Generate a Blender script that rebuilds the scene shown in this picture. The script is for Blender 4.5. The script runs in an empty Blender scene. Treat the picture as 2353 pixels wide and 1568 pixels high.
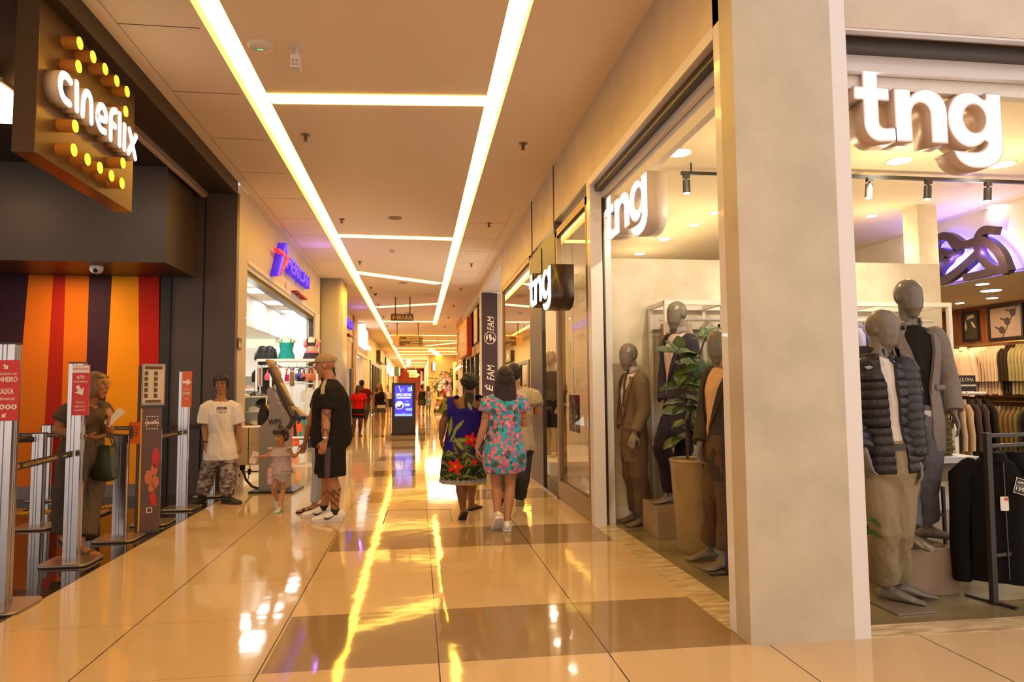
import bpy, bmesh, math, random
import numpy as np
from mathutils import Vector as V, Matrix, noise
random.seed(7)
PI=math.pi
S=bpy.context.scene
COL=S.collection
# ---------------------------------------------------------------- camera model (metres; camera foot at the origin, corridor along +Y)
F=1597.0;CX,CY=1176.5,784.0;YAW,PITCH,ROLL=0.13588,0.06918,-0.0084;CH=1.38
def _axes():
    cy,sy=math.cos(YAW),math.sin(YAW);cp,sp=math.cos(PITCH),math.sin(PITCH);cr,sr=math.cos(ROLL),math.sin(ROLL)
    r=V((cy,-sy,0));fw=V((sy,cy,0));z=V((0,0,1))
    f2=fw*cp+z*sp;u2=z*cp-fw*sp
    return r*cr+u2*sr,u2*cr-r*sr,f2
RT,UP,FW=_axes()
def ray(x,y): return FW+RT*((x-CX)/F)-UP*((y-CY)/F)
def at(x,y,Y):
    d=ray(x,y);return V((0,0,CH))+d*(Y/d.y)
def atX(x,y,X):
    d=ray(x,y);return V((0,0,CH))+d*(X/d.x)
def atZ(x,y,z=0.0):
    d=ray(x,y);return V((0,0,CH))+d*((z-CH)/d.z)
cam=bpy.data.cameras.new('camera');co=bpy.data.objects.new('camera',cam);COL.objects.link(co)
cam.sensor_width=36;cam.sensor_fit='HORIZONTAL';cam.lens=F/2353*36;cam.clip_start=.05;cam.clip_end=300
m=Matrix((RT,UP,-FW)).transposed().to_4x4();m.translation=V((0,0,CH));co.matrix_world=m
S.camera=co
S.view_settings.view_transform='Standard';S.view_settings.look='None';S.view_settings.gamma=1;S.view_settings.use_curve_mapping=False
S.view_settings.exposure=0
c=S.cycles;c.use_denoising=True
try: c.denoiser='OPENIMAGEDENOISE'
except Exception: pass
c.max_bounces=7;c.diffuse_bounces=3;c.glossy_bounces=3;c.transmission_bounces=3;c.transparent_max_bounces=10
c.caustics_reflective=False;c.caustics_refractive=False;c.sample_clamp_indirect=4;c.use_adaptive_sampling=True;c.adaptive_threshold=.02
# ---------------------------------------------------------------- materials
MATS={}
def _n(nt,t,**k):
    n=nt.nodes.new(t)
    for a,v in k.items(): setattr(n,a,v)
    return n
def srgb(h):
    if isinstance(h,str):
        h=h.lstrip('#');h=[int(h[i:i+2],16)/255 for i in (0,2,4)]
        return tuple(c/12.92 if c<=.04045 else ((c+.055)/1.055)**2.4 for c in h)
    return tuple(h)
def mat(name,col=(.5,.5,.5),rough=.5,metal=0.0,emit=None,es=0.0,attr=False,noise_amt=0.0,noise_scale=20,bump=0.0,bump_scale=60,coat=0.0,spec=.5,stretch=None,noise_col=None,alpha=None,sheen=0):
    if name in MATS: return MATS[name]
    m=bpy.data.materials.new(name);m.use_nodes=True;nt=m.node_tree;b=nt.nodes['Principled BSDF']
    col=srgb(col);b.inputs['Roughness'].default_value=rough;b.inputs['Metallic'].default_value=metal
    b.inputs['Specular IOR Level'].default_value=spec
    if coat: b.inputs['Coat Weight'].default_value=coat;b.inputs['Coat Roughness'].default_value=.05
    if sheen: b.inputs['Sheen Weight'].default_value=sheen
    b.inputs['Base Color'].default_value=(*col,1)
    src=None
    if attr:
        a=_n(nt,'ShaderNodeAttribute',attribute_name='Col');src=a.outputs['Color']
    vec=None
    if noise_amt or bump:
        tc=_n(nt,'ShaderNodeTexCoord');vec=tc.outputs['Object']
        if stretch:
            mp=_n(nt,'ShaderNodeMapping');mp.inputs['Scale'].default_value=stretch;nt.links.new(vec,mp.inputs[0]);vec=mp.outputs[0]
    if noise_amt:
        nz=_n(nt,'ShaderNodeTexNoise');nz.inputs['Scale'].default_value=noise_scale;nz.inputs['Detail'].default_value=5;nt.links.new(vec,nz.inputs['Vector'])
        mx=_n(nt,'ShaderNodeMix',data_type='RGBA')
        rp=_n(nt,'ShaderNodeMapRange');rp.inputs[1].default_value=.3;rp.inputs[2].default_value=.7;nt.links.new(nz.outputs['Fac'],rp.inputs[0])
        c2=srgb(noise_col) if noise_col else tuple(x*(1-noise_amt) for x in col)
        if src is not None:
            mx.blend_type='MULTIPLY';mx.inputs[0].default_value=1
            ml=_n(nt,'ShaderNodeMapRange');ml.inputs[3].default_value=1-noise_amt;ml.inputs[4].default_value=1+noise_amt*.4;nt.links.new(rp.outputs[0],ml.inputs[0])
            nt.links.new(src,mx.inputs[6]);nt.links.new(ml.outputs[0],mx.inputs[7])
        else:
            nt.links.new(rp.outputs[0],mx.inputs[0]);mx.inputs[6].default_value=(*col,1);mx.inputs[7].default_value=(*c2,1)
        src=mx.outputs[2]
    if src is not None: nt.links.new(src,b.inputs['Base Color'])
    if bump:
        nb=_n(nt,'ShaderNodeTexNoise');nb.inputs['Scale'].default_value=bump_scale;nb.inputs['Detail'].default_value=3;nt.links.new(vec,nb.inputs['Vector'])
        bp=_n(nt,'ShaderNodeBump');bp.inputs['Strength'].default_value=bump;bp.inputs['Distance'].default_value=.02;nt.links.new(nb.outputs['Fac'],bp.inputs['Height']);nt.links.new(bp.outputs[0],b.inputs['Normal'])
    if emit is not None:
        b.inputs['Emission Color'].default_value=(*srgb(emit),1);b.inputs['Emission Strength'].default_value=es
        if attr: nt.links.new(src,b.inputs['Emission Color'])
    MATS[name]=m;return m
def attr_emit(name,es): # screen / printed backlit graphics coloured by the Col attribute
    if name in MATS: return MATS[name]
    m=mat(name,attr=True,rough=.3,emit=(1,1,1),es=es);return m
def glass(name='shop_glass',tint=(1,1,1),ior=1.5):
    if name in MATS: return MATS[name]
    m=bpy.data.materials.new(name);m.use_nodes=True;nt=m.node_tree;nt.nodes.remove(nt.nodes['Principled BSDF'])
    o=nt.nodes['Material Output'];t=_n(nt,'ShaderNodeBsdfTransparent');g=_n(nt,'ShaderNodeBsdfGlossy');g.inputs['Roughness'].default_value=.0
    t.inputs[0].default_value=(*tint,1);f=_n(nt,'ShaderNodeFresnel');f.inputs[0].default_value=ior;x=_n(nt,'ShaderNodeMixShader')
    nt.links.new(f.outputs[0],x.inputs[0]);nt.links.new(t.outputs[0],x.inputs[1]);nt.links.new(g.outputs[0],x.inputs[2]);nt.links.new(x.outputs[0],o.inputs[0])
    MATS[name]=m;return m
def gl(name,col,s): return mat(name,(.05,.05,.05),rough=.6,emit=col,es=s)
# ---------------------------------------------------------------- objects
def tag(o,label=None,cat=None,group=None,kind=None):
    if label:o['label']=label
    if cat:o['category']=cat
    if group:o['group']=group
    if kind:o['kind']=kind
    return o
def thing(name,label,cat,loc=(0,0,0),group=None):
    o=bpy.data.objects.new(name,None);COL.objects.link(o);o.location=V(loc);o.empty_display_size=.1
    return tag(o,label,cat,group)
def wl(o):
    l=V((0,0,0))
    while o is not None: l=l+o.location;o=o.parent
    return l
def link_mesh(name,me,mt,parent=None,smooth=False,label=None):
    o=bpy.data.objects.new(name,me);COL.objects.link(o)
    for x in (mt if isinstance(mt,(list,tuple)) else [mt]): me.materials.append(x)
    if parent is not None:
        o.parent=parent;l=wl(parent);me.transform(Matrix.Translation(-l))
    if smooth:
        me.polygons.foreach_set('use_smooth',[True]*len(me.polygons))
    me.update()
    if label:o['label']=label
    return o
def obj(name,bm,mt,parent=None,smooth=False,label=None,recalc=True):
    if recalc and bm.faces: bmesh.ops.recalc_face_normals(bm,faces=bm.faces)
    me=bpy.data.meshes.new(name);bm.to_mesh(me);bm.free()
    o=link_mesh(name,me,mt,parent,False,label)
    if smooth: shade(o,smooth)
    return o
def shade(o,ang=True):
    me=o.data
    a=math.radians(40 if ang is True else ang)
    me.polygons.foreach_set('use_smooth',[True]*len(me.polygons))
    try: me.set_sharp_from_angle(angle=a)
    except Exception: pass
def top(name,bm,mt,label,cat,group=None,smooth=False,kind=None):
    bm.verts.ensure_lookup_table()
    n=len(bm.verts);cx=sum(v.co.x for v in bm.verts)/n;cy=sum(v.co.y for v in bm.verts)/n;z=min(v.co.z for v in bm.verts)
    bmesh.ops.translate(bm,verts=bm.verts,vec=(-cx,-cy,-z))
    o=obj(name,bm,mt,None,smooth);o.location=(cx,cy,z);return tag(o,label,cat,group,kind)
def struct(name,bm,mt,parent=None):
    o=obj(name,bm,mt,parent)
    if parent is None:o['kind']='structure'
    return o
def copy_tree(o,loc,label=None,group=None,parent=None):
    c=o.copy();COL.objects.link(c)
    if parent is None: c.location=V(loc)
    else: c.parent=parent
    if label:c['label']=label
    if group:c['group']=group
    for k in o.children: copy_tree(k,None,None,None,c)
    return c
# ---------------------------------------------------------------- mesh pieces
def B(): return bmesh.new()
def box(bm,a,b,mi=0,bev=0.0):
    x0,x1=sorted((a[0],b[0]));y0,y1=sorted((a[1],b[1]));z0,z1=sorted((a[2],b[2]))
    t=bmesh.new() if bev else bm
    vs=[t.verts.new(p) for p in ((x0,y0,z0),(x1,y0,z0),(x1,y1,z0),(x0,y1,z0),(x0,y0,z1),(x1,y0,z1),(x1,y1,z1),(x0,y1,z1))]
    for f in ((0,3,2,1),(4,5,6,7),(0,1,5,4),(1,2,6,5),(2,3,7,6),(3,0,4,7)):
        t.faces.new([vs[i] for i in f]).material_index=mi
    if bev:
        bmesh.ops.bevel(t,geom=t.edges[:],offset=bev,segments=2,profile=.6,affect='EDGES')
        for f in t.faces:f.material_index=mi
        merge(bm,t)
    return bm
def merge(bm,t,M=None):
    if M is not None: bmesh.ops.transform(t,matrix=M,verts=t.verts)
    mp={}
    for v in t.verts: mp[v]=bm.verts.new(v.co)
    for f in t.faces:
        try:
            g=bm.faces.new([mp[v] for v in f.verts]);g.material_index=f.material_index;g.smooth=f.smooth
        except ValueError: pass
    t.free()
def frame(P,Q,hint=V((0,0,1))):
    d=(V(Q)-V(P));L=d.length;d.normalize()
    if abs(d.dot(hint))>.98: hint=V((0,1,0))
    r=d.cross(hint).normalized();u=r.cross(d)
    return d,r,u,L
def bar(bm,P,Q,w,h=None,mi=0,hint=V((0,0,1))):
    h=w if h is None else h
    P=V(P);Q=V(Q);d,r,u,L=frame(P,Q,hint);vs=[]
    for c in (P,Q):
        for a,b in ((-1,-1),(1,-1),(1,1),(-1,1)): vs.append(bm.verts.new(c+r*(a*w/2)+u*(b*h/2)))
    for f in ((3,2,1,0),(4,5,6,7),(0,1,5,4),(1,2,6,5),(2,3,7,6),(3,0,4,7)): bm.faces.new([vs[i] for i in f]).material_index=mi
def cyl(bm,P,Q,r0,r1=None,n=16,mi=0,cap=True):
    r1=r0 if r1 is None else r1;P=V(P);Q=V(Q);d,r,u,L=frame(P,Q)
    A=[bm.verts.new(P+r*(r0*math.cos(2*PI*i/n))+u*(r0*math.sin(2*PI*i/n))) for i in range(n)]
    C=[bm.verts.new(Q+r*(r1*math.cos(2*PI*i/n))+u*(r1*math.sin(2*PI*i/n))) for i in range(n)]
    for i in range(n): bm.faces.new((A[i],A[(i+1)%n],C[(i+1)%n],C[i])).material_index=mi
    if cap:
        bm.faces.new(A[::-1]).material_index=mi;bm.faces.new(C).material_index=mi
def tube(bm,pts,r,n=8,mi=0):
    loft(bm,[V(p) for p in pts],[r]*len(pts) if not isinstance(r,(list,tuple)) else r,n=n,cap='flat',mi=mi)
def loft(bm,pts,rad,right=None,n=14,cap='round',mi=0,pw=1.0):
    """closed tube through pts; rad: scalar or (a,b); right: hint vector or list"""
    pts=[V(p) for p in pts];N=len(pts);rings=[]
    R=[(r if isinstance(r,(tuple,list)) else (r,r)) for r in rad]
    tang=[]
    for i in range(N):
        a=pts[max(i-1,0)];b=pts[min(i+1,N-1)];t=(b-a);tang.append(t.normalized() if t.length>1e-9 else V((0,0,1)))
    pr=None;seq=[]
    for i in range(N):
        t=tang[i]
        h=right[i] if isinstance(right,list) else right
        if h is None: h=pr if pr is not None else (V((1,0,0)) if abs(t.x)<.8 else V((0,1,0)))
        h=V(h);r=h-t*h.dot(t)
        if r.length<1e-6: r=t.orthogonal()
        r.normalize();pr=r;b=t.cross(r)
        seq.append((pts[i],r,b,R[i][0],R[i][1],t))
    if cap in('round','start'):
        p,r,b,a0,b0,t=seq[0];m=min(a0,b0);pre=[(p-t*m*k,r,b,a0*s,b0*s,t) for k,s in ((.92,.38),(.62,.78))]
        p,r,b,a0,b0,t=seq[-1];m=min(a0,b0);post=[(p+t*m*k,r,b,a0*s,b0*s,t) for k,s in ((.62,.78),(.92,.38))]
        seq=pre+seq+(post if cap=='round' else [])
    for p,r,b,a0,b0,t in seq:
        ring=[]
        for k in range(n):
            c,s=math.cos(2*PI*k/n),math.sin(2*PI*k/n)
            if pw!=1.0: c=math.copysign(abs(c)**pw,c);s=math.copysign(abs(s)**pw,s)
            ring.append(bm.verts.new(p+r*(a0*c)+b*(b0*s)))
        rings.append(ring)
    for A,C in zip(rings,rings[1:]):
        for k in range(n): bm.faces.new((A[k],A[(k+1)%n],C[(k+1)%n],C[k])).material_index=mi
    bm.faces.new(rings[0][::-1]).material_index=mi;bm.faces.new(rings[-1]).material_index=mi
    return rings
def ell(bm,c,rx,ry=None,rz=None,X=None,Y=None,Z=None,seg=16,rg=10,mi=0):
    ry=rx if ry is None else ry;rz=rx if rz is None else rz
    X=V(X) if X is not None else V((1,0,0));Y=V(Y) if Y is not None else V((0,1,0));Z=V(Z) if Z is not None else V((0,0,1))
    c=V(c);top_=bm.verts.new(c+Z*rz);bot=bm.verts.new(c-Z*rz);rows=[]
    for j in range(1,rg):
        a=PI*j/rg;row=[bm.verts.new(c+X*(rx*math.sin(a)*math.cos(2*PI*i/seg))+Y*(ry*math.sin(a)*math.sin(2*PI*i/seg))+Z*(rz*math.cos(a))) for i in range(seg)];rows.append(row)
    fs=[]
    for i in range(seg):
        k=(i+1)%seg
        fs.append(bm.faces.new((top_,rows[0][i],rows[0][k])));fs.append(bm.faces.new((bot,rows[-1][k],rows[-1][i])))
        for A,C in zip(rows,rows[1:]): fs.append(bm.faces.new((A[i],C[i],C[k],A[k])))
    for f in fs:f.material_index=mi
def lathe(bm,prof,c,n=28,mi=0):
    c=V(c);rings=[[bm.verts.new(c+V((r*math.cos(2*PI*i/n),r*math.sin(2*PI*i/n),z))) for i in range(n)] for r,z in prof]
    for A,C in zip(rings,rings[1:]):
        for k in range(n): bm.faces.new((A[k],A[(k+1)%n],C[(k+1)%n],C[k])).material_index=mi
    bm.faces.new(rings[0][::-1]).material_index=mi;bm.faces.new(rings[-1]).material_index=mi
def quad(bm,p,mi=0):
    f=bm.faces.new([bm.verts.new(V(q)) for q in p]);f.material_index=mi;return f
def MTX(o,x,y,z=None):
    x=V(x).normalized();y=V(y);y=(y-x*y.dot(x)).normalized();z=x.cross(y)
    M=Matrix((x,y,z)).transposed().to_4x4();M.translation=V(o);return M
# 2-D outlines -> solid plates ( front material 0, side material 1 )
def plate(loops,depth,bm=None,M=None,front=0,side=1,off=0.0):
    cu=bpy.data.curves.new('t','CURVE');cu.dimensions='2D';cu.fill_mode='BOTH';cu.extrude=depth/2;cu.offset=off
    for L in loops:
        s=cu.splines.new('POLY');s.points.add(len(L)-1)
        for p,q in zip(s.points,L): p.co=(q[0],q[1],0,1)
        s.use_cyclic_u=True
    return _cu(cu,depth,bm,M,front,side)
def _cu(cu,depth,bm,M,front,side):
    o=bpy.data.objects.new('t',cu);me=bpy.data.meshes.new_from_object(o)
    t=bmesh.new();t.from_mesh(me);bpy.data.objects.remove(o);bpy.data.curves.remove(cu);bpy.data.meshes.remove(me)
    bmesh.ops.remove_doubles(t,verts=t.verts,dist=1e-5);bmesh.ops.translate(t,verts=t.verts,vec=(0,0,depth/2))
    t.normal_update()
    for f in t.faces:
        zc=sum(v.co.z for v in f.verts)/len(f.verts)
        f.material_index=front if zc>depth*.98 else side
    bm=bm if bm is not None else bmesh.new();merge(bm,t,M);return bm
def text(s,size,depth=.002,bm=None,M=None,front=0,side=0,off=0.0,align='CENTER',sx=1.0,fit=None,sp=1.0,shear=0):
    cu=bpy.data.curves.new('t','FONT');cu.body=s;cu.size=size;cu.extrude=depth/2;cu.offset=off;cu.align_x=align;cu.align_y='CENTER';cu.resolution_u=3;cu.space_character=sp;cu.shear=shear
    o=bpy.data.objects.new('t',cu)
    if fit:
        me=bpy.data.meshes.new_from_object(o);xs=[v.co.x for v in me.vertices];w=max(xs)-min(xs);sx=fit/w if w>0 else 1;bpy.data.meshes.remove(me)
    bpy.data.objects.remove(o)
    M2=(M if M is not None else Matrix.Identity(4))@Matrix.Diagonal((sx,1,1,1))
    return _cu(cu,depth,bm,M2,front,side)
def arc(cx,cy,rx,ry,a0,a1,n=12): return [(cx+rx*math.cos(math.radians(a0+(a1-a0)*i/n)),cy+ry*math.sin(math.radians(a0+(a1-a0)*i/n))) for i in range(n+1)]
def rrect(x0,y0,x1,y1,r,n=5): return arc(x1-r,y1-r,r,r,0,90,n)+arc(x0+r,y1-r,r,r,90,180,n)+arc(x0+r,y0+r,r,r,180,270,n)+arc(x1-r,y0+r,r,r,270,360,n)
def stroke_plate(lines,w,depth,bm=None,M=None,front=0,side=1,closed=False):
    """rounded strokes; every polyline becomes capsule outlines"""
    for L in lines:
        out=_stroke(L,w)
        bm=plate([out],depth,bm,M,front,side)
    return bm
def _stroke(L,w):
    r=w/2;n=len(L);le=[];ri=[]
    for i in range(n):
        a=V(L[max(i-1,0)]).to_2d();b=V(L[min(i+1,n-1)]).to_2d();t=(b-a).normalized();nn=V((-t.y,t.x)).to_2d();p=V(L[i]).to_2d()
        le.append(p+nn*r);ri.append(p-nn*r)
    def capp(p,t):
        a=math.atan2(t.y,t.x);return [(p.x+r*math.cos(a+PI/2-PI*k/6),p.y+r*math.sin(a+PI/2-PI*k/6)) for k in range(1,6)]
    e=V(L[-1]).to_2d();s=V(L[0]).to_2d()
    return [tuple(q) for q in le]+capp(e,(e-V(L[-2]).to_2d()).normalized())+[tuple(q) for q in reversed(ri)]+capp(s,(s-V(L[1]).to_2d()).normalized())
def setcol(o,fn):
    """albedo attribute from a function of the vertex position (object space + root offset = world)"""
    me=o.data;l=wl(o);n=len(me.vertices);co=np.empty(n*3,np.float32);me.vertices.foreach_get('co',co);co=co.reshape(-1,3)+np.array(l)
    nr=np.empty(n*3,np.float32);me.vertices.foreach_get('normal',nr);nr=nr.reshape(-1,3)
    cl=np.ones((n,4),np.float32);cl[:,:3]=fn(co,nr)
    a=me.color_attributes.new('Col','FLOAT_COLOR','POINT');a.data.foreach_set('color',cl.ravel())
def vn(co,sc,seed=0):
    p=np.asarray(co,np.float64)*sc+seed*17.3;i=np.floor(p).astype(np.int64);f=p-i;f=f*f*(3-2*f)
    def h(a):
        n=(a[:,0]*374761393+a[:,1]*668265263+a[:,2]*2147483647+seed*1274126177)&0xffffffff
        n=((n^(n>>13))*1274126177)&0xffffffff;return ((n^(n>>16))&0xffff)/65535.0
    r=0
    for dx in (0,1):
        for dy in (0,1):
            for dz in (0,1):
                w=(f[:,0] if dx else 1-f[:,0])*(f[:,1] if dy else 1-f[:,1])*(f[:,2] if dz else 1-f[:,2]);r=r+w*h(i+np.array([dx,dy,dz]))
    return r
def remesh(bm,voxel,smooth=2,name='m'):
    bmesh.ops.recalc_face_normals(bm,faces=bm.faces)
    me=bpy.data.meshes.new(name);bm.to_mesh(me);bm.free()
    o=bpy.data.objects.new('t',me);COL.objects.link(o)
    md=o.modifiers.new('r','REMESH');md.mode='VOXEL';md.voxel_size=voxel
    if smooth:
        sm=o.modifiers.new('s','SMOOTH');sm.factor=.5;sm.iterations=smooth
    dg=bpy.context.evaluated_depsgraph_get();e=o.evaluated_get(dg);out=bpy.data.meshes.new_from_object(e)
    bpy.data.objects.remove(o);bpy.data.meshes.remove(me);return out
def solid(name,bm,voxel,mt,parent,smooth=2,col=None,label=None):
    me=remesh(bm,voxel,smooth,name)
    ms=mt if not isinstance(mt,(list,tuple)) else mt[0]
    if ms.name=='woven_cloth' and voxel<.0095:
        n=len(me.vertices);co=np.empty(n*3,np.float32);me.vertices.foreach_get('co',co);co=co.reshape(-1,3);nr=np.empty(n*3,np.float32);me.vertices.foreach_get('normal',nr);nr=nr.reshape(-1,3)
        tw=co*np.array([1,1,.38])+np.stack([co[:,2]*.25,co[:,2]*.1,co[:,0]*.2],1)
        d=(np.abs(vn(tw,17,7)-.5)*-.020+(vn(tw,31,8)-.5)*.006+.009)
        co=co+nr*d[:,None].astype(np.float32);me.vertices.foreach_set('co',co.ravel());me.update()
    o=link_mesh(name,me,mt,parent,True,label)
    if col is not None: setcol(o,col)
    return o
def lerp(a,b,t): return a+(b-a)*t
# ================================================================ SHELL
ZC=4.31;XL=-2.49;XR=1.77
def floor_mat(name,light,dark,jx,jy,sx,sy,brown=True,rough=.06):
    m=bpy.data.materials.new(name);m.use_nodes=True;nt=m.node_tree;b=nt.nodes['Principled BSDF'];L=nt.links.new
    g=_n(nt,'ShaderNodeNewGeometry');sp=_n(nt,'ShaderNodeSeparateXYZ');L(g.outputs['Position'],sp.inputs[0])
    def mth(op,a,bv=None,c=None):
        n=_n(nt,'ShaderNodeMath',operation=op)
        for i,x in enumerate((a,bv,c)):
            if x is None: continue
            if isinstance(x,(int,float)): n.inputs[i].default_value=x
            else: L(x,n.inputs[i])
        return n.outputs[0]
    u=mth('DIVIDE',mth('SUBTRACT',sp.outputs[0],jx),sx);v=mth('DIVIDE',mth('SUBTRACT',sp.outputs[1],jy),sy)
    fu=mth('FRACT',u);fv=mth('FRACT',v);iu=mth('FLOOR',u);iv=mth('FLOOR',v)
    ju=mth('LESS_THAN',mth('MULTIPLY',mth('MINIMUM',fu,mth('SUBTRACT',1,fu)),sx),.0035);jv=mth('LESS_THAN',mth('MULTIPLY',mth('MINIMUM',fv,mth('SUBTRACT',1,fv)),sy),.002)
    cb=_n(nt,'ShaderNodeCombineXYZ');L(iu,cb.inputs[0]);L(iv,cb.inputs[1]);wn=_n(nt,'ShaderNodeTexWhiteNoise');L(cb.outputs[0],wn.inputs['Vector'])
    n1=_n(nt,'ShaderNodeTexNoise');n1.inputs['Scale'].default_value=90;n1.inputs['Detail'].default_value=4;L(g.outputs['Position'],n1.inputs['Vector'])
    mx=_n(nt,'ShaderNodeMix',data_type='RGBA');mx.inputs[6].default_value=(*srgb(light),1);mx.inputs[7].default_value=(*srgb(dark),1)
    if brown:
        k=mth('FLOORED_MODULO',iv,3) if False else mth('SUBTRACT',iv,mth('MULTIPLY',mth('FLOOR',mth('DIVIDE',iv,3)),3))
        br=mth('MULTIPLY',mth('LESS_THAN',k,.5),mth('MULTIPLY',mth('GREATER_THAN',sp.outputs[0],-.757),mth('LESS_THAN',sp.outputs[0],1.78)));br=mth('MULTIPLY',br,mth('GREATER_THAN',sp.outputs[1],3.5));L(br,mx.inputs[0])
    else: mx.inputs[0].default_value=0
    m2=_n(nt,'ShaderNodeMix',data_type='RGBA',blend_type='MULTIPLY');m2.inputs[0].default_value=1;L(mx.outputs[2],m2.inputs[6])
    vr=mth('ADD',.93,mth('MULTIPLY',wn.outputs['Value'],.07));vr=mth('ADD',vr,mth('MULTIPLY',mth('SUBTRACT',n1.outputs['Fac'],.5),.16));cv=_n(nt,'ShaderNodeCombineColor');[L(vr,cv.inputs[i]) for i in range(3)];L(cv.outputs[0],m2.inputs[7])
    m3=_n(nt,'ShaderNodeMix',data_type='RGBA');m3.inputs[7].default_value=(.05,.03,.015,1);L(m2.outputs[2],m3.inputs[6]);L(mth('MAXIMUM',ju,mth('MULTIPLY',jv,.55)),m3.inputs[0]);L(m3.outputs[2],b.inputs['Base Color'])
    b.inputs['Roughness'].default_value=rough;b.inputs['IOR'].default_value=1.46;b.inputs['Specular IOR Level'].default_value=.32
    # gently uneven polish and a small tilt per slab
    wv=_n(nt,'ShaderNodeTexNoise');wv.inputs['Scale'].default_value=3.2;wv.inputs['Detail'].default_value=2;L(g.outputs['Position'],wv.inputs['Vector'])
    hh=mth('ADD',mth('MULTIPLY',wv.outputs['Fac'],.0015),mth('MULTIPLY',mth('MULTIPLY',fv,mth('SUBTRACT',wn.outputs['Value'],.5)),.0018))
    bp=_n(nt,'ShaderNodeBump');bp.inputs['Strength'].default_value=1;bp.inputs['Distance'].default_value=1;L(hh,bp.inputs['Height']);L(bp.outputs[0],b.inputs['Normal'])
    MATS[name]=m;return m
FL=floor_mat('polished_tile',(.60,.44,.265),(.295,.20,.11),.11,3.64,.882,.862)
CF=floor_mat('dark_tile',(.022,.017,.015),(.1,.05,.02),-2.5,3.64,.882,.862,False,.05)
AF=floor_mat('shop_tile',(.8,.74,.62),(.5,.4,.3),.11,3.64,.882,.862,False,.06)
SF=mat('polished_concrete',(.235,.185,.095),rough=.22,noise_amt=.35,noise_scale=2.5)
MARB=mat('cream_marble',(.72,.60,.40),rough=.18,noise_amt=.45,noise_scale=5,noise_col=(.36,.25,.13),stretch=(1,4,1))
def ceil_mat():
    m=bpy.data.materials.new('ceiling_board');m.use_nodes=True;nt=m.node_tree;b=nt.nodes['Principled BSDF'];L=nt.links.new
    g=_n(nt,'ShaderNodeNewGeometry');sp=_n(nt,'ShaderNodeSeparateXYZ');L(g.outputs['Position'],sp.inputs[0])
    def mth(op,a,bv=None):
        n=_n(nt,'ShaderNodeMath',operation=op)
        for i,x in enumerate((a,bv)):
            if x is None: continue
            if isinstance(x,(int,float)): n.inputs[i].default_value=x
            else: L(x,n.inputs[i])
        return n.outputs[0]
    x,y=sp.outputs[0],sp.outputs[1]
    f=mth('FRACT',mth('DIVIDE',mth('SUBTRACT',y,5.705),1.27));j=mth('LESS_THAN',f,.011)
    zl=mth('MULTIPLY',mth('LESS_THAN',x,-1.74),mth('GREATER_THAN',x,-2.37));zr=mth('MULTIPLY',mth('MULTIPLY',mth('GREATER_THAN',x,.93),mth('LESS_THAN',x,1.55)),mth('GREATER_THAN',y,11.0))
    jl=mth('MULTIPLY',mth('LESS_THAN',x,-2.362),mth('GREATER_THAN',x,-2.372));jr=mth('MULTIPLY',mth('MULTIPLY',mth('LESS_THAN',x,1.558),mth('GREATER_THAN',x,1.55)),mth('GREATER_THAN',y,11.0))
    t=mth('MAXIMUM',mth('MULTIPLY',j,mth('MAXIMUM',zl,zr)),mth('MULTIPLY',mth('MAXIMUM',jl,jr),.6))
    mx=_n(nt,'ShaderNodeMix',data_type='RGBA');mx.inputs[6].default_value=(.90,.74,.56,1);mx.inputs[7].default_value=(.12,.07,.04,1);L(t,mx.inputs[0]);L(mx.outputs[2],b.inputs['Base Color']);b.inputs['Roughness'].default_value=.8
    MATS['ceiling_board']=m;return m
CM=ceil_mat()
WHITE=mat('white_paint',(.80,.77,.72),rough=.55)
CREAM=mat('cream_paint',(.66,.57,.45),rough=.55,noise_amt=.06,noise_scale=3)
PLAS=mat('burnished_plaster',(.62,.52,.40),rough=.42,noise_amt=.22,noise_scale=2.2,bump=.12,bump_scale=6)
PLAS2=mat('pillar_plaster',(.55,.49,.38),rough=.4,noise_amt=.18,noise_scale=3.0,bump=.25,bump_scale=9)
DARK=mat('dark_brown_panel',(.055,.036,.024),rough=.42)
DARK2=mat('deep_brown_soffit',(.040,.024,.014),rough=.5)
BLK=mat('black_gap',(.006,.005,.005),rough=.5)
ALU=mat('white_aluminium',(.72,.69,.69),rough=.32,metal=.0,coat=.3)
BRZ=mat('bronze_aluminium',(.30,.20,.11),rough=.35,metal=.6)
DFR=mat('dark_frame',(.035,.025,.018),rough=.35)
GLS=glass()
def B_(a,b,bm=None,mi=0,bev=0.0): return box(bm if bm is not None else B(),a,b,mi,bev)
YE=97.0
# floor
f=B()
for (x0,y0,x1,y1) in ((XL,-7,XR,31),(XR,-7,14,3.615),(XL,31,9,YE)): quad(f,((x0,y0,0),(x1,y0,0),(x1,y1,0),(x0,y1,0)))
struct('floor',f,FL)
f=B();quad(f,((-14,-7,0),(XL,-7,0),(XL,10,0),(-14,10,0)));box(f,(XL-.012,-7,0),(XL,10,.004),0);struct('floor_cinema',f,CF)
f=B();quad(f,((-9,10,0),(XL,10,0),(XL,18.4,0),(-9,18.4,0)));struct('floor_shoe_shop',f,AF)
f=B();quad(f,((XR+.22,3.8,0),(12,3.8,0),(12,14.4,0),(XR+.22,14.4,0)));struct('floor_fashion_shop',f,SF)
f=B();box(f,(XR,3.78,-.01),(XR+.22,7.1,.003));box(f,(2.465,3.70,-.01),(12,3.80,.003));box(f,(2.465,3.615,-.01),(12,3.695,.003));struct('trim_1',f,MARB)
f=B();box(f,(XR-.02,8.7,-.01),(XR+.25,10.75,.02));struct('trim_2',f,mat('black_granite',(.03,.025,.02),rough=.12))
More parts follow.
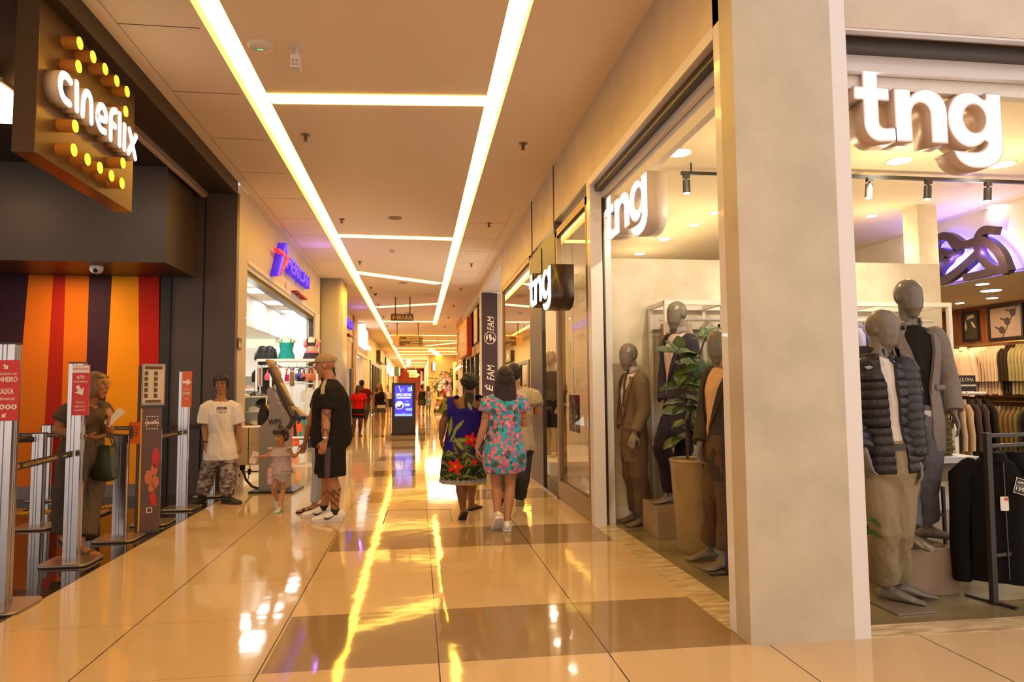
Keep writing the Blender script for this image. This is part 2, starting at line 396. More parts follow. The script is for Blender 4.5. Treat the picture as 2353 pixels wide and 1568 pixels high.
# ceiling with two light coves
cl=B();CLx=(-1.69,-1.475);CRx=(.687,.868);dz=.11
def cq(x0,y0,x1,y1,z=ZC): quad(cl,((x0,y0,z),(x0,y1,z),(x1,y1,z),(x1,y0,z)))
cq(XL,-7,CLx[0],YE);cq(CLx[1],-7,CRx[0],YE);cq(CRx[1],-7,XR+.0,31.5);cq(CRx[0],31.5,9,YE);cq(CRx[1],-7,XR,-6.9)
for (a,b),e in ((CLx,YE),(CRx,31.5)):
    quad(cl,((a,-7,ZC),(a,e,ZC),(a,e,ZC+dz),(a,-7,ZC+dz)));quad(cl,((b,-7,ZC),(b,e,ZC),(b,e,ZC+dz),(b,-7,ZC+dz)));quad(cl,((a,e,ZC),(b,e,ZC),(b,e,ZC+dz),(a,e,ZC+dz)))
struct('ceiling',cl,CM)
COVE=gl('cove_light_warm',(1,.52,.06),14.0);COVE2=gl('cove_light_bright',(1,.57,.085),16.0);STRIP=gl('strip_light',(1,.58,.09),11.0)
def lamp(name,bm,mt,label,cat,group=None): return top(name,bm,mt,label,cat,group)
lamp('cove_light',B_((CLx[0]+.004,-7,ZC+dz-.02),(CLx[1]-.004,YE-.1,ZC+dz-.002)),COVE,'long warm yellow light cove running along the left side of the corridor ceiling','ceiling light','light coves along the corridor')
lamp('cove_light',B_((CRx[0]+.004,-7,ZC+dz-.02),(CRx[1]-.004,31.4,ZC+dz-.002)),COVE2,'bright wide light cove on the right of the ceiling ending above the hanging signs','ceiling light','light coves along the corridor')
strips=[(-1.475,6.93,.687,6.74,.22),(-1.475,13.21,.687,13.29,.2),(-1.475,17.3,.687,19.0,.3),(-1.475,24.7,.687,23.5,.28),(-1.475,29.8,.687,29.85,.3),(-1.475,37.4,3.2,37.5,.3),(-1.475,41.6,3.4,41.6,.3),(.47,46.5,3.2,42.0,.3),(-1.475,49,3.6,49,.3),(-1.475,53.4,3.8,53.4,.4),(-1.475,57.3,4,57.3,.4),(-1.475,66.1,4.2,66.6,.5),(-1.475,74,.95,74,.5),(-1.475,84,.95,84,.6),(1.2,50.6,2.7,66.3,.45),(-.6,67.1,-.9,88,.4)]
sl=['first cross strip of light, nearest the camera','second cross strip of light beyond the round speaker disc','third cross strip of light, running askew','askew cross light strip just before the restroom sign','cross light strip directly behind the restroom sign','first cross light strip past the end of the right cove','second cross light strip past the end of the right cove','slanted cross light strip over the wider hall','cross light strip in front of the far slanted lamps','thin light strip in the far slatted ceiling','next thin light strip in the far slatted ceiling','far thin light strip above the plant kiosk','very far cross light strip near the red end wall','last cross light strip before the red end wall','long diagonal lamp leaning right in the far ceiling','long diagonal lamp leaning left before the red wall']
for (x0,y0,x1,y1,w),lb in zip(strips,sl):
    bm=B();a=V((x0,y0,ZC));b=V((x1,y1,ZC));d=(b-a).normalized();nn=V((-d.y,d.x,0))*(w/2)
    P=[a-nn+nn,b,b+nn*2,a+nn*2]
    lo=[bm.verts.new(p-V((0,0,.012))) for p in P];hi=[bm.verts.new(p-V((0,0,.0005))) for p in P]
    bm.faces.new(lo);bm.faces.new(hi)
    for i in range(4): bm.faces.new((lo[i],lo[(i+1)%4],hi[(i+1)%4],hi[i]))
    lamp('light_strip',bm,STRIP,lb,'ceiling light','cross strips of ceiling light')
# slats of the far ceiling
for i in range(14):
    pass
# ---- left side: cinema
struct('trim_3',B_((XL-.12,-7,4.13),(XL,10.0,ZC)),DARK2)
f=B();quad(f,((-14,-7,4.14),(-14,10,4.14),(XL-.1,10,4.14),(XL-.1,-7,4.14)));struct('ceiling_cinema',f,DARK2)
w=B();box(w,(-14,10.0,0),(-2.93,10.12,4.16));box(w,(-2.90,9.99,0),(XL,10.12,4.16),0);box(w,(-2.94,10.02,0),(-2.89,10.1,4.16),1);struct('wall_cinema_back',w,[DARK,BLK])
struct('baseboard_cinema',B_((-14,9.955,0),(-3.52,9.995,.165)),mat('grey_skirting',(.16,.13,.12),rough=.4))
w=B();box(w,(-14,8.85,2.95),(-3.03,9.99,4.139));struct('wall_cinema_bulkhead',w,DARK)
w=B();box(w,(XL-.35,10.12,0),(XL,10.62,ZC),0,.004);struct('wall_left_pilaster',w,CREAM)
f=B();box(f,(XL-.004,10.02,ZC-.0),(XL,10.6,ZC));f.free()
# ---- left side: shoe shop
w=B();box(w,(XL-.22,10.62,3.32),(XL,18.5,ZC));struct('wall_left_fascia',w,CREAM)
w=B();box(w,(XL-.2,10.62,3.27),(XL+.012,17.7,3.33),0);box(w,(XL-.2,10.62,3.12),(XL-.06,17.55,3.27),1);box(w,(XL-.14,17.5,0),(XL-.05,17.58,3.27),1);box(w,(XL-.1,10.62,3.2),(XL-.02,17.5,3.27),0);struct('trim_4',w,[WHITE,DFR])
w=B();box(w,(XL-.22,17.58,0),(XL,18.38,3.32));struct('wall_left_jamb',w,WHITE)
box(w:=B(),(XL-.2,18.38,0),(XL+.01,18.46,ZC));struct('trim_5',w,mat('dark_wood_edge',(.09,.05,.03)))
w=plate([rrect(XL-.3,18.46,-1.95,19.9,.10)],ZC-.003,None,Matrix.Translation((0,0,.001)),0,0);struct('wall_left_column',w,mat('greige_column',(.44,.42,.40),rough=.35))
SW=mat('shop_white_wall',(.86,.84,.79),rough=.6)
w=B();box(w,(-9.2,18.32,0),(XL-.22,18.5,3.4));box(w,(-9.3,10.1,0),(-9.2,18.5,3.4));box(w,(-9.2,10.13,0),(XL-.36,10.22,3.4));struct('wall_shoe_shop',w,SW)
f=B();quad(f,((-9.2,10.2,3.36),(-9.2,18.4,3.36),(XL-.2,18.4,3.36),(XL-.2,10.2,3.36)));struct('ceiling_shoe_shop',f,SW)
struct('wall_shoe_shop_bulkhead',B_((-9.2,10.25,2.73),(-3.45,18.3,3.355)),SW)
# ---- left side: further shops
BRK=mat('tan_brick',(.62,.43,.24),rough=.7,noise_amt=.2,noise_scale=14,stretch=(1,1,3))
w=B();box(w,(XL-.3,20,3.3),(XL,27.6,ZC));box(w,(XL-.3,20,0),(XL,22.9,3.3));struct('wall_left_2',w,CREAM)
w=B();box(w,(XL-.05,24.0,2.2),(XL+.03,27.2,3.3),1);box(w,(XL-.05,22.95,0),(XL+.03,23.15,3.3),0);box(w,(XL-.05,26.9,0),(XL+.03,27.3,3.3),0);box(w,(XL-.05,23,3.2),(XL+.04,27.2,3.32),0);struct('trim_6',w,[DFR,mat('beige_shutter',(.55,.43,.28))])
w=B();box(w,(XL-.06,27.6,0),(XL+.03,27.9,ZC));struct('trim_7',w,mat('rust_edge',(.16,.07,.04)))
w=B();box(w,(XL-.3,27.9,3.0),(XL,36.0,ZC));box(w,(XL-.3,27.9,0),(XL,29,3.0));struct('wall_left_3',w,BRK)
w=B();box(w,(XL-2.0,29,0),(XL-1.9,36,3.0));struct('wall_left_4',w,BRK)
w=B();box(w,(XL-.02,29,0),(XL+.02,29.3,3.0));box(w,(XL-.02,29,2.9),(XL+.03,36,3.06));box(w,(XL-1.5,33,0),(XL-.01,36,2.9));struct('wall_left_5',w,mat('pale_panel',(.82,.68,.46),rough=.5))
w=B();box(w,(XL-.3,36,3.0),(XL,52,ZC));box(w,(XL-.3,36,0),(XL,37.5,3));box(w,(XL-.3,50,0),(XL,52,3));struct('wall_left_6',w,CREAM)
w=B();box(w,(XL-.12,37.6,0),(XL+.04,38.0,3.0));[box(w,(XL-.12,y,0),(XL-.0,y+.6,3.0)) for y in (41,43,45,46.6,48)];box(w,(XL-.2,37.6,2.8),(XL+.02,50,3.0));struct('window_1',w,DFR)
w=B();quad(w,((XL-.06,37.6,0),(XL-.06,50,0),(XL-.06,50,3),(XL-.06,37.6,3)));struct('window_2',w,mat('dim_shop_glass',(.03,.028,.02),rough=.08))
w=B();box(w,(XL-.3,52,0),(XL,70,ZC));struct('wall_left_7',w,mat('tan_wall',(.60,.43,.25),rough=.5))
w=B();box(w,(XL-.3,70,0),(XL,YE,ZC));struct('wall_left_8',w,mat('brown_wall',(.24,.15,.08),rough=.5))
# ---- end wall and right far side
w=B();box(w,(XL-.3,YE,0),(9,YE+.2,ZC));struct('wall_end',w,mat('red_end_wall',(.33,.035,.012),rough=.6))
w=B();box(w,(.95,60,0),(1.3,YE,ZC));struct('wall_right_far',w,CREAM)
w=B();box(w,(.95,59.7,2.35),(4.2,60,ZC));box(w,(.95,59.7,0),(1.7,60,2.4));struct('wall_right_shop',w,mat('tan_plaster',(.62,.48,.29),rough=.6))
w=B();box(w,(1.7,63,0),(9,63.1,3.2));struct('wall_right_shop_back',w,mat('pale_green_wall',(.62,.62,.36),rough=.6))
# ---- right side: fashion shop shell
w=B();box(w,(XR,3.78,3.555),(XR+.16,8.78,ZC));struct('wall_right_header',w,PLAS)
w=B();box(w,(XR,8.86,3.5),(XR+.16,10.5,ZC));struct('wall_right_header_2',w,PLAS)
w=B();box(w,(XR,10.58,3.49),(XR+.16,14.47,ZC));struct('wall_right_header_3',w,PLAS)
w=B();[box(w,(XR+.01,a,3.3),(XR+.1,b,ZC)) for a,b in ((8.78,8.86),(10.5,10.58))];[box(w,(XR-.006,a,3.4),(XR+.1,a+.03,ZC)) for a in (8.775,10.545)];struct('trim_8',w,mat('thin_dark_joint',(.05,.035,.025)))
w=B();box(w,(XR,3.61,0),(2.37,3.78,ZC));struct('wall_pillar',w,PLAS2)
w=B();box(w,(2.37,3.612,0),(2.468,3.74,ZC));box(w,(XR,3.781,0),(XR+.1,3.863,ZC));struct('trim_9',w,ALU)
w=B();box(w,(2.468,3.61,3.47),(12,3.78,ZC));struct('wall_front_header',w,PLAS)
w=B();box(w,(2.468,3.615,3.455),(12,3.66,3.475),0);box(w,(2.468,3.70,3.40),(12,3.79,3.50),1);box(w,(2.468,3.79,3.30),(12,3.84,3.48),0);struct('trim_10',w,[ALU,DFR])
w=B();box(w,(2.40,3.86,3.22),(12,3.93,4.0));struct('wall_front_panel',w,WHITE)
w=B();box(w,(XR-.005,3.863,3.48),(XR+.05,7.0,3.56),0);box(w,(XR+.05,3.863,3.42),(XR+.12,6.95,3.55),1);box(w,(XR+.12,3.863,3.36),(XR+.16,6.95,3.55),0);struct('trim_11',w,[ALU,DFR])
w=B();box(w,(XR+.17,3.95,3.22),(XR+.23,7.05,4.0));struct('wall_side_panel',w,WHITE)
w=B();box(w,(XR-.002,6.9,0),(XR+.12,7.04,3.56),0);box(w,(XR+.14,6.93,0),(XR+.155,7.1,3.5),1);box(w,(XR+.16,6.98,0),(XR+.235,7.12,3.5),0);struct('trim_12',w,[ALU,DFR])
SC=mat('shop_ceiling',(.86,.74,.52),rough=.7)
f=B();quad(f,((XR+.1,3.7,3.5),(XR+.1,14.5,3.5),(6.85,14.5,3.5),(6.85,3.7,3.5)));struct('ceiling_fashion_shop',f,SC)
f=B();box(f,(6.85,3.7,2.68),(9.4,14.5,4.0));struct('ceiling_soffit',f,SC)
w=B();box(w,(6.80,3.7,2.70),(6.849,14.4,3.499));struct('wall_soffit_face',w,mat('soffit_plaster',(.72,.64,.52),rough=.5,noise_amt=.1,noise_scale=4))
WOOD=mat('reddish_wood_panel',(.30,.085,.022),rough=.4,noise_amt=.55,noise_scale=6,stretch=(.6,6,.35),noise_col=(.12,.028,.008))
w=B();box(w,(9.2,3.7,0),(9.35,14.4,2.68));struct('wall_fashion_shop_side',w,WOOD)
w=B();box(w,(XR+.25,14.4,0),(9.3,14.55,3.6));struct('wall_fashion_shop_back',w,mat('warm_cream_wall',(.78,.62,.38),rough=.6))
PART=mat('partition_plaster',(.78,.72,.58),rough=.5,noise_amt=.12,noise_scale=3.5,noise_col=(.62,.55,.40))
w=B();box(w,(2.005,7.15,0),(5.92,7.27,2.77));struct('wall_partition',w,PART)
struct('baseboard_partition',B_((2.005,7.125,0),(5.92,7.149,.16)),WHITE)
w=B();box(w,(5.80,7.3,0),(6.05,7.55,3.5));struct('wall_shop_column',w,PART)
# shop windows
def window(n,y0,y1,z0,z1,sill):
    w=B();t=.07
    box(w,(XR,y0,0),(XR+.1,y1,sill),0);box(w,(XR,y0,z1-.09),(XR+.1,y1,z1),0);box(w,(XR,y0,sill),(XR+.1,y0+t,z1),0);box(w,(XR,y1-t,sill),(XR+.1,y1,z1),0)
    box(w,(XR+.02,y0+t,sill),(XR+.06,y1-t,sill+.025),1);box(w,(XR+.02,y0+t,z1-.11),(XR+.06,y1-t,z1-.09),1)
    o=struct('window_%d'%n,w,[BRZ,DFR])
    g=B();quad(g,((XR+.03,y0+t,sill),(XR+.03,y1-t,sill),(XR+.03,y1-t,z1-.09),(XR+.03,y0+t,z1-.09)));obj('pane',g,GLS,o)
window(3,7.06,8.72,0,3.42,.23);window(4,10.78,14.45,0,3.5,.25)
w=B();box(w,(XR-.01,9.72,0),(XR+.045,10.2,3.4));box(w,(XR-.005,10.22,0),(XR+.04,10.76,3.4));box(w,(XR,8.72,2.9),(XR+.06,10.76,3.45));box(w,(XR,8.72,0),(XR+.08,8.76,3.4));struct('door_1',w,DFR)
# display plinths behind the windows
w=B();box(w,(XR+.12,7.3,0),(3.4,8.6,.10));box(w,(XR+.3,10.9,0),(3.4,14.2,.22));struct('trim_13',w,mat('display_platform',(.8,.68,.48),rough=.5))
# ---- right side beyond the fashion shop
w=B();box(w,(XR,14.47,4.04),(XR+.3,31.5,ZC));box(w,(XR+.0,14.45,0),(XR+.14,14.62,4.04));struct('wall_right_header_4',w,CREAM)
w=B();quad(w,((XR+.3,14.6,4.045),(XR+.3,19,4.045),(3,19,4.045),(3,14.6,4.045)));box(w,(XR-.02,19,0),(3,19.15,4.038));struct('wall_banner_return',w,CREAM)
w=B();box(w,(XR-.02,19.16,0),(XR+.1,19.5,4.04));struct('trim_14',w,DFR)
w=B();[box(w,(XR,y,0),(XR+.1,y+.25,4.04)) for y in (21.3,23.2,25.0,27.2)];box(w,(XR,19.5,2.45),(XR+.08,25,2.75),1);box(w,(XR+.004,19.5,3.9),(XR+.1,27.39,4.036));struct('window_5',w,[DFR,mat('ochre_band',(.5,.34,.12))])
w=B();quad(w,((XR+.06,19.5,0),(XR+.06,27.3,0),(XR+.06,27.3,4),(XR+.06,19.5,4)));struct('window_6',w,GLS)
w=B();box(w,(3.2,19.2,0),(3.3,31,4.04));struct('wall_right_inner',w,mat('olive_shop_wall',(.42,.33,.07),rough=.5))
w=B();box(w,(XR-.008,27.4,2.35),(XR+.29,31.38,ZC-.004));struct('wall_orange_fascia',w,mat('orange_fascia',(.62,.22,.03),rough=.5))
w=B();box(w,(XR+.05,30.9,0),(XR+.45,31.4,2.4));struct('wall_right_post',w,mat('pale_post',(.75,.62,.42)))
w=B();box(w,(9,31.5,0),(9.2,63,ZC));box(w,(XR+.3,31.4,0),(9,31.5,ZC));struct('wall_hall_side',w,CREAM)
# world: daylight of the atrium behind the camera
W=bpy.data.worlds.new('world');S.world=W;W.use_nodes=True;bg=W.node_tree.nodes['Background'];bg.inputs[0].default_value=(1,.88,.82,1);bg.inputs[1].default_value=1.25
def area(name,loc,sx,sy,e,col,rot=(0,0,0),spread=180):
    l=bpy.data.lights.new(name,'AREA');l.shape='RECTANGLE';l.size=sx;l.size_y=sy;l.energy=e;l.color=col;l.spread=math.radians(spread)
    o=bpy.data.objects.new(name,l);COL.objects.link(o);o.location=loc;o.rotation_euler=rot;return o
def spot(name,loc,tgt,e,col,ang=70,blend=.6,r=.04):
    l=bpy.data.lights.new(name,'SPOT');l.energy=e;l.color=col;l.spot_size=math.radians(ang);l.spot_blend=blend;l.shadow_soft_size=r
    o=bpy.data.objects.new(name,l);COL.objects.link(o);o.location=loc;o.rotation_euler=(V(tgt)-V(loc)).to_track_quat('-Z','Y').to_euler();return o
def point(name,loc,e,col,r=.05):
    l=bpy.data.lights.new(name,'POINT');l.energy=e;l.color=col;l.shadow_soft_size=r
    o=bpy.data.objects.new(name,l);COL.objects.link(o);o.location=loc;return o
# added fill for the far hall and fashion shop; lamps of shops and cinema
for y in (40,52,64,78,90): area('hall_fill',(1.6 if y<60 else -.2,y,ZC-.03),2.0 if y<60 else .8,6,420,(1,.74,.40))  # added area lights under the ceiling, only to brighten the far hall
for x in (-4.4,-6.4):
    for y in (11.8,14.2,16.8): area('shoe_shop_lamp',(x,y,2.72),.5,.5,20,(1,.97,.9))
for x,y,e in ((2.9,5.3,50),(4.3,5.55,60),(5.4,5.57,60),(5.45,7.6,40),(3.5,7.7,30),(3.5,8.4,35),(3.4,9.2,40),(3.4,10.2,40),(6.4,7.1,30),(2.6,12.2,45),(2.6,13.4,45),(2.6,7.6,25)):
    point('fashion_shop_fill',(x,y,2.95),e*.32,(1,.74,.42),.04)  # added bare points in mid-air below the downlights, so the ceiling brightens too
for x,y,e in ((7.6,6,22),(7.9,8.6,24),(8.2,10,24)): area('soffit_lamp',(x,y,2.66),.2,.2,e,(1,.74,.40))
spot('track_lamp',(2.6,4.9,3.3),(2.3,7.1,1.9),75,(1,.85,.6),80);spot('track_lamp',(4.3,5.9,3.3),(4.3,7.1,2.3),75,(1,.85,.6),90)
for x,y in ((-3.6,7),(-5.5,7),(-4.5,9.2)): area('cinema_lamp',(x,y,4.1 if y<8.5 else 2.93),.3,.3,22,(1,.60,.30))
S.view_settings.exposure=.28
# ================================================================ FIGURES
SKIN=mat('skin',attr=True,rough=.5,noise_amt=.06,noise_scale=40,spec=.4)
MANQ=mat('mannequin_grey',(.165,.14,.108),rough=.3,spec=.5)
CLOTH=mat('woven_cloth',attr=True,rough=.9,spec=.2,bump=.35,bump_scale=26,noise_amt=.05,noise_scale=60)
HAIR=mat('hair',attr=True,rough=.42,bump=.8,bump_scale=60,stretch=(3,3,.35),noise_amt=.35,noise_scale=50)
SHOE=mat('shoe_leather',attr=True,rough=.5)
def cc(*c):
    c=srgb(c[0]) if len(c)==1 else c
    a=np.array(c,np.float32)
    return lambda co,nr:np.tile(a,(len(co),1))
def hand(bm,w,d,n,s=1.0,curl=.35,side=1,splay=1.0):
    """palm + four fingers + thumb. w wrist, d along the forearm, n palm normal, side: thumb direction sign along d x n"""
    d=V(d).normalized();n=V(n);n=(n-d*n.dot(d)).normalized();x=d.cross(n)*side
    w=V(w);L=.088*s
    loft(bm,[w-d*.02*s,w+d*.02*s,w+d*.055*s,w+d*L],[(.024*s,.018*s),(.031*s,.017*s),(.039*s,.016*s),(.038*s,.013*s)],right=x,n=12)
    for k,(o,l) in enumerate(((.029,.070),(.010,.080),(-.010,.075),(-.029,.058))):
        b=w+d*(L-.004)+x*(o*s)+n*(.002*s);dr=(d+x*(o*2.2*splay)).normalized();p=[b];a=curl*(.8+.15*k)
        for q,f in enumerate((.44,.32,.24)):
            a2=a*(q+.5);v=dr*math.cos(a2)+n*math.sin(a2);p.append(p[-1]+v*(l*f*s))
        loft(bm,p,[.0092*s,.0088*s,.0082*s,.0068*s],n=8)
    b=w+d*.028*s+x*.026*s;t1=(d*.62+x*.68+n*.30).normalized();t2=(d*.85+x*.30+n*.42).normalized()
    loft(bm,[b-x*.006*s,b+t1*.034*s,b+t1*.034*s+t2*.028*s,b+t1*.034*s+t2*.05*s],[.0125*s,.0115*s,.0098*s,.0075*s],n=8)
def foot(bm,ank,toe,s=1.0,bare=True,lift=0.0):
    """ank = ankle centre, toe = ground direction point (unit dir); sole lies .07*s below the ankle"""
    d=V(toe).normalized();a=V(ank);up=V((0,0,1))
    if abs(d.z)>.15:
        x=d.cross(up).normalized();up=x.cross(d)
    x=d.cross(up).normalized()
    h=-up*.075*s
    loft(bm,[a-d*.045*s+h*.62,a-d*.02*s+h*.50,a+d*.03*s+h*.48,a+d*.09*s+h*.66,a+d*.135*s+h*.78,a+d*.165*s+h*.84],[(.028*s,.030*s),(.031*s,.038*s),(.034*s,.040*s),(.040*s,.027*s),(.045*s,.018*s),(.042*s,.013*s)],right=x,n=12)
    if bare:
        for k,(o,l,r) in enumerate(((.031,.040,.0125),(.011,.043,.0095),(-.006,.038,.009),(-.021,.030,.0085),(-.034,.020,.008))):
            sd=1
            b=a+d*.155*s+x*(o*s)+h*.84;loft(bm,[b,b+d*(l*.6*s)+up*.002,b+d*(l*s)-up*.002*s],[r*s,r*s*.95,r*s*.9],n=8)
def shoe(bm,ank,toe,s=1.0,h=1.0,sole=True,mi=0,ms=1,long=1.0,tilt=None):
    d=V(toe).normalized();a=V(ank);up=V((0,0,1))
    if abs(d.z)>.12:
        x=d.cross(up).normalized();up=x.cross(d).normalized()
    x=d.cross(up).normalized();g=a-up*.08*s
    P=[(-.065,.045,.030,.034),(-.045,.052,.038,.044),(0,.055,.042,.048),(.05,.046,.044,.040),(.10,.036,.049,.028),(.15,.030,.050,.022),(.19,.026,.042,.018),(.205,.024,.028,.012)]
    loft(bm,[g+d*(p*s*long)+up*(z*s*h) for p,z,w,q in P],[(w*s,q*s*h) for p,z,w,q in P],right=x,n=14,mi=mi)
    loft(bm,[g+up*.05*s,g+up*.095*s*h],[(.041*s,.045*s),(.042*s,.046*s)],right=x,n=12,cap='flat',mi=mi)
    if sole:
        Q=[(-.075,.026),(-.06,.040),(0,.043),(.06,.047),(.12,.054),(.175,.050),(.205,.036),(.222,.012)]
        lo=[];hi=[]
        for sg in (1,-1):
            for p,w in (Q if sg==1 else Q[::-1]):
                q=g+d*(p*s*long)+x*(sg*w*s);lo.append(bm.verts.new(q));hi.append(bm.verts.new(q+up*.024*s))
        bm.faces.new(lo).material_index=ms;bm.faces.new(hi[::-1]).material_index=ms
        for i in range(len(lo)):
            k=(i+1)%len(lo);bm.faces.new((lo[i],hi[i],hi[k],lo[k])).material_index=ms
def sandal(bm,ank,toe,s=1.0,strap=True):
    d=V(toe).normalized();a=V(ank);up=V((0,0,1))
    if abs(d.z)>.12:
        x=d.cross(up).normalized();up=x.cross(d).normalized()
    x=d.cross(up).normalized();g=a-up*.088*s
    Q=[(-.07,.022),(-.055,.036),(0,.037),(.06,.042),(.12,.05),(.175,.046),(.205,.03),(.213,.01)];lo=[];hi=[]
    for sg in (1,-1):
        for p,w in (Q if sg==1 else Q[::-1]):
            q=g+d*(p*s)+x*(sg*w*s);lo.append(bm.verts.new(q));hi.append(bm.verts.new(q+up*.016*s))
    bm.faces.new(lo);bm.faces.new(hi[::-1])
    for i in range(len(lo)):
        k=(i+1)%len(lo);bm.faces.new((lo[i],hi[i],hi[k],lo[k]))
    if strap:
        for e in (-1,1):
            loft(bm,[g+d*.145*s+up*.03*s,g+d*.10*s+x*(e*.034*s)+up*.045*s,g+d*.05*s+x*(e*.040*s)+up*.016*s],[.007*s]*3,n=6)
    else:
        for q in (.05,.12): loft(bm,[g+d*q*s+x*.047*s+up*.012*s,g+d*q*s+x*.035*s+up*.05*s,g+d*q*s+up*(.066-.15*(q-.05))*s,g+d*q*s-x*.035*s+up*.05*s,g+d*q*s-x*.047*s+up*.012*s],[(.016*s,.006*s)]*5,right=d,n=8)
class Fig:
    """joints J (world): hd head centre, nk neck base, sL sR shoulders, eL eR elbows, wL wR wrists, hL hR hips, kL kR knees, aL aR ankles.
       L/R as seen in the picture. f facing of the chest, hf facing of the head, tL tR toe directions"""
    def __init__(g,name,label,J,s,f,hf=None,w=1.0,hw=1.0,bust=0.0,cat='person',group=None):
        g.J=J;g.s=s;g.w=w;g.f=V(f).normalized();g.hf=V(hf or f).normalized();g.bust=bust;g.hw=hw
        b=[j for j in (J.get('aL'),J.get('aR')) if j is not None]
        gx=sum(p.x for p in b)/len(b);gy=sum(p.y for p in b)/len(b);g.gz=J.get('gz',0.0)
        g.root=thing(name,label,cat,(gx,gy,g.gz),group)
        g.r=(J['sR']-J['sL']).normalized();g.hr=(J['hR']-J['hL']).normalized()
        g.P=(J['hL']+J['hR'])/2;g.C=(J['sL']+J['sR'])/2;g.N=J['nk']
        g.up=(g.C-g.P).normalized()
    def torso_rings(g,inf=0.0,low=-.07,hem=None,flare=0.0):
        s,w=g.s,g.w;P,C,N=g.P,g.C,g.N;u=g.up;wd=(g.J['sR']-g.J['sL']).length/2
        fb=V(g.f)
        pts=[P+u*low*s,P+u*.02*s,P+u*.09*s,lerp(P,C,.42),lerp(P,C,.62),lerp(P,C,.82)+fb*g.bust*.25,lerp(P,C,.98),lerp(C,N,.55)]
        hw=.165*s*w*g.hw;
        rad=[(hw*.96,.105*s*w),(hw,.112*s*w),(.155*s*w*g.hw,.108*s*w),(.135*s*w,.098*s*w),(.145*s*w,.108*s*w),(min(wd*.98,.165*s*max(w,1)),.112*s*w+g.bust*.45),(wd*.97,.083*s*w),(wd*.56,.062*s)]
        rt=[g.hr,g.hr,lerp(g.hr,g.r,.3),lerp(g.hr,g.r,.5),lerp(g.hr,g.r,.8),g.r,g.r,g.r]
        return pts,[(a+inf,b+inf) for a,b in rad],rt
    def head(g,bm,face=True,k=1.0,shape='human'):
        J,s=g.J,g.s*k;c=J['hd'];f=g.hf;up=V((0,0,1));
        if 'hup' in J: up=V(J['hup'])
        f=(f).normalized();r=f.cross(up).normalized();u=r.cross(f).normalized()
        g.hs=(c,r,f,u)
        if shape=='egg':
            ell(bm,c+u*.022*s-f*.004*s,.076*s,.098*s,.098*s,X=r,Y=f,Z=u,seg=20,rg=14)
            loft(bm,[c+u*.03*s+f*.022*s,c-u*.03*s+f*.030*s,c-u*.085*s+f*.038*s,c-u*.112*s+f*.040*s],[(.071*s,.072*s),(.069*s,.068*s),(.058*s,.056*s),(.040*s,.038*s)],right=r,n=18)
            for e in (-1,1): ell(bm,c+r*(e*.072*s)-f*.014*s-u*.008*s,.007*s,.016*s,.026*s,X=r,Y=f,Z=u,seg=10,rg=6)
        else:
            ell(bm,c+u*.025*s-f*.008*s,.074*s,.094*s,.088*s,X=r,Y=f,Z=u,seg=18,rg=12)
            loft(bm,[c+u*.03*s+f*.026*s,c-u*.03*s+f*.03*s,c-u*.075*s+f*.036*s,c-u*.103*s+f*.046*s],[(.066*s,.058*s),(.061*s,.056*s),(.047*s,.045*s),(.026*s,.026*s)],right=r,n=16)
            loft(bm,[c+u*.022*s+f*.086*s,c-u*.008*s+f*.098*s,c-u*.030*s+f*.101*s,c-u*.034*s+f*.088*s],[.008*s,.009*s,.0125*s,.010*s],right=r,n=8)
            for e in (-1,1):
                ell(bm,c+r*(e*.032*s)+u*.028*s+f*.078*s,.022*s,.012*s,.010*s,X=r,Y=f,Z=u,seg=10,rg=6)
                ell(bm,c+r*(e*.036*s)-u*.022*s+f*.066*s,.022*s,.02*s,.022*s,X=r,Y=f,Z=u,seg=10,rg=6)
                ell(bm,c+r*(e*.074*s)-f*.010*s-u*.006*s,.010*s,.020*s,.030*s,X=r,Y=f,Z=u,seg=10,rg=6)
            ell(bm,c-u*.058*s+f*.084*s,.026*s,.012*s,.007*s,X=r,Y=f,Z=u,seg=10,rg=6);ell(bm,c-u*.069*s+f*.081*s,.021*s,.012*s,.008*s,X=r,Y=f,Z=u,seg=10,rg=6)
        loft(bm,[g.N-u*.02*g.s,lerp(g.N,c-u*.055*s-f*.012*s,.5),c-u*.05*s-f*.012*s],[(.062*g.s*g.J.get('nw',1),.060*g.s),(.054*g.s*g.J.get('nw',1),.055*g.s),(.054*g.s,.056*g.s)],right=r,n=14)
    def arm(g,bm,side,inf=0.0,to=None,th=1.0,frac=1.0,flat=False):
        J,s=g.J,g.s;S_,E,Wp=J['s'+side],J['e'+side],J['w'+side];t=th*(.5+.5*g.w)
        if to=='sleeve':
            p=lerp(S_,E,frac);q=lerp(S_,E,frac*.5);
            k=(S_-g.C)*.2
            loft(bm,[S_-k,lerp(S_,E,.10),q,p],[(.056*s+inf*.6,.056*s+inf*.6),(.058*s*(.5+.5*t)+inf*.9,.058*s*(.5+.5*t)+inf*.9),(.054*s*t+inf,.054*s*t+inf),(.052*s*t+inf,.052*s*t+inf)],right=g.f,n=16,cap='start');return
        pts=[S_,lerp(S_,E,.15),lerp(S_,E,.5),lerp(S_,E,.85),E,lerp(E,Wp,.2),lerp(E,Wp,.5),lerp(E,Wp,.8),Wp]
        rad=[.046,.051,.047,.042,.041,.0415,.037,.029,.0255]
        if to=='long':
            Wq=lerp(E,Wp,frac);pts=[S_,lerp(S_,E,.15),lerp(S_,E,.5),lerp(S_,E,.88),E,lerp(E,Wq,.25),lerp(E,Wq,.6),Wq];rad=[.056,.060,.053,.049,.049,.047,.043,.039]
        loft(bm,pts,[r*s*t+inf for r in rad],n=14,cap='start' if to else 'round')
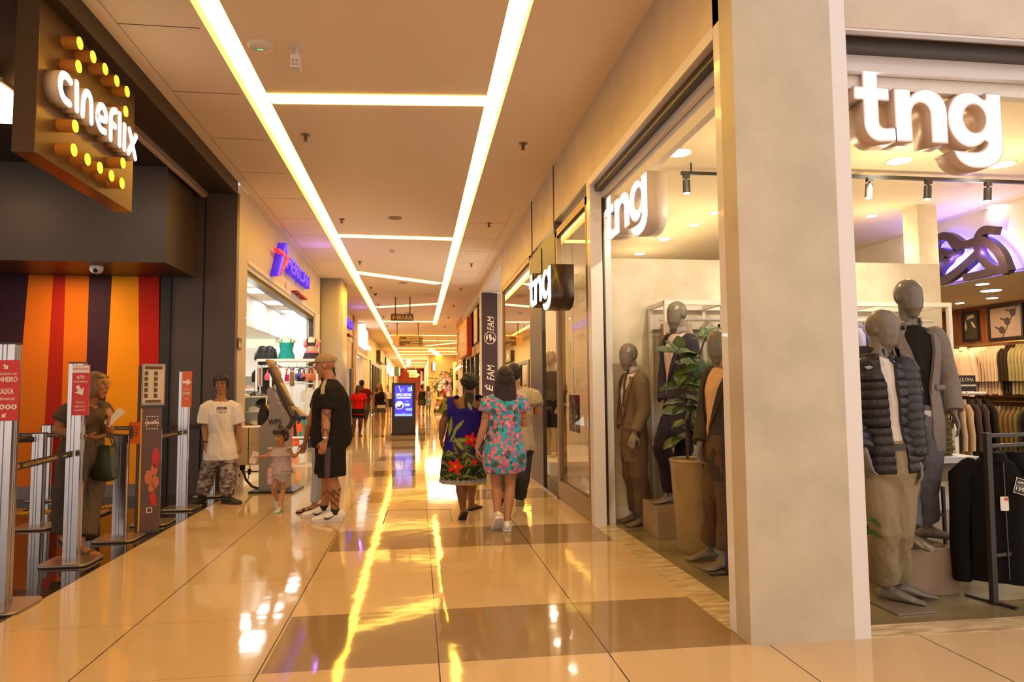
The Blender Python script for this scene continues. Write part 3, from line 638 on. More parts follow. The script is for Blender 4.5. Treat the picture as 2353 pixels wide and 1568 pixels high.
    def leg(g,bm,side,inf=0.0,frac=None,th=1.0,rad=None,start=0.0,flare=0.0,fold=0):
        J,s=g.J,g.s;H,K,A=J['h'+side],J['k'+side],J['a'+side];t=th*(.45+.55*g.w)
        cx=(K-A).normalized();back=-(g.f if 't'+side not in J else V(J['t'+side]));back=V((back.x,back.y,0)).normalized() if V((back.x,back.y,0)).length>.1 else -g.f
        pts=[H+(H-K).normalized()*.03*s,lerp(H,K,.12),lerp(H,K,.5),lerp(H,K,.85),K,lerp(K,A,.15)+back*.008*s,lerp(K,A,.33)+back*.016*s,lerp(K,A,.6)+back*.006*s,lerp(K,A,.88),A]
        rd=rad or [.088,.089,.074,.058,.055,.054,.058,.045,.035,.034]
        if frac is not None:
            # trouser / shorts leg cut at frac of the whole length
            full=[0,.06,.25,.425,.5,.575,.665,.8,.94,1.0];P2=[];R2=[]
            for p,r,q in zip(pts,rd,full):
                if q<frac-1e-4: P2.append(p);R2.append(r)
            i=max(k for k,q in enumerate(full) if q<frac-1e-4)
            if i+1<len(full):
                q=(frac-full[i])/(full[i+1]-full[i]);P2.append(lerp(pts[i],pts[i+1],q));R2.append(rd[i]+(rd[i+1]-rd[i])*q)
            n=len(P2);loft(bm,P2,[r*s*t+inf+flare*k/max(n-1,1) for k,r in enumerate(R2)],n=16,cap='flat');return
        loft(bm,pts,[r*s*t+inf for r in rd],n=14)
    def body(g,voxel=.006,skin=(.5,.27,.15),mt=None,egg=False,hands=True,feet='bare',arms='LR',fn=None,curl=(.35,.35),npal=(None,None),thumb=(1,-1),smooth=2,head=True,hk=1.0,lips=None,eyes=True,name='body',splay=1.0,skip=''):
        bm=B();p,r,rt=g.torso_rings();loft(bm,p,r,right=rt,n=20)
        for e in (-1,1): # buttocks / chest volume
            ell(bm,g.P+g.hr*(e*.075*g.s)-g.f*.04*g.s-g.up*.03*g.s,.085*g.s*g.w,.07*g.s*g.w,.09*g.s,X=g.hr,Y=g.f,Z=g.up)
            if g.bust: ell(bm,lerp(g.P,g.C,.74)+g.r*(e*.075*g.s)+g.f*(.075*g.s*g.w+g.bust*.3),.062*g.s,.05*g.s+g.bust*.4,.062*g.s,X=g.r,Y=g.f,Z=g.up)
        for q in 'LR':
            g.leg(bm,q) if 'leg'+q not in skip else None
            if feet and 'leg'+q not in skip: foot(bm,g.J['a'+q],g.J.get('t'+q,g.f),g.s*g.J.get('fs',1),feet=='bare')
        for i,q in enumerate('LR'):
            if q not in arms: continue
            g.arm(bm,q)
            if hands:
                d=g.J.get('d'+q) or (g.J['w'+q]-g.J['e'+q]);n=npal[i] or (-(g.r) if q=='R' else g.r)
                hand(bm,g.J['w'+q],d,n,g.s*g.J.get('hsz',1),curl[i],thumb[i],splay)
        if head: g.head(bm,shape='egg' if egg else 'human',k=hk)
        sk=np.array(skin,np.float32)
        def col(co,nr):
            c=np.tile(sk,(len(co),1))
            if head and not egg and eyes:
                h,rr,ff,uu=g.hs;s=g.s*hk;q=co-np.array(h);x=q@np.array(rr)/s;y=q@np.array(ff)/s;z=q@np.array(uu)/s
                ml=(np.abs(x)<.022)&(y>.06)&(z<-.054)&(z>-.072);c[ml]=lips if lips else sk*np.array((.82,.5,.5))
                ax=np.abs(x)-.031;ew=(ax/.014)**2+((z-.008)/.0065)**2
                fr=y>.05
                c[(ew<1.0)&fr]=(.55,.50,.46);c[((ax/.0065)**2+((z-.008)/.0075)**2<1)&fr]=(.02,.012,.008)
                c[(np.abs(ax)<.019)&(np.abs(z-.031+ax*ax*12)<.0045)&fr]=sk*.22
            return fn(co,nr,c) if fn is not None else c
        return solid(name,bm,voxel,mt or SKIN,g.root,smooth,col)
    def top(g,name,inf=.014,sleeve=.6,hem=-.1,color=None,voxel=.008,mt=None,arms='LR',neck=.45,flare=0.0,smooth=3,long=None,th=1.0,extra=None,label=None,belly=0.0,cut=None):
        bm=B();p,r,rt=g.torso_rings(inf,low=hem)
        wq=(g.J['sR']-g.J['sL']).length/2;p=p[:-1]+[lerp(g.C,g.N,neck*.45),lerp(g.C,g.N,neck)];r=r[:-1]+[(wq*.80+inf*.8,.076*g.s+inf*.8),(wq*.60+inf*.6,.064*g.s+inf*.6)];rt=rt+[g.r]
        r[0]=(r[0][0]+flare,r[0][1]+flare);r[1]=(r[1][0]+flare*.7,r[1][1]+flare*.7);r[2]=(r[2][0]+flare*.4,r[2][1]+flare*.4)
        if belly: r=[(a+belly*k*.5,b+belly*k) for (a,b),k in zip(r,(.5,.8,1,1,.7,.3,0,0,0))]
        loft(bm,p,r,right=rt,n=24,cap='flat')
        if g.bust:
            for e in (-1,1): ell(bm,lerp(g.P,g.C,.74)+g.r*(e*.075*g.s)+g.f*(.075*g.s*g.w+g.bust*.3),.062*g.s+inf,.05*g.s+g.bust*.4+inf,.062*g.s+inf,X=g.r,Y=g.f,Z=g.up)
        for q in arms:
            if long: g.arm(bm,q,inf*.8,'long',th,long)
            elif sleeve: g.arm(bm,q,inf,'sleeve',th,sleeve)
        if extra: extra(bm)
        o=solid(name,bm,voxel,mt or CLOTH,g.root,smooth,color,label)
        if cut:
            l=wl(o);b2=B();b2.from_mesh(o.data);kill=[v for v in b2.verts if any(((v.co+l-V(c))*V(k)).length<r for c,r,k in cut)];bmesh.ops.delete(b2,geom=kill,context='VERTS');b2.to_mesh(o.data);b2.free()
        return o
    def bottoms(g,name,frac=.5,inf=.012,color=None,voxel=.008,mt=None,flare=0.0,waist=.12,smooth=3,rad=None,skirt=False,label=None,th=1.0,legs='LR'):
        bm=B();s=g.s;u=g.up;hw=.165*s*g.w*g.hw
        loft(bm,[g.P-u*.17*s,g.P-u*.13*s,g.P-u*.06*s,g.P+u*.02*s,g.P+u*waist*s],[(hw*.55,.07*s*g.w),(hw*.75+inf*.5,.10*s*g.w),(hw*.98+inf,.112*s*g.w+inf),(hw+inf,.115*s*g.w+inf),(.152*s*g.w*g.hw+inf,.106*s*g.w+inf)],right=g.hr,n=24,cap='flat')
        for e in (-1,1): ell(bm,g.P+g.hr*(e*.072*s)-g.f*.04*s-u*.03*s,.085*s*g.w+inf,.07*s*g.w+inf,.09*s+inf,X=g.hr,Y=g.f,Z=u)
        if skirt:
            loft(bm,[g.P+u*.02*s,g.P-u*.1*s,g.P-u*skirt],[(hw+inf,.115*s*g.w+inf),(hw+inf+flare*.4,.12*s*g.w+inf+flare*.4),(hw+inf+flare,.12*s*g.w+inf+flare)],right=g.hr,n=28,cap='flat')
        else:
            for q in legs: g.leg(bm,q,inf,frac,th,rad,flare=flare)
        return solid(name,bm,voxel,mt or CLOTH,g.root,smooth,color,label)
    def hair(g,name='hair',color=(.03,.018,.012),k=1.0,style='short',voxel=.007,length=.3,label=None,vol=1.0):
        bm=B();c,r,f,u=g.hs;s=g.s*k
        ell(bm,c+u*.036*s-f*.022*s,.083*s*vol,.092*s*vol,.090*s*vol,X=r,Y=f,Z=u,seg=18,rg=12)
        if style in ('short','crop'):
            ell(bm,c-u*.0*s-f*.045*s,.078*s,.064*s,.085*s,X=r,Y=f,Z=u)
        if style=='fringe':
            ell(bm,c-u*.0*s-f*.045*s,.080*s,.066*s,.09*s,X=r,Y=f,Z=u)
            for i in range(9):
                x=(i-4)*.017*s;loft(bm,[c+r*x+u*.098*s+f*.0*s,c+r*(x*1.05)+u*.085*s+f*.062*s,c+r*(x*1.2)+u*(.045+.008*(i%3))*s+f*(.094-abs(i-4)*.006)*s],[.016*s,.017*s,.008*s],n=7)
            for e in (-1,1): loft(bm,[c+r*(e*.06*s)+u*.09*s,c+r*(e*.078*s)+u*.03*s+f*.02*s,c+r*(e*.079*s)-u*.03*s+f*.012*s],[.022*s,.020*s,.010*s],n=7)
        if style=='bob':
            ell(bm,c-u*.03*s-f*.035*s,.09*s,.075*s,.10*s,X=r,Y=f,Z=u)
            for e in (-1,1): ell(bm,c+r*(e*.066*s)-u*.035*s-f*.005*s,.024*s,.055*s,.085*s,X=r,Y=f,Z=u)
            for i in range(6): loft(bm,[c+r*((i-2.5)*.02*s)+u*.098*s,c+r*((i-2.5)*.024*s)+u*.070*s+f*.066*s],[.018*s,.010*s],n=7)
        if style=='long':
            sh=random.Random(3)
            ell(bm,c-u*.02*s-f*.045*s,.088*s,.07*s,.10*s,X=r,Y=f,Z=u)
            for i in range(15):
                a=(i/14-.5)*2;x=math.sin(a*1.25)*.085*s;b=math.cos(a*1.25)
                q=[c+r*x*.8+u*.06*s-f*(.055*s*b),c+r*(x*1.08)-u*.05*s-f*(.072*s*b),c+r*(x*1.28)-u*length*.5-f*(.075*s*b+.012),c+r*(x*(1.15+.3*sh.random()))-u*length*(.74+.34*sh.random())-f*(.072*s*b+.02)]
                loft(bm,q,[.026*s,.027*s,.024*s,.006*s],n=8)
        if style=='afro':
            ell(bm,c+u*.02*s-f*.03*s,.098*s,.098*s,.104*s,X=r,Y=f,Z=u)
            for i in range(26):
                a=random.uniform(0,6.28);b=random.uniform(-.4,1.2);q=r*math.cos(a)*math.cos(b)+f*(math.sin(a)*math.cos(b)*.9-.3)+u*math.sin(b);q.normalize()
                if q.dot(f)>.55: continue
                ell(bm,c+u*.02*s-f*.03*s+q*.088*s,.024*s)
        if style=='bun':
            ell(bm,c-u*.0*s-f*.05*s,.078*s,.062*s,.085*s,X=r,Y=f,Z=u);ell(bm,c+u*.105*s-f*.075*s,.042*s)
        col=np.array(color,np.float32)
        return solid(name,bm,voxel,HAIR,g.root,2,lambda co,nr:np.tile(col,(len(co),1)),label)
def mpt(x,y,Y): return at(x,y,Y)

def prof(g,inf,low,M=24,neck=.35,waist=0.0):
    p,r,rt=g.torso_rings(inf,low=low);wd=(g.J['sR']-g.J['sL']).length/2;s=g.s
    p=p[:-1]+[lerp(g.C,g.N,neck*.5),lerp(g.C,g.N,neck),lerp(g.C,g.N,neck+.25)];r=r[:-1]+[(wd*.86+inf,.08*s+inf),(wd*.58+inf*.5,.07*s+inf*.5),(.075*s+inf*.4,.068*s+inf*.4)];rt=rt+[g.r,g.r]
    n=len(p);t=[0]
    for i in range(1,n): t.append(t[-1]+(p[i]-p[i-1]).length)
    T=t[-1];P=[];R=[];X=[]
    for k in range(M):
        u=T*k/(M-1);i=max(j for j in range(n) if t[j]<=u+1e-9);i=min(i,n-2);q=(u-t[i])/(t[i+1]-t[i]);q2=q*q*(3-2*q)*.4+q*.6
        P.append(lerp(p[i],p[i+1],q));R.append(tuple(a+(b-a)*q2 for a,b in zip(r[i],r[i+1])));X.append(lerp(rt[i],rt[i+1],q).normalized())
    return P,R,X
def shell(bm,g,P,R,X,op,th=.012,n=40,mi=0,skew=0.0,mod=None):
    """open-fronted garment: op(k) gives (left,right) half opening angles in radians"""
    M=len(P);O=[];I=[]
    for k in range(M):
        a=P[max(k-1,0)];b=P[min(k+1,M-1)];t=(b-a).normalized();r=(X[k]-t*X[k].dot(t)).normalized();f=t.cross(r)
        if f.dot(g.f)<0: f=-f
        oL,oR=op(k/(M-1));a0=PI/2+oL;a1=PI/2+2*PI-oR;ro=[];ri=[]
        for j in range(n+1):
            a_=a0+(a1-a0)*j/n;e=mod(k/(M-1),a_) if mod else 0
            d=-r*math.cos(a_+PI)*1.0
            d=r*math.cos(a_);d2=f*math.sin(a_)
            ro.append(bm.verts.new(P[k]+d*(R[k][0]+e)+d2*(R[k][1]+e)));ri.append(bm.verts.new(P[k]+d*(R[k][0]-th)+d2*(R[k][1]-th)))
        O.append(ro);I.append(ri)
    for k in range(M-1):
        for j in range(n):
            bm.faces.new((O[k][j],O[k][j+1],O[k+1][j+1],O[k+1][j])).material_index=mi;bm.faces.new((I[k][j+1],I[k][j],I[k+1][j],I[k+1][j+1])).material_index=mi
        bm.faces.new((O[k][0],O[k+1][0],I[k+1][0],I[k][0])).material_index=mi;bm.faces.new((O[k][n],I[k][n],I[k+1][n],O[k+1][n])).material_index=mi
    for j in range(n):
        bm.faces.new((O[0][j+1],O[0][j],I[0][j],I[0][j+1])).material_index=mi;bm.faces.new((O[-1][j],O[-1][j+1],I[-1][j+1],I[-1][j])).material_index=mi
    return O
def lapels(bm,g,O,k0,k1,w,th=.008,mi=0,n=40):
    """collar strips folded back along both opening edges from ring k0 (button) to k1 (neck)"""
    for side in (0,1):
        A_=[];C_=[]
        for k in range(k0,k1+1):
            t=(k-k0)/max(k1-k0,1);j=0 if side==0 else n;row=O[k];ww=w*(math.sin(min(1,t*1.35)*PI*.62)) if t<.8 else w*.72
            st=1 if side==0 else -1;p=row[j].co.copy();acc=0;q=p.copy();i=j
            while acc<ww and 0<=i+st<=n:
                d=(row[i+st].co-row[i].co).length
                if acc+d>=ww: q=lerp(row[i].co,row[i+st].co,(ww-acc)/d);break
                acc+=d;i+=st;q=row[i].co.copy()
            c=sum((v.co for v in row),V((0,0,0)))/len(row)
            A_.append(p+(p-c).normalized()*th*1.2);C_.append(q+(q-c).normalized()*th*1.5)
        vs=[(bm.verts.new(a),bm.verts.new(c),bm.verts.new(a-(a-g.C).normalized()*th*.8),bm.verts.new(c-(c-g.C).normalized()*th*.8)) for a,c in zip(A_,C_)]
        for a,b in zip(vs,vs[1:]):
            for i,j in ((0,1),(1,3),(3,2),(2,0)): bm.faces.new((a[i],a[j],b[j],b[i])).material_index=mi
        for e in (vs[0],vs[-1]): bm.faces.new((e[0],e[1],e[3],e[2])).material_index=mi
def collar(bm,g,h=.055,r=.073,op=.5,tilt=.012,n=26,lift=0.012,th=.004,point=.03):
    c=lerp(g.C,g.N,.72)+V((0,0,lift));X=g.r;Y=g.f;lo=[];hi=[]
    def ringp(rad,z,drop):
        out=[]
        for j in range(n+1):
            a=PI/2+op+(2*PI-2*op)*j/n;e=max(0,math.sin(a))**3*drop;out.append(c+X*(rad*math.cos(a))+Y*(rad*math.sin(a)*.98)+V((0,0,z-e)))
        return out
    A_=ringp(r,-.01,point*.6);C_=ringp(r*.93,h,.012);D_=ringp(r*1.12,h*.35-.005,point*1.6)
    rows=[[bm.verts.new(p) for p in q] for q in (A_,C_,D_)]
    for a,b in zip(rows,rows[1:]):
        for j in range(n): bm.faces.new((a[j],a[j+1],b[j+1],b[j]))
    bmesh.ops.solidify(bm,geom=bm.faces[:],thickness=th)
# ================================================================ PEOPLE
def fold(col,amt=.0,sc=9):
    a=np.array(srgb(col) if isinstance(col,str) else col,np.float32)
    def fn(co,nr):
        n=vn(co*np.array([1,1,.45]),sc,3);return a[None,:]*(1-amt+2*amt*n[:,None])
    return fn
def leafm(x,z,cx,cz,L,W,ang):
    c,s=math.cos(ang),math.sin(ang);u=(x-cx)*c+(z-cz)*s;v=-(x-cx)*s+(z-cz)*c;t=np.clip(u/L,-1,1);w=W*(1-t*t);return (np.abs(v)<w)&(np.abs(u)<L),np.abs(v)/np.maximum(w,1e-4)
def G(x,y,s): return atZ(x,y,0)+V((0,0,.086*s))
A=at
SKB=(.36,.165,.075);SKD=(.20,.085,.04);SKL=(.48,.24,.13)
shoes_m=SHOE
def mk_shoes(g,cols,sole=(.75,.72,.68),h=1.0,names='shoe',k=1.0,extra=None,label=None,skip=''):
    for q in 'LR':
        if q in skip: continue
        bm=B();shoe(bm,g.J['a'+q],g.J.get('t'+q,g.f),g.s*k,h)
        o=obj(names,bm,[mat('shoe_'+g.root.name.replace('.','_'),cols,rough=.5),mat('shoe_sole_'+g.root.name.replace('.','_'),sole,rough=.6)],g.root,smooth=True,label=label)
def mk_sandals(g,col,strap=True,names='sandal',k=1.0):
    for q in 'LR':
        bm=B();sandal(bm,g.J['a'+q],g.J.get('t'+q,g.f),g.s*k,strap)
        obj(names,bm,mat('sandal_'+g.root.name.replace('.','_'),col,rough=.6),g.root,smooth=True)
# ---- boy in the white T-shirt
s=.95;Y=9.2
J=dict(hd=A(509,883,Y-.03),nk=A(508,917,Y),sL=A(477,933,Y),sR=A(537,933,Y),eL=A(470,976,Y-.02),eR=A(547,975,Y+.02),wL=A(472,1018,Y-.08),wR=A(552,1016,Y-.02),hL=A(494,1040,Y),hR=A(522,1040,Y),kL=A(477,1088,Y+.02),kR=A(525,1089,Y-.05),aL=G(463,1156,s),aR=G(522,1158,s),tL=V((-.35,-.9,0)),tR=V((.95,-.45,0)),dL=V((.02,-.1,-1)),dR=V((.12,-.1,-1)))
g=Fig('person','boy in white T-shirt and grey camouflage joggers by the dark cinema wall',J,s,(.1,-1,0),(.05,-1,-.08),w=1.0)
g.body(skin=SKB,feet=None,npal=(V((.9,.1,0)),V((-.9,.1,0))),hk=1.06,thumb=(-1,1))
def tee(co,nr):
    c=fold((.74,.70,.70),.04)(co,nr);x=co[:,0];z=co[:,2];fr=nr[:,1]<-.3;a=A(515,936,Y)
    for k,(dz,hw) in enumerate(((.0,.055),(-.018,.06),(-.045,.06),(-.068,.058))): c[fr&(np.abs(z-a.z-dz)<.0045+(k==1)*.003)&(np.abs(x-a.x)<hw)]=(.03,.02,.03)
    return c
g.top('shirt',inf=.022,sleeve=.95,hem=-.09,color=tee,voxel=.007,neck=.5,flare=.035,th=1.30)
def camo(co,nr):
    q=co*np.array([1,1,2.2]);n=vn(q,22,1)*.6+vn(q,50,2)*.4;c=np.tile(np.array((.17,.135,.14),np.float32),(len(co),1));c[n>.55]=(.36,.31,.31);c[n<.38]=(.075,.06,.068);return c
g.bottoms('joggers',frac=.95,inf=.022,color=camo,rad=[.1,.1,.085,.075,.073,.07,.068,.064,.052,.05],voxel=.007)
g.hair(color=(.018,.012,.01),style='fringe',k=1.06)
mk_shoes(g,(.022,.018,.016),(.03,.025,.022))
bm=B();hd,rr,ff,uu=g.hs
for e in (-1,1):
    q=hd+rr*(e*.033)+uu*.008+ff*.1;tube(bm,[q+rr*(.023*math.cos(a))+uu*(.016*math.sin(a)) for a in np.linspace(0,2*PI,13)],.0025,6);tube(bm,[hd+rr*(e*.056)+uu*.012+ff*.1,hd+rr*(e*.078)+uu*.01-ff*.01],.002,6)
tube(bm,[hd-rr*.011+uu*.01+ff*.103,hd+rr*.011+uu*.01+ff*.103],.0022,6);obj('glasses',bm,mat('glasses_frame',(.03,.02,.02),rough=.3),g.root,True)
bm=B();cyl(bm,J['wL']+V((0,0,.01)),J['wL']+V((0,0,.022)),.034);obj('wristband',bm,BLK,g.root)
# ---- little girl
s=.56;Y=8.57
J=dict(hd=A(647,1003,Y-.02),nk=A(644,1026,Y),sL=A(627,1033,Y),sR=A(661,1032,Y),eL=A(613,1050,Y-.05),eR=A(676,1051,Y),wL=A(596,1050,Y-.12),wR=A(690,1036,Y+.05),hL=A(638,1083,Y),hR=A(652,1083,Y),kL=A(628,1119,Y-.06),kR=A(649,1126,Y),aL=A(636,1150,Y+.12),aR=G(643,1177,s),tL=V((.3,-.6,-.75)),tR=V((-.15,-1,0)),dL=V((-1,-.1,.15)),dR=V((1,.1,.5)))
g=Fig('person','little girl in lilac ruffled top, shorts and bun holding a hand',J,s,(-.25,-1,0),(-.62,-.78,-.2),w=1.08)
g.body(skin=SKL,feet=None,hk=1.52,voxel=.0045,npal=(V((0,0,-1)),V((0,-.3,-1))),splay=.7)
LIL=(.46,.38,.45)
def ruf(bm):
    for z0,a0,n_,d,yy in ((.31,.098,26,.016,0),(.02,.125,30,.022,1)):
        pass
g.top('blouse',inf=.012,sleeve=None,hem=.0,color=fold(LIL,.08),voxel=.005,neck=.35,flare=.03,th=1)
def ring(bm,c,rx,ry,z0,z1,n,wob,r,f,flare=.02):
    A_=[];C_=[]
    for i in range(n):
        a=2*PI*i/n;w=math.sin(a*n/4)*wob;d=r*math.cos(a)*rx+f*math.sin(a)*ry
        A_.append(bm.verts.new(c+d+V((0,0,z0))));e=d.normalized();C_.append(bm.verts.new(c+d+e*(flare+w)+V((0,0,z1))))
    for i in range(n): bm.faces.new((A_[i],A_[(i+1)%n],C_[(i+1)%n],C_[i]))
bm=B();ring(bm,g.P,.098,.075,.055,-.022,60,.012,g.hr,g.f,.045);ring(bm,lerp(g.P,g.C,.80),.112,.068,.03,-.025,60,.008,g.r,g.f,.03)
for e in (-1,1):
    q=g.C+g.r*(e*.095);loft(bm,[q-g.f*.05+V((0,0,.01)),q+g.r*(e*.022)+V((0,0,.022)),q+g.f*.05+V((0,0,.005))],[(.006,.022),(.006,.034),(.006,.022)],right=V((0,0,1)),n=10)
o=obj('ruffle',bm,mat('lilac_cotton',LIL,rough=.9),g.root,True,recalc=False)
g.bottoms('shorts',frac=.27,inf=.014,color=fold((.50,.47,.47),.12),voxel=.005,waist=.10)
g.hair(color=(.035,.014,.008),style='fringe',k=1.52,voxel=.005)
bm=B();h0,rr,ff,uu=g.hs;ell(bm,h0+uu*.10-ff*.05+rr*.055,.030);obj('hair_bun',bm,mat('bun_hair',(.03,.012,.007),rough=.4),g.root,True)
mk_shoes(g,(.62,.60,.58),(.22,.50,.47),k=1.05)
bm=B();c0=J['hL']+V((-.06,-.10,-.05));tube(bm,[J['sR']+V((-.035,-.01,.035)),J['sR']+V((-.05,-.06,.0)),lerp(g.P,g.C,.6)-V((0,.09,0)),lerp(g.P,g.C,.25)-V((.04,.10,0)),c0+V((0,0,.14))],.004,6);obj('bottle_strap',bm,mat('strap_beige',(.5,.4,.3)),g.root)
bt=thing('water_bottle','pink translucent water bottle slung at the little girl\'s hip','bottle',c0-V((0,0,.09)))
bm=B();lathe(bm,[(.034,0),(.037,.01),(.036,.06),(.032,.07),(.036,.08),(.036,.13),(.03,.145)],c0-V((0,0,.09)));obj('flask',bm,mat('pink_plastic',(.55,.33,.50),rough=.15),bt,True)
bm=B();cyl(bm,c0+V((0,0,.055)),c0+V((0,0,.098)),.036,.033);obj('cap',bm,mat('peach_plastic',(.68,.36,.25),rough=.4),bt,True)
bm=B();pp=J['wL']+V((-.06,-.02,.0));box(bm,(pp.x-.03,pp.y-.002,pp.z-.075),(pp.x+.045,pp.y+.002,pp.z+.065));bmesh.ops.rotate(bm,verts=bm.verts,cent=pp,matrix=Matrix.Rotation(.35,3,'Y'))
top('paper',bm,mat('pink_paper',(.72,.58,.52)),'small pink paper slip in the little girl\'s raised hand','paper')
# ---- man in the cap
s=1.05;Y=7.78
J=dict(hd=A(747,841,Y),nk=A(759,872,Y+.02),sL=A(752,893,Y-.19),sR=A(770,889,Y+.18),eL=A(749,970,Y-.25),eR=A(752,972,Y+.2),wL=A(747,1012,Y-.31),wR=A(742,1010,Y+.12),hL=A(758,1012,Y-.12),hR=A(764,1011,Y+.12),kL=A(763,1100,Y-.14),kR=A(752,1095,Y+.14),aL=G(770,1198,s),aR=G(745,1188,s),tL=V((-1,-.12,0)),tR=V((-1,0,0)),dL=V((-.28,-.05,-1)),dR=V((-.2,0,-1)),nw=1.25)
g=Fig('person','tattooed man in beige cap, black T-shirt and black shorts turned left',J,s,(-.95,.30,0),(-1,.12,-.05),w=1.20,hw=.90)
def tat(co,nr,c):
    for (P_,Q_,r,sc) in ((J['sL'],J['wL'],.12,24),(J['kL'],J['aL'],.10,20),(J['kR'],J['aR'],.1,26)):
        P_=np.array(P_);Q_=np.array(Q_);d=Q_-P_;t=((co-P_)@d)/(d@d);ds=np.linalg.norm(co-(P_+np.clip(t,0,1)[:,None]*d),axis=1)
        lim=(.25,1.0) if sc==24 else (.30,.95)
        m=(ds<r)&(t>lim[0])&(t<lim[1]);n=vn(co*np.array([1,1,.8]),sc,5);b=np.abs(n-.5)
        if sc==20: k=m&((np.sin((co[:,2]*1.2+co[:,0]*1.2)*75)>.1)|(b<.07))
        elif sc==24: k=m&(b<.075)
        else: k=m&(b<.07)&(t<.6)
        c[k]=c[k]*.30+np.array((.012,.016,.014))
    return c
g.body(skin=(.40,.17,.075),feet=None,fn=tat,npal=(V((.2,1,0)),V((.2,-1,0))),thumb=(-1,1),curl=(.45,.3),voxel=.0055)
def blk(co,nr):
    c=fold((.014,.011,.010),.1)(co,nr);q=np.array(lerp(J['sL'],J['nk'],.30));m=(np.abs(co[:,0]-q[0]+.035)<.022)&(co[:,2]>J['sL'].z-.06)&(co[:,1]<Y+.05)
    c[m]=(.42,.34,.29);return c
g.top('t_shirt',inf=.022,sleeve=.62,hem=-.06,color=blk,voxel=.007,neck=.6,th=1.35,belly=.05,flare=.02)
def shr(co,nr):
    c=fold((.013,.010,.010),.1)(co,nr);z=co[:,2];kz=(J['kL'].z+J['kR'].z)/2
    c[(z<z.min()+.018)]=(.42,.62,.08);lx=lerp(J['hL'],J['kL'],.5);m=(np.abs(co[:,0]-lx.x+.015)<.03)&(co[:,1]<Y)&(z>kz+.02)&(z<J['hL'].z-.06);c[m]=(.075,.062,.066);return c
g.bottoms('shorts',frac=.47,inf=.034,color=shr,voxel=.008,rad=[.1,.105,.1,.095,.095,.09,.06,.05,.04,.04])
bm=B()
for q in 'LR': shoe(bm,J['a'+q],J['t'+q],s*1.06,1.0)
for q in 'LR':
    bm2=B();shoe(bm2,J['a'+q],J['t'+q],s*1.06,1.15);d=V(J['t'+q]).normalized();x=d.cross(V((0,0,1)))
    a_=J['a'+q]+x*(.05 if q=='L' else .05);M=MTX(a_+d*.03-V((0,0,.035)),-d,V((0,0,1)))
    o=obj('sneaker',bm2,[mat('white_leather',(.78,.75,.72),rough=.4),mat('grey_sole',(.62,.60,.57),rough=.5)],g.root,True)
    b3=B();yy=-.060*s;M=MTX(J['a'+q]+d*.06+V((0,yy,-.045)),-V((d.x,d.y,0)),V((0,0,1)))
    plate([[(-.055,.018),(-.035,-.012),(-.005,-.016),(.07,.032),(-.002,-.001),(-.03,.002)]],.012,b3,M,0,0);obj('emblem',b3,BLK,o)
    b3=B();cyl(b3,J['a'+q]-V((0,0,.02)),J['a'+q]+V((0,0,.035)),.048*s);obj('sock',b3,mat('black_sock',(.02,.018,.018),rough=.9),g.root,True)
bm.free()
hd,rr,ff,uu=g.hs
bm=B();ell(bm,hd+uu*.050*s-ff*.004,.089*s,.108*s,.080*s,X=rr,Y=ff,Z=uu,seg=24,rg=14);bmesh.ops.bisect_plane(bm,geom=bm.verts[:]+bm.edges[:]+bm.faces[:],plane_co=hd+uu*.038*s,plane_no=uu,clear_inner=True)
bmesh.ops.contextual_create(bm,geom=[e for e in bm.edges if e.is_boundary])
ct=thing('baseball_hat','beige baseball cap with curved peak worn by the tattooed man','cap',hd+uu*.03);CAP=mat('beige_canvas',(.33,.22,.125),rough=.85,bump=.2,bump_scale=80)
obj('crown',bm,CAP,ct,True)
bm=B();loft(bm,[hd+uu*.048*s+ff*.085*s,hd+uu*.040*s+ff*.125*s,hd+uu*.022*s+ff*.175*s],[(.075*s,.006),(.074*s,.006),(.045*s,.005)],right=rr,n=14);obj('peak',bm,CAP,ct,True)
bm=B();ell(bm,hd+uu*.128*s,.008);obj('button',bm,CAP,ct,True)
bm=B();tube(bm,[hd+uu*.05*s-ff*.113*s+rr*(x*.05*s)+uu*(math.sqrt(max(0,1-x*x))*.035*s) for x in np.linspace(-1,1,9)],.004,6);obj('strap',bm,CAP,ct)
bm=B();cyl(bm,J['wL']+V((.006,0,.02)),J['wL']+V((.009,0,.032)),.034);obj('bracelet',bm,mat('silver_beads',(.7,.7,.72),rough=.2,metal=.8),g.root)
bm=B();tube(bm,[J['nk']+V((0,0,.035))+V((math.cos(a)*.070,math.sin(a)*.070,-.006*math.cos(a))) for a in np.linspace(0,2*PI,20)],.004,6);obj('necklace',bm,mat('silver_beads'),g.root)
# ---- person in jeans mostly hidden behind him
s=.95;Y=8.25
J=dict(hd=A(752,856,Y+.1),nk=A(752,884,Y+.1),sL=A(735,902,Y),sR=A(762,900,Y+.25),eL=A(712,975,Y+.05),eR=A(760,970,Y+.3),wL=A(701,1018,Y+.2),wR=A(750,1010,Y+.25),hL=A(738,1012,Y+.02),hR=A(752,1012,Y+.2),kL=A(730,1095,Y),kR=A(745,1095,Y+.2),aL=G(722,1178,s),aR=G(745,1172,s),tL=V((-1,-.1,0)),tR=V((-1,0,0)),dL=V((-.35,.3,-1)))
g=Fig('person','person in light jeans and black sandals behind the man in the cap',J,s,(-.9,.4,0),(-.6,.8,0),w=1.05,bust=.02)
g.body(skin=SKB,npal=(V((.3,-1,0)),V((0,-1,0))),curl=(.7,.3),voxel=.006,smooth=2)
g.top('blouse',inf=.012,sleeve=.35,hem=-.03,color=fold((.028,.02,.05),.1),voxel=.009)
g.bottoms('jeans',frac=.95,inf=.010,color=fold((.36,.40,.50),.12),voxel=.008)
g.hair(color=(.02,.012,.01),style='bob');mk_sandals(g,(.015,.012,.012),False)
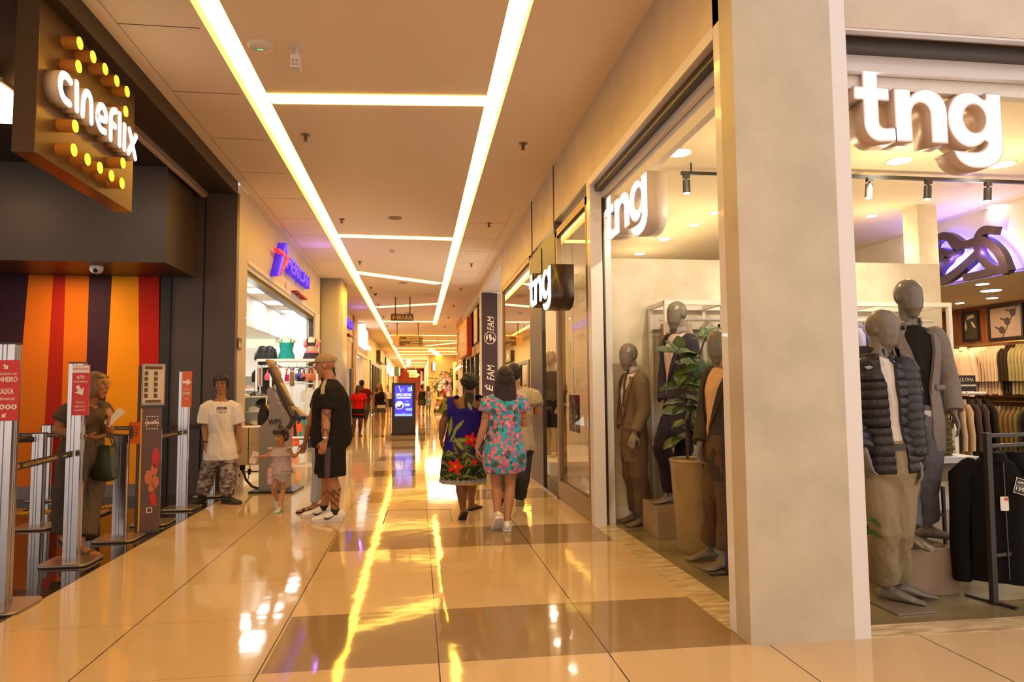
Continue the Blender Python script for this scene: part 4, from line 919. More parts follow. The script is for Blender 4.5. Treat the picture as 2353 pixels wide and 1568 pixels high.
# ---- woman in the blue dress
s=.93;Y=7.45
J=dict(hd=A(1079,881,Y),nk=A(1078,912,Y+.02),sL=A(1041,925,Y),sR=A(1108,922,Y),eL=A(1018,972,Y),eR=A(1112,970,Y-.05),wL=A(1014,1008,Y+.02),wR=A(1106,1012,Y-.1),hL=A(1050,1042,Y),hR=A(1084,1040,Y),kL=A(1058,1108,Y),kR=A(1085,1100,Y+.12),aL=A(1064,1183,Y+.02),aR=G(1083,1173,s),tL=V((-.15,.8,-.6)),tR=V((.6,.8,0)),dL=V((.05,.1,-1)))
J['aL'].z=.12
g=Fig('person','woman in dark blue tropical print dress and flip-flops walking away',J,s,(0,1,0),(.15,1,0),w=1.22)
g.body(skin=SKD,voxel=.0055,npal=(V((1,.2,0)),V((-1,.2,0))),thumb=(1,-1),curl=(.4,.4))
z0=g.P.z
def blue(co,nr):
    x=co[:,0]-g.P.x;z=co[:,2];n=vn(co,30,1);n2=vn(co*np.array([1,1,.5]),55,2);c=np.tile(np.array((.016,.010,.20),np.float32),(len(co),1))*(0.8+.4*n[:,None])
    hem=z.min();t=(z-hem)
    low=(t<.40)&(n2*.5+(.40-t)*2.2>.42);c[low]=(.012,.022,.012)
    rl_=np.random.RandomState(8);zh=hem
    for k in range(150):
        lx=rl_.uniform(-.30,.30);lz=zh+rl_.uniform(.05,.42)*(1 if k%3 else .8);m,e=leafm(x,z,lx,lz,rl_.uniform(.03,.075),rl_.uniform(.005,.012),rl_.uniform(-2.2,2.2)+1.2);m&=(t<.44)
        g1=((.045,.075,.018),(.10,.13,.025),(.02,.04,.02),(.20,.21,.06),(.15,.12,.015))[k%5];c[m]=np.array(g1)
    sl=np.abs(x)>.185;up_=sl&(z>J['eL'].z+.06);c[up_]=np.where((vn(co[up_]*np.array([1,1,.35]),40,4)>.42)[:,None],(.17,.19,.025),(.03,.05,.02))
    for (px,py,L,W,a) in ((1034,978,.11,.022,1.45),(1052,978,.09,.02,.85),(1058,1010,.10,.028,.1),(1052,1018,.085,.026,-.95),(1058,929,.055,.013,.9),(1077,932,.055,.02,-1.2),(1088,926,.04,.016,.2),(1040,1000,.08,.014,1.1)):
        q=A(px,py,Y);m,e=leafm(co[:,0],z,q.x,q.z,L,W,a);c[m]=np.where((e[m]>.25)[:,None],(.17,.21,.045),(.30,.33,.10))
    for (px,py,R) in ((1080,1008,.075),(1044,1068,.085),(1088,1058,.04)):
        q=A(px,py,Y);dx=co[:,0]-q.x;dz=z-q.z;r=np.sqrt(dx*dx+dz*dz);a=np.arctan2(dz,dx);m=r<R*(.72+.28*np.cos(5*a));c[m]=np.where((r[m]<R*.2)[:,None],(.5,.25,.02),(.62,.02,.012))
    hz=t+np.abs(np.mod((co[:,0]+.5)/.05,1)-.5)*.03
    c[hz<.075]=np.where((np.mod((co[:,0]*1.0+z)/.03,1)>.5)[:,None],(.55,.52,.42),(.05,.05,.2))[hz<.075];c[hz<.035]=(.55,.42,.04)
    return c
def skirt(bm):
    P=g.P;loft(bm,[lerp(g.P,g.C,.55),P+V((0,0,.05)),P-V((0,0,.08)),P-V((.01,0,.20)),P-V((.015,0,.31))],[(.185,.15),(.215,.175),(.235,.195),(.24,.20),(.25,.21)],right=g.hr,n=28,cap='flat')
cs1=A(1059,920,Y-.12);cs2=A(1097,919,Y-.12)
g.top('dress',inf=.026,sleeve=.62,hem=-.05,color=blue,voxel=.0048,neck=.12,th=1.5,extra=skirt,cut=[(cs1,.075,(1,.5,.85)),(cs2,.075,(1,.5,.85)),(lerp(g.C,g.N,.5),.07,(1,1,.8))])
bm=B();q=lerp(g.C,g.N,.4);loft(bm,[lerp(g.P,g.C,.86)-g.f*.115*1.2,g.C-g.f*.098,g.N-g.f*.062+V((0,0,.02))],[(.028,.012),(.045,.02),(.05,.02)],right=g.r,n=10);obj('halter_panel',bm,mat('black_jersey',(.015,.012,.014),rough=.9),g.root,True)
g.hair(color=(.016,.011,.009),style='afro');mk_sandals(g,(.02,.015,.013))
# ---- woman in the floral dress
s=.945;Y=6.98
J=dict(hd=A(1160,868,Y),nk=A(1160,904,Y+.02),sL=A(1124,922,Y),sR=A(1194,921,Y),eL=A(1112,982,Y-.02),eR=A(1204,974,Y+.03),wL=A(1096,1030,Y-.02),wR=A(1194,955,Y+.24),hL=A(1142,1040,Y),hR=A(1174,1040,Y),kL=A(1141,1112,Y+.03),kR=A(1172,1116,Y),aL=A(1143,1186,Y-.12),aR=G(1165,1220,s),tL=V((-.1,.75,-.66)),tR=V((.1,1,0)),dL=V((.05,.15,-1)),dR=V((-.5,.8,.3)))
J['aL'].z=.15
g=Fig('person','long-haired woman in turquoise dress with pink flowers walking away',J,s,(0,1,0),(.02,1,0),w=1.10,hw=1.06)
def smallt(co,nr,c):
    for (px,py) in ((1111,962),(1204,962)):
        q=A(px,py,Y);m=(np.abs(co[:,2]-q.z-.006*np.sin((co[:,0]-q.x)*90))<.004)&(np.abs(co[:,0]-q.x)<.03)&(nr[:,1]<.2);c[m]=c[m]*.3
    return c
g.body(skin=(.42,.19,.095),feet=None,voxel=.0055,fn=smallt,npal=(V((1,.1,0)),V((-1,0,0))),curl=(.8,.6),thumb=(1,-1))
rs=np.random.RandomState(5)
def floral(co,nr):
    base=np.array((.045,.36,.50),np.float32);n=vn(co,26,2);c=np.tile(base,(len(co),1))*(.75+.5*n[:,None]);wv=vn(co,60,6);c[wv>.70]=(.03,.11,.17)
    idx=rs.permutation(len(co));K=[]
    for i in idx[:9000]:
        p=co[i]
        if all(np.sum((p-k)**2)>.029**2 for k in K): K.append(p)
        if len(K)>420: break
    K=np.array(K);kind=rs.rand(len(K));ps=rs.rand(len(K))*6.28;dist=(vn(co,75,9)-.5)*.012
    bd=np.full(len(co),9.0);bi=np.zeros(len(co),int)
    for j,k in enumerate(K):
        d=np.linalg.norm(co-k,axis=1)/(1.35 if kind[j]>.86 else 1);m=d<bd;bd[m]=d[m];bi[m]=j
    rel=co-K[bi];a=np.arctan2(rel[:,2],rel[:,0]);kd=kind[bi];q=(bd+dist)/(.0225*(.86+.14*np.cos(6*a+ps[bi])))
    m=(q<1)&(kd<.56);c[m]=np.array((.62,.09,.20));c[m&(np.cos(6*a+ps[bi]+q*5)>.1)]=(.80,.30,.38);c[m&(q<.3)]=(.72,.14,.24)
    m=(q<1)&(kd>=.56)&(kd<.72);c[m]=(.26,.045,.36);c[m&(np.cos(5*a+q*4)>.2)]=(.62,.16,.42);c[m&(q<.35)]=(.80,.32,.40)
    m=(q<1.25)&(kd>=.86)&(kd<.95);c[m]=(.075,.10,.045);c[m&(q<.95)]=(.04,.08,.16);c[m&(q<.70)]=(.16,.17,.05);c[m&(q<.42)]=(.03,.10,.22)
    m=(q<1.1)&(kd>=.95);c[m]=(.55,.10,.34);c[m&(q<.7)]=(.82,.36,.46)
    return c
def dsk(bm):
    P=g.P;loft(bm,[lerp(g.P,g.C,.5),P+V((0,0,.12)),P,P-V((0,.015,.09)),P-V((.0,.0,.17))],[(.165,.125),(.185,.14),(.222,.165),(.218,.165),(.207,.155)],right=g.hr,n=28,cap='flat')
g.top('dress',inf=.016,sleeve=.42,hem=-.03,color=floral,voxel=.0045,neck=.45,th=1.35,extra=dsk)
g.hair(color=(.028,.010,.007),style='long',length=.47,vol=1.02,voxel=.006);mk_shoes(g,(.74,.66,.64),(.78,.74,.72),k=1.02)
ph=thing('mobile_phone','black mobile phone in the hand of the woman in floral dress','phone',J['wL']+V((.045,.02,-.085)))
bm=B();c0=J['wL']+V((.045,.02,-.06));box(bm,(c0.x-.042,c0.y-.006,c0.z-.075),(c0.x+.042,c0.y+.006,c0.z+.075),0,.004);bmesh.ops.rotate(bm,verts=bm.verts,cent=c0,matrix=Matrix.Rotation(.5,3,'Y'));obj('case',bm,mat('phone_case',(.02,.015,.015),rough=.3),ph)
bm=B();ell(bm,c0+V((.01,-.007,.045)),.008,.003,.008);obj('camera_lens',bm,mat('lens_glass',(.05,.05,.06),rough=.1),ph,True)
# ---- man in the polo shirt
s=1.0;Y=8.2
J=dict(hd=A(1179,859,Y),nk=A(1184,892,Y),sL=A(1160,908,Y),sR=A(1222,905,Y),eL=A(1150,975,Y),eR=A(1236,948,Y-.03),wL=A(1150,1020,Y+.05),wR=A(1222,942,Y+.22),hL=A(1172,1028,Y),hR=A(1202,1028,Y),kL=A(1168,1095,Y+.1),kR=A(1199,1095,Y-.02),aL=G(1163,1178,s),aR=G(1193,1160,s),tL=V((0,1,0)),tR=V((.25,1,0)),dR=V((-.6,.8,.2)))
g=Fig('person','man in beige polo shirt and dark trousers beside the shop window',J,s,(0,1,0),(-.3,1,0),w=1.12)
g.body(skin=(.44,.20,.085),feet=None,npal=(V((1,0,0)),V((-1,0,0))),curl=(.4,.7),voxel=.006)
def polo(co,nr):
    c=fold((.50,.42,.31),.07)(co,nr);d=np.linalg.norm(co-np.array(lerp(J['sR'],J['eR'],.60)),axis=1)
    t=((co-np.array(J['sR']))@np.array(J['eR']-J['sR']))/(J['eR']-J['sR']).length_squared;c[(t>.57)&(t<.63)&(np.linalg.norm(co-np.array(J['eR']),axis=1)<.2)]=(.14,.13,.15);return c
g.top('polo_shirt',inf=.022,sleeve=.66,hem=-.03,color=polo,voxel=.007,neck=.5,th=1.3,flare=.015)
bm=B();loft(bm,[g.N-V((0,0,.055)),g.N-V((0,0,.01))],[(.085,.08),(.074,.072)],right=g.r,n=18,cap='flat');obj('collar',bm,mat('polo_collar',(.40,.36,.30),rough=.8),g.root,True)
g.bottoms('trousers',frac=.96,inf=.02,color=fold((.045,.045,.05),.15),voxel=.008,rad=[.09,.092,.08,.07,.068,.066,.064,.06,.056,.054])
g.hair(color=(.02,.012,.008),style='short');mk_shoes(g,(.45,.38,.22),(.50,.42,.28))
# ---- woman behind the cinema barrier
s=.96;Y=6.55
J=dict(hd=A(224,885,Y),nk=A(205,920,Y+.02),sL=A(166,940,Y-.12),sR=A(228,934,Y+.16),eL=A(130,988,Y-.18),eR=A(250,990,Y+.05),wL=A(196,1006,Y-.24),wR=A(249,975,Y-.08),hL=A(172,1040,Y-.06),hR=A(205,1040,Y+.1),kL=A(160,1120,Y-.15),kR=A(208,1115,Y+.12),aL=A(158,1195,Y-.1),aR=G(183,1278,s),tL=V((.75,-.35,-.55)),tR=V((.95,-.3,0)),dL=V((1,.1,-.05)),dR=V((.3,-.3,1)))
J['aL'].z=.16
g=Fig('person','fair-haired woman in grey top holding papers behind the barrier posts',J,s,(.8,-.6,0),(1,-.15,-.02),w=1.15,bust=.03)
g.body(skin=(.36,.15,.06),npal=(V((0,.3,1)),V((-.9,0,.2))),curl=(.3,.7),feet='bare')
g.top('blouse',inf=.016,sleeve=.62,hem=-.08,color=fold((.095,.062,.036),.1),voxel=.008,th=1.3,neck=.3)
g.bottoms('wide_trousers',frac=.93,inf=.02,color=fold((.085,.06,.042),.12),rad=[.1,.1,.095,.09,.09,.09,.09,.09,.09,.09],voxel=.008)
g.hair(color=(.24,.12,.035),style='bob');mk_sandals(g,(.1,.05,.03),False)
hd,rr,ff,uu=g.hs;bm=B()
for e in (-1,1): q=hd+rr*(e*.033)+uu*.008+ff*.1;tube(bm,[q+rr*(.022*math.cos(a))+uu*(.016*math.sin(a)) for a in np.linspace(0,2*PI,13)],.002,6);tube(bm,[hd+rr*(e*.055)+uu*.012+ff*.1,hd+rr*(e*.078)+uu*.01-ff*.01],.002,6)
obj('glasses',bm,mat('glasses_gold',(.4,.25,.1),rough=.3,metal=.6),g.root,True)
hb=A(240,1060,Y-.02);hbag=thing('handbag','dark green handbag hanging from the arm of the woman at the cinema','handbag',hb-V((0,0,.14)))
bm=B();loft(bm,[hb-V((0,0,.13)),hb,hb+V((0,0,.11))],[(.135,.05),(.115,.045),(.085,.03)],right=V((.9,-.4,0)),n=20,cap='round',pw=.7);obj('bag_body',bm,mat('green_leather',(.035,.035,.014),rough=.4),hbag,True)
bm=B()
for o_ in (-.03,.03): tube(bm,[hb+V((.075*math.cos(a),o_,.10+.14*math.sin(a))) for a in np.linspace(0,PI,12)],.007,6)
obj('handle',bm,mat('green_leather'),hbag,True)
pq=A(262,960,Y-.1);bm=B()
for k in range(2):
    b2=B();box(b2,(-.028,-.001,-.085),(.028,.001,.085));merge(bm,b2,Matrix.Translation(pq+V((.006*k,.006*k,.006*k)))@Matrix.Rotation(.75+.12*k,4,'Y')@Matrix.Rotation(.3,4,'Z'))
top('paper',bm,mat('white_paper',(.75,.66,.55)),'folded white papers held by the woman behind the barrier posts','paper')
# ---- people further down the corridor
def far(label,Y,s,px,f,skin,topc,botc,hairc,style='short',frac=.5,sleeve=.5,hem=-.05,w=1.0,bust=0,skirt=None,shoesc=None,hf=None,topf=None,arms=None,neck=.45,sk_feet='bare'):
    J={}
    for k,v in px.items():
        J[k]=G(v[0],v[1],s) if k[0]=='a' and len(v)<4 else A(v[0],v[1],Y+(v[2] if len(v)>2 else 0))
    J['tL']=V((f[0]-.1,f[1],0));J['tR']=V((f[0]+.1,f[1],0))
    g=Fig('person',label,J,s,f,hf or f,w=w,bust=bust)
    g.body(skin=skin,voxel=.009,smooth=1,feet=sk_feet);
    g.top('top',inf=.016,sleeve=sleeve,hem=hem,color=topf or fold(topc,.1),voxel=.011,neck=neck,th=1.2)
    if skirt: g.bottoms('skirt',frac=.3,inf=.014,color=fold(botc,.1),voxel=.011,skirt=skirt,flare=.03)
    else: g.bottoms('trousers' if frac>.8 else 'shorts',frac=frac,inf=.016,color=fold(botc,.1),voxel=.011)
    g.hair(color=hairc,style=style,voxel=.01,length=.25)
    if shoesc: mk_shoes(g,shoesc)
    else: mk_sandals(g,(.05,.02,.015))
    return g
far('woman in bright red T-shirt and black shorts walking towards us',21.6,.93,dict(hd=(824,894),nk=(824,904),sL=(813,908),sR=(836,908),eL=(809,924),eR=(841,924),wL=(804,938,-.1),wR=(840,938,-.1),hL=(817,947),hR=(830,947),kL=(814,972),kR=(829,972),aL=(812,1003),aR=(827,1002)),(.15,-1,0),(.16,.065,.03),(.62,.012,.018),(.02,.015,.015),(.02,.012,.01),'bob',.27,.7,-.1,1.2,.04,hf=(.5,-.85,-.05))
far('man in dark red sports shirt just behind the red T-shirt woman',23.0,1.04,dict(hd=(831,882),nk=(832,893),sL=(822,898),sR=(846,898),eL=(820,914),eR=(850,916),wL=(824,928,.2),wR=(846,930,.2),hL=(828,940),hR=(841,940),kL=(826,964),kR=(840,964),aL=(824,988),aR=(839,987)),(-.1,1,0),(.2,.085,.04),(.16,.008,.012),(.10,.11,.13),(.015,.01,.01),'short',.47,.6,-.08,1.15,shoesc=(.5,.48,.45))
g=far('blonde woman in black crop top and denim skirt with shoulder bag',21.9,.95,dict(hd=(871,889),nk=(871,900),sL=(862,904),sR=(883,904),eL=(857,922),eR=(889,922),wL=(855,940,-.1),wR=(892,939,-.1),hL=(866,936),hR=(880,936),kL=(867,968),kR=(881,968),aL=(867,1003),aR=(879,1003)),(.05,-1,0),(.42,.19,.09),(.012,.01,.01),(.13,.15,.18),(.22,.11,.04),'long',.3,None,.16,1.0,.04,skirt=.17,hf=(-.25,-1,0))
bq=A(876,938,21.75);bg_=thing('shoulder_bag','small cream and brown shoulder bag worn across the denim skirt','handbag',bq-V((0,0,.09)))
bm=B();box(bm,(bq.x-.13,bq.y-.04,bq.z-.09),(bq.x+.13,bq.y+.04,bq.z+.0),0,.02);obj('bag_body',bm,mat('brown_leather',(.06,.03,.02),rough=.4),bg_,True)
bm=B();box(bm,(bq.x-.13,bq.y-.045,bq.z-.005),(bq.x+.13,bq.y+.045,bq.z+.09),0,.02);obj('flap',bm,mat('cream_leather',(.6,.5,.38),rough=.4),bg_,True)
bm=B();tube(bm,[bq+V((-.1,0,.08)),A(864,925,21.75),A(861,905,21.9)],.008,6);obj('strap',bm,mat('brown_leather'),bg_)
far('boy in white T-shirt and navy shorts behind the digital totem',31.5,.88,dict(hd=(891.5,891),nk=(892,899),sL=(886,902),sR=(898,902),eL=(885,911),eR=(901,911),wL=(886,920),wR=(899,920),hL=(890,922),hR=(897,922),kL=(890,938),kR=(897,938),aL=(891,957),aR=(897,957)),(.4,-1,0),(.42,.2,.1),(.72,.66,.6),(.03,.03,.06),(.08,.04,.02),'short',.45,.6,shoesc=(.6,.2,.15))
far('woman with bare shoulders, black top and grey shorts walking away',35,.95,dict(hd=(969.5,890),nk=(970,897),sL=(963,900),sR=(977,900),eL=(960,910),eR=(981,910),wL=(961,918,.2),wR=(980,919,.2),hL=(965,924),hR=(974,924),kL=(964,938),kR=(973,938),aL=(962.5,956),aR=(973,956)),(0,1,0),(.48,.2,.09),(.03,.025,.025),(.09,.08,.075),(.02,.015,.012),'bun',.3,None,.1,1.15,.0,neck=.0)
far('woman in grey sleeveless top and blue jeans far down the hall',43,.97,dict(hd=(984,891),nk=(984.5,897),sL=(979.5,900),sR=(990,900),eL=(977,908),eR=(993,908),wL=(976,915),wR=(996,915),hL=(981,919),hR=(988,919),kL=(981,931),kR=(987.5,931),aL=(981,945),aR=(987,945)),(0,1,0),(.42,.2,.1),(.16,.16,.17),(.2,.26,.34),(.06,.035,.02),'long',.95,None,shoesc=(.5,.5,.5))
# ================================================================ FASHION SHOP
def cloth(name,col,amt=.12,sc=60,bump=.35,bs=18,rough=.9): return mat(name,col,rough=rough,spec=.15,noise_amt=amt,noise_scale=sc,bump=bump,bump_scale=bs)
MSH=dict(egg=True,mt=MANQ,eyes=False,voxel=.005,smooth=4)
def plate_base(g,pts,z=0,name='base_plate'):
    bm=B();lo=[bm.verts.new(V(p)+V((0,0,.002))) for p in pts];hi=[bm.verts.new(V(p)+V((0,0,.012))) for p in pts];n=len(pts)
    bm.faces.new(lo[::-1]);bm.faces.new(hi)
    for i in range(n): bm.faces.new((lo[i],lo[(i+1)%n],hi[(i+1)%n],hi[i]))
    obj(name,bm,mat('brushed_plate',(.30,.24,.17),rough=.3,metal=.5),g.root)
def buttons(g,pts,r,m,name='button'):
    for p in pts:
        bm=B();cyl(bm,p,p+g.f*.008,r,n=12);obj(name,bm,m,g.root,True)
def suit(g,jc,inf=.02,hem=-.20,topo=.9,but=.42,sleeve=.93,lap=.05,M=26,gape=0.0,name='jacket',amt=.1,low_gape=None,th=.010):
    bm=B();P,R,X=prof(g,inf,hem*1.0,M)
    lg=gape if low_gape is None else low_gape
    def op(t):
        if t<but: v=gape+(lg-gape)*(1-t/but)+(.22*(max(0,.12-t)/.12)**2)
        else: v=gape+(topo-gape)*min(1,(t-but)/(.93-but))**1.1
        return v+.01,v+.01
    O=shell(bm,g,P,R,X,op,th)
    lapels(bm,g,O,int(but*(M-1)),M-2,lap)
    for q in 'LR': g.arm(bm,q,inf*.7,'long',1.12,sleeve)
    m=mat('suit_'+g.root.name.replace('.','_'),jc,rough=.8,noise_amt=amt*2,noise_scale=90,bump=.3,bump_scale=14)
    o=obj(name,bm,m,g.root,smooth=55);return o,O,P
# --- suit mannequin by the partition
s=1.06;Y=6.86
J=dict(hd=A(1444,817,Y),nk=A(1455,852,Y),sL=A(1441,874,Y+.17),sR=A(1471,873,Y-.17),eL=A(1434,940,Y+.18),eR=A(1480,944,Y-.22),wL=A(1429,985,Y+.06),wR=A(1459,996,Y-.26),hL=A(1452,1010,Y+.08),hR=A(1463,1011,Y-.09),kL=A(1450,1088,Y+.08),kR=A(1468,1092,Y-.09),aL=G(1464,1199,s),aR=G(1479,1209,s),tL=V((-1,-.25,0)),tR=V((-1,-.45,0)),dL=V((0,-.1,-1)),dR=V((-.45,-.2,-1)))
g=Fig('mannequin','grey mannequin in olive-brown suit, pink shirt and tie before the plaster partition',J,s,(-.93,-.36,0),(-.92,-.4,-.08),w=.95,cat='mannequin')
g.body(npal=(V((.3,-1,0)),V((.6,1,0))),thumb=(-1,1),**MSH)
SUIT1=(.135,.085,.045)
g.top('shirt',inf=.006,sleeve=None,hem=-.05,color=fold((.62,.48,.46),.05),voxel=.008,neck=.55)
bm=B();collar(bm,g);obj('collar',bm,mat('pale_pink_cotton',(.66,.54,.52),rough=.8),g.root,True)
bm=B();q=g.C+g.f*.098*s;loft(bm,[lerp(g.C,g.N,.75)+g.f*.075*s,q+g.f*.012,lerp(g.P,g.C,.55)+g.f*.125*s],[(.016,.012),(.024,.006),(.034,.006)],right=g.r,n=10);obj('necktie',bm,mat('dark_tie',(.03,.025,.022),rough=.6),g.root,True)
o,O,P=suit(g,SUIT1,but=.40,topo=.62,gape=.0)
g.bottoms('trousers',frac=.95,inf=.016,color=fold((.120,.076,.042),.08),voxel=.007,rad=[.09,.092,.08,.068,.065,.063,.062,.058,.054,.052])
plate_base(g,[atZ(*p) for p in ((1418,1212),(1440,1223),(1486,1221),(1480,1206))])
# --- navy mannequin on the box
bx=atZ(1512.5,1240.8);hz=.298
def plinth(label,x0,y0,x1,y1,h,col):
    t=top('display_box',box(B(),(x0,y0,0),(x1,y1,h),0,.004),mat('oak_veneer' if col is None else 'box_'+label[:6].replace(' ','_'),col or (.36,.25,.15),rough=.45,noise_amt=.3,noise_scale=4,bump=.05),label,'display box','wooden display boxes')
plinth('wood display box under the navy suit mannequin',bx.x,bx.y,bx.x+.5,bx.y+.43,hz,(.33,.22,.12))
s=1.06;Y=6.35
J=dict(hd=A(1555,722,Y),nk=A(1563,759,Y),sL=A(1540,786,Y+.17),sR=A(1584,786,Y-.17),eL=A(1530,865,Y+.15),eR=A(1594,868,Y-.2),wL=A(1525,925,Y+.05),wR=A(1586,925,Y-.24),hL=A(1553,942,Y+.08),hR=A(1566,942,Y-.09),kL=A(1521,1030,Y-.12),kR=A(1572,1034,Y+.05),aL=atZ(1543,1158,hz)+V((0,0,.086*s)),aR=V((2.38,6.42,hz+.13)),tL=V((-1,-.35,0)),tR=V((-.8,-.3,-.5)),dL=V((-.1,-.1,-1)),dR=V((-.1,0,-1)))
J['gz']=hz
g=Fig('mannequin','tall grey mannequin in navy suit standing on the box behind the potted fig',J,s,(-.93,-.36,0),(-.95,-.3,0),w=1.0,cat='mannequin')
g.body(npal=(V((.3,-1,0)),V((.3,1,0))),thumb=(-1,1),**MSH)
g.top('shirt',inf=.006,sleeve=None,hem=-.05,color=fold((.52,.42,.42),.05),voxel=.008,neck=.55)
bm=B();collar(bm,g,h=.05);obj('collar',bm,mat('lavender_cotton',(.56,.50,.54),rough=.8),g.root,True)
suit(g,(.020,.014,.028),but=.46,topo=.75,gape=.10,inf=.024,hem=-.22)
g.bottoms('trousers',frac=.95,inf=.015,color=fold((.017,.012,.024),.1),voxel=.007,rad=[.09,.092,.08,.066,.063,.06,.058,.054,.05,.048])
plate_base(g,[V((x,y,hz)) for x,y in ((1.99+.2,6.25),(2.5,6.25),(2.5,6.55),(2.2,6.55))])
# --- nearest mannequin at the side opening
s=1.05;Y=5.2
J=dict(hd=A(1652,792,Y),nk=A(1662,832,Y),sL=A(1638,862,Y+.15),sR=A(1688,866,Y-.14),eL=A(1620,960,Y+.14),eR=A(1706,955,Y-.18),wL=A(1608,1022,Y+.02),wR=A(1690,1030,Y-.22),hL=A(1650,1040,Y+.07),hR=A(1668,1040,Y-.09),kL=A(1640,1150,Y+.06),kR=A(1675,1160,Y-.12),aL=G(1632,1288,s),aR=G(1668,1308,s),tL=V((-1,-.1,0)),tR=V((-.9,-.42,0)),dL=V((-.12,-.2,-1)))
g=Fig('mannequin','dark-jacketed grey mannequin with peach shirt nearest the pillar edge',J,s,(-.90,-.43,0),(-.9,-.4,-.06),w=1.0,cat='mannequin')
g.body(npal=(V((.4,-1,0)),V((.4,1,0))),thumb=(-1,1),curl=(.5,.4),**MSH)
g.top('shirt',inf=.007,sleeve=None,hem=-.04,color=fold((.60,.38,.20),.08),voxel=.008,neck=.55)
bm=B();collar(bm,g,h=.05,r=.07);obj('collar',bm,mat('peach_cotton',(.62,.42,.25),rough=.8),g.root,True)
suit(g,(.030,.018,.010),but=.40,topo=.8,gape=.16,low_gape=.45,inf=.024,hem=-.20)
g.bottoms('trousers',frac=.92,inf=.016,color=fold((.105,.060,.030),.1),voxel=.007,rad=[.09,.092,.082,.072,.068,.066,.064,.06,.056,.055])
plate_base(g,[atZ(*p) for p in ((1590,1301),(1640,1322),(1700,1318),(1690,1298))])
# --- mannequin in the quilted jacket
s=1.07;Y=4.05
J=dict(hd=A(2028,757,Y),nk=A(2020,812,Y+.01),sL=A(1958,848,Y+.06),sR=A(2074,846,Y-.06),eL=A(1948,945,Y+.1),eR=A(2090,940,Y-.10),wL=A(1986,1040,Y-.12),wR=A(2106,1052,Y-.12),hL=A(2010,1060,Y+.03),hR=A(2066,1060,Y-.03),kL=A(2034,1218,Y-.02),kR=A(2064,1218,Y),aL=G(2040,1382,s),aR=G(2066,1372,s),tL=V((.72,-.72,0)),tR=V((.85,-.5,0)),dL=V((.1,-.1,-1)),dR=V((.1,-.1,-1)))
g=Fig('mannequin','grey mannequin in navy quilted jacket, white shirt and khaki trousers',J,s,(.42,-.9,0),(.55,-.83,-.18),w=.98,cat='mannequin')
g.body(npal=(V((.9,.2,0)),V((-.9,.2,0))),thumb=(-1,1),**MSH)
g.top('shirt',inf=.010,sleeve=None,hem=.0,color=fold((.66,.60,.55),.07),voxel=.007,neck=.55)
bm=B();collar(bm,g,h=.055,r=.072);obj('collar',bm,mat('cream_cotton',(.66,.58,.48),rough=.8),g.root,True)
bm=B();P,R,X=prof(g,.036,-.06,96,neck=.45)
PUF=mat('navy_quilting',(.012,.010,.016),rough=.38,noise_amt=.2,noise_scale=30,bump=.35,bump_scale=30)
def opq(t): return (-.12+.05*t+.9*max(0,t-.78),.50-.08*t+.8*max(0,t-.78))
shell(bm,g,P,R,X,opq,.02,n=44,mod=lambda t,a:.016*abs(math.sin(t*PI*12.5))**.6-.006)
for q in 'LR':
    S_,E,Wp=J['s'+q],J['e'+q],J['w'+q];pts=[];rd=[]
    for k in range(61):
        t=k/60;p=lerp(S_,E,t*2) if t<.5 else lerp(E,Wp,(t-.5)*2*.96);pts.append(p);rd.append(((.082-.026*t)*s)+.008*abs(math.sin(t*PI*11))**.6)
    loft(bm,pts,rd,n=18,cap='start')
obj('quilted_jacket',bm,PUF,g.root,smooth=60)
bm=B();cN=lerp(g.C,g.N,.72);n=30
rows=[]
for z,r0 in ((-.02,.100),(.03,.098),(.075,.092),(.078,.080),(.02,.084)):
    rows.append([bm.verts.new(cN+g.r*(r0*math.cos(a))+g.f*(r0*math.sin(a))+V((0,0,z-.028*max(0,math.sin(a))))) for a in [PI/2+.42+(2*PI-.9)*j/n for j in range(n+1)]])
for a,b in zip(rows,rows[1:]):
    for j in range(n): bm.faces.new((a[j],a[j+1],b[j+1],b[j]))
obj('stand_collar',bm,PUF,g.root,True,recalc=False)
khk=(.26,.205,.125)
g.bottoms('trousers',frac=.93,inf=.018,color=fold(khk,.12),voxel=.007,rad=[.088,.090,.080,.067,.063,.061,.060,.056,.052,.050])
bm=B();loft(bm,[g.P+g.up*.075*s,g.P+g.up*.112*s],[(.188*s,.140*s),(.184*s,.138*s)],right=g.hr,n=30,cap='flat');obj('belt',bm,mat('dark_belt',(.03,.022,.015),rough=.4),g.root,True)
bm=B();q=g.P+g.up*.093*s+g.f*.142*s;box(bm,(q.x-.03,q.y-.012,q.z-.022),(q.x+.03,q.y+.006,q.z+.022),0,.004);obj('buckle',bm,mat('gunmetal',(.08,.07,.06),rough=.3,metal=.8),g.root)
bm=B();q=A(1996,844,Y-.14);stroke_plate([[(-.02,0),(0,.004),(.02,0)],[(-.012,-.006),(.012,-.006)]],.005,.003,bm,MTX(q,g.r,V((0,0,1))),0,0);obj('emblem',bm,mat('silver_print',(.6,.58,.55),rough=.4),g.root)
plate_base(g,[atZ(*p) for p in ((1996,1385),(2064,1417),(2157,1409),(2080,1382))])
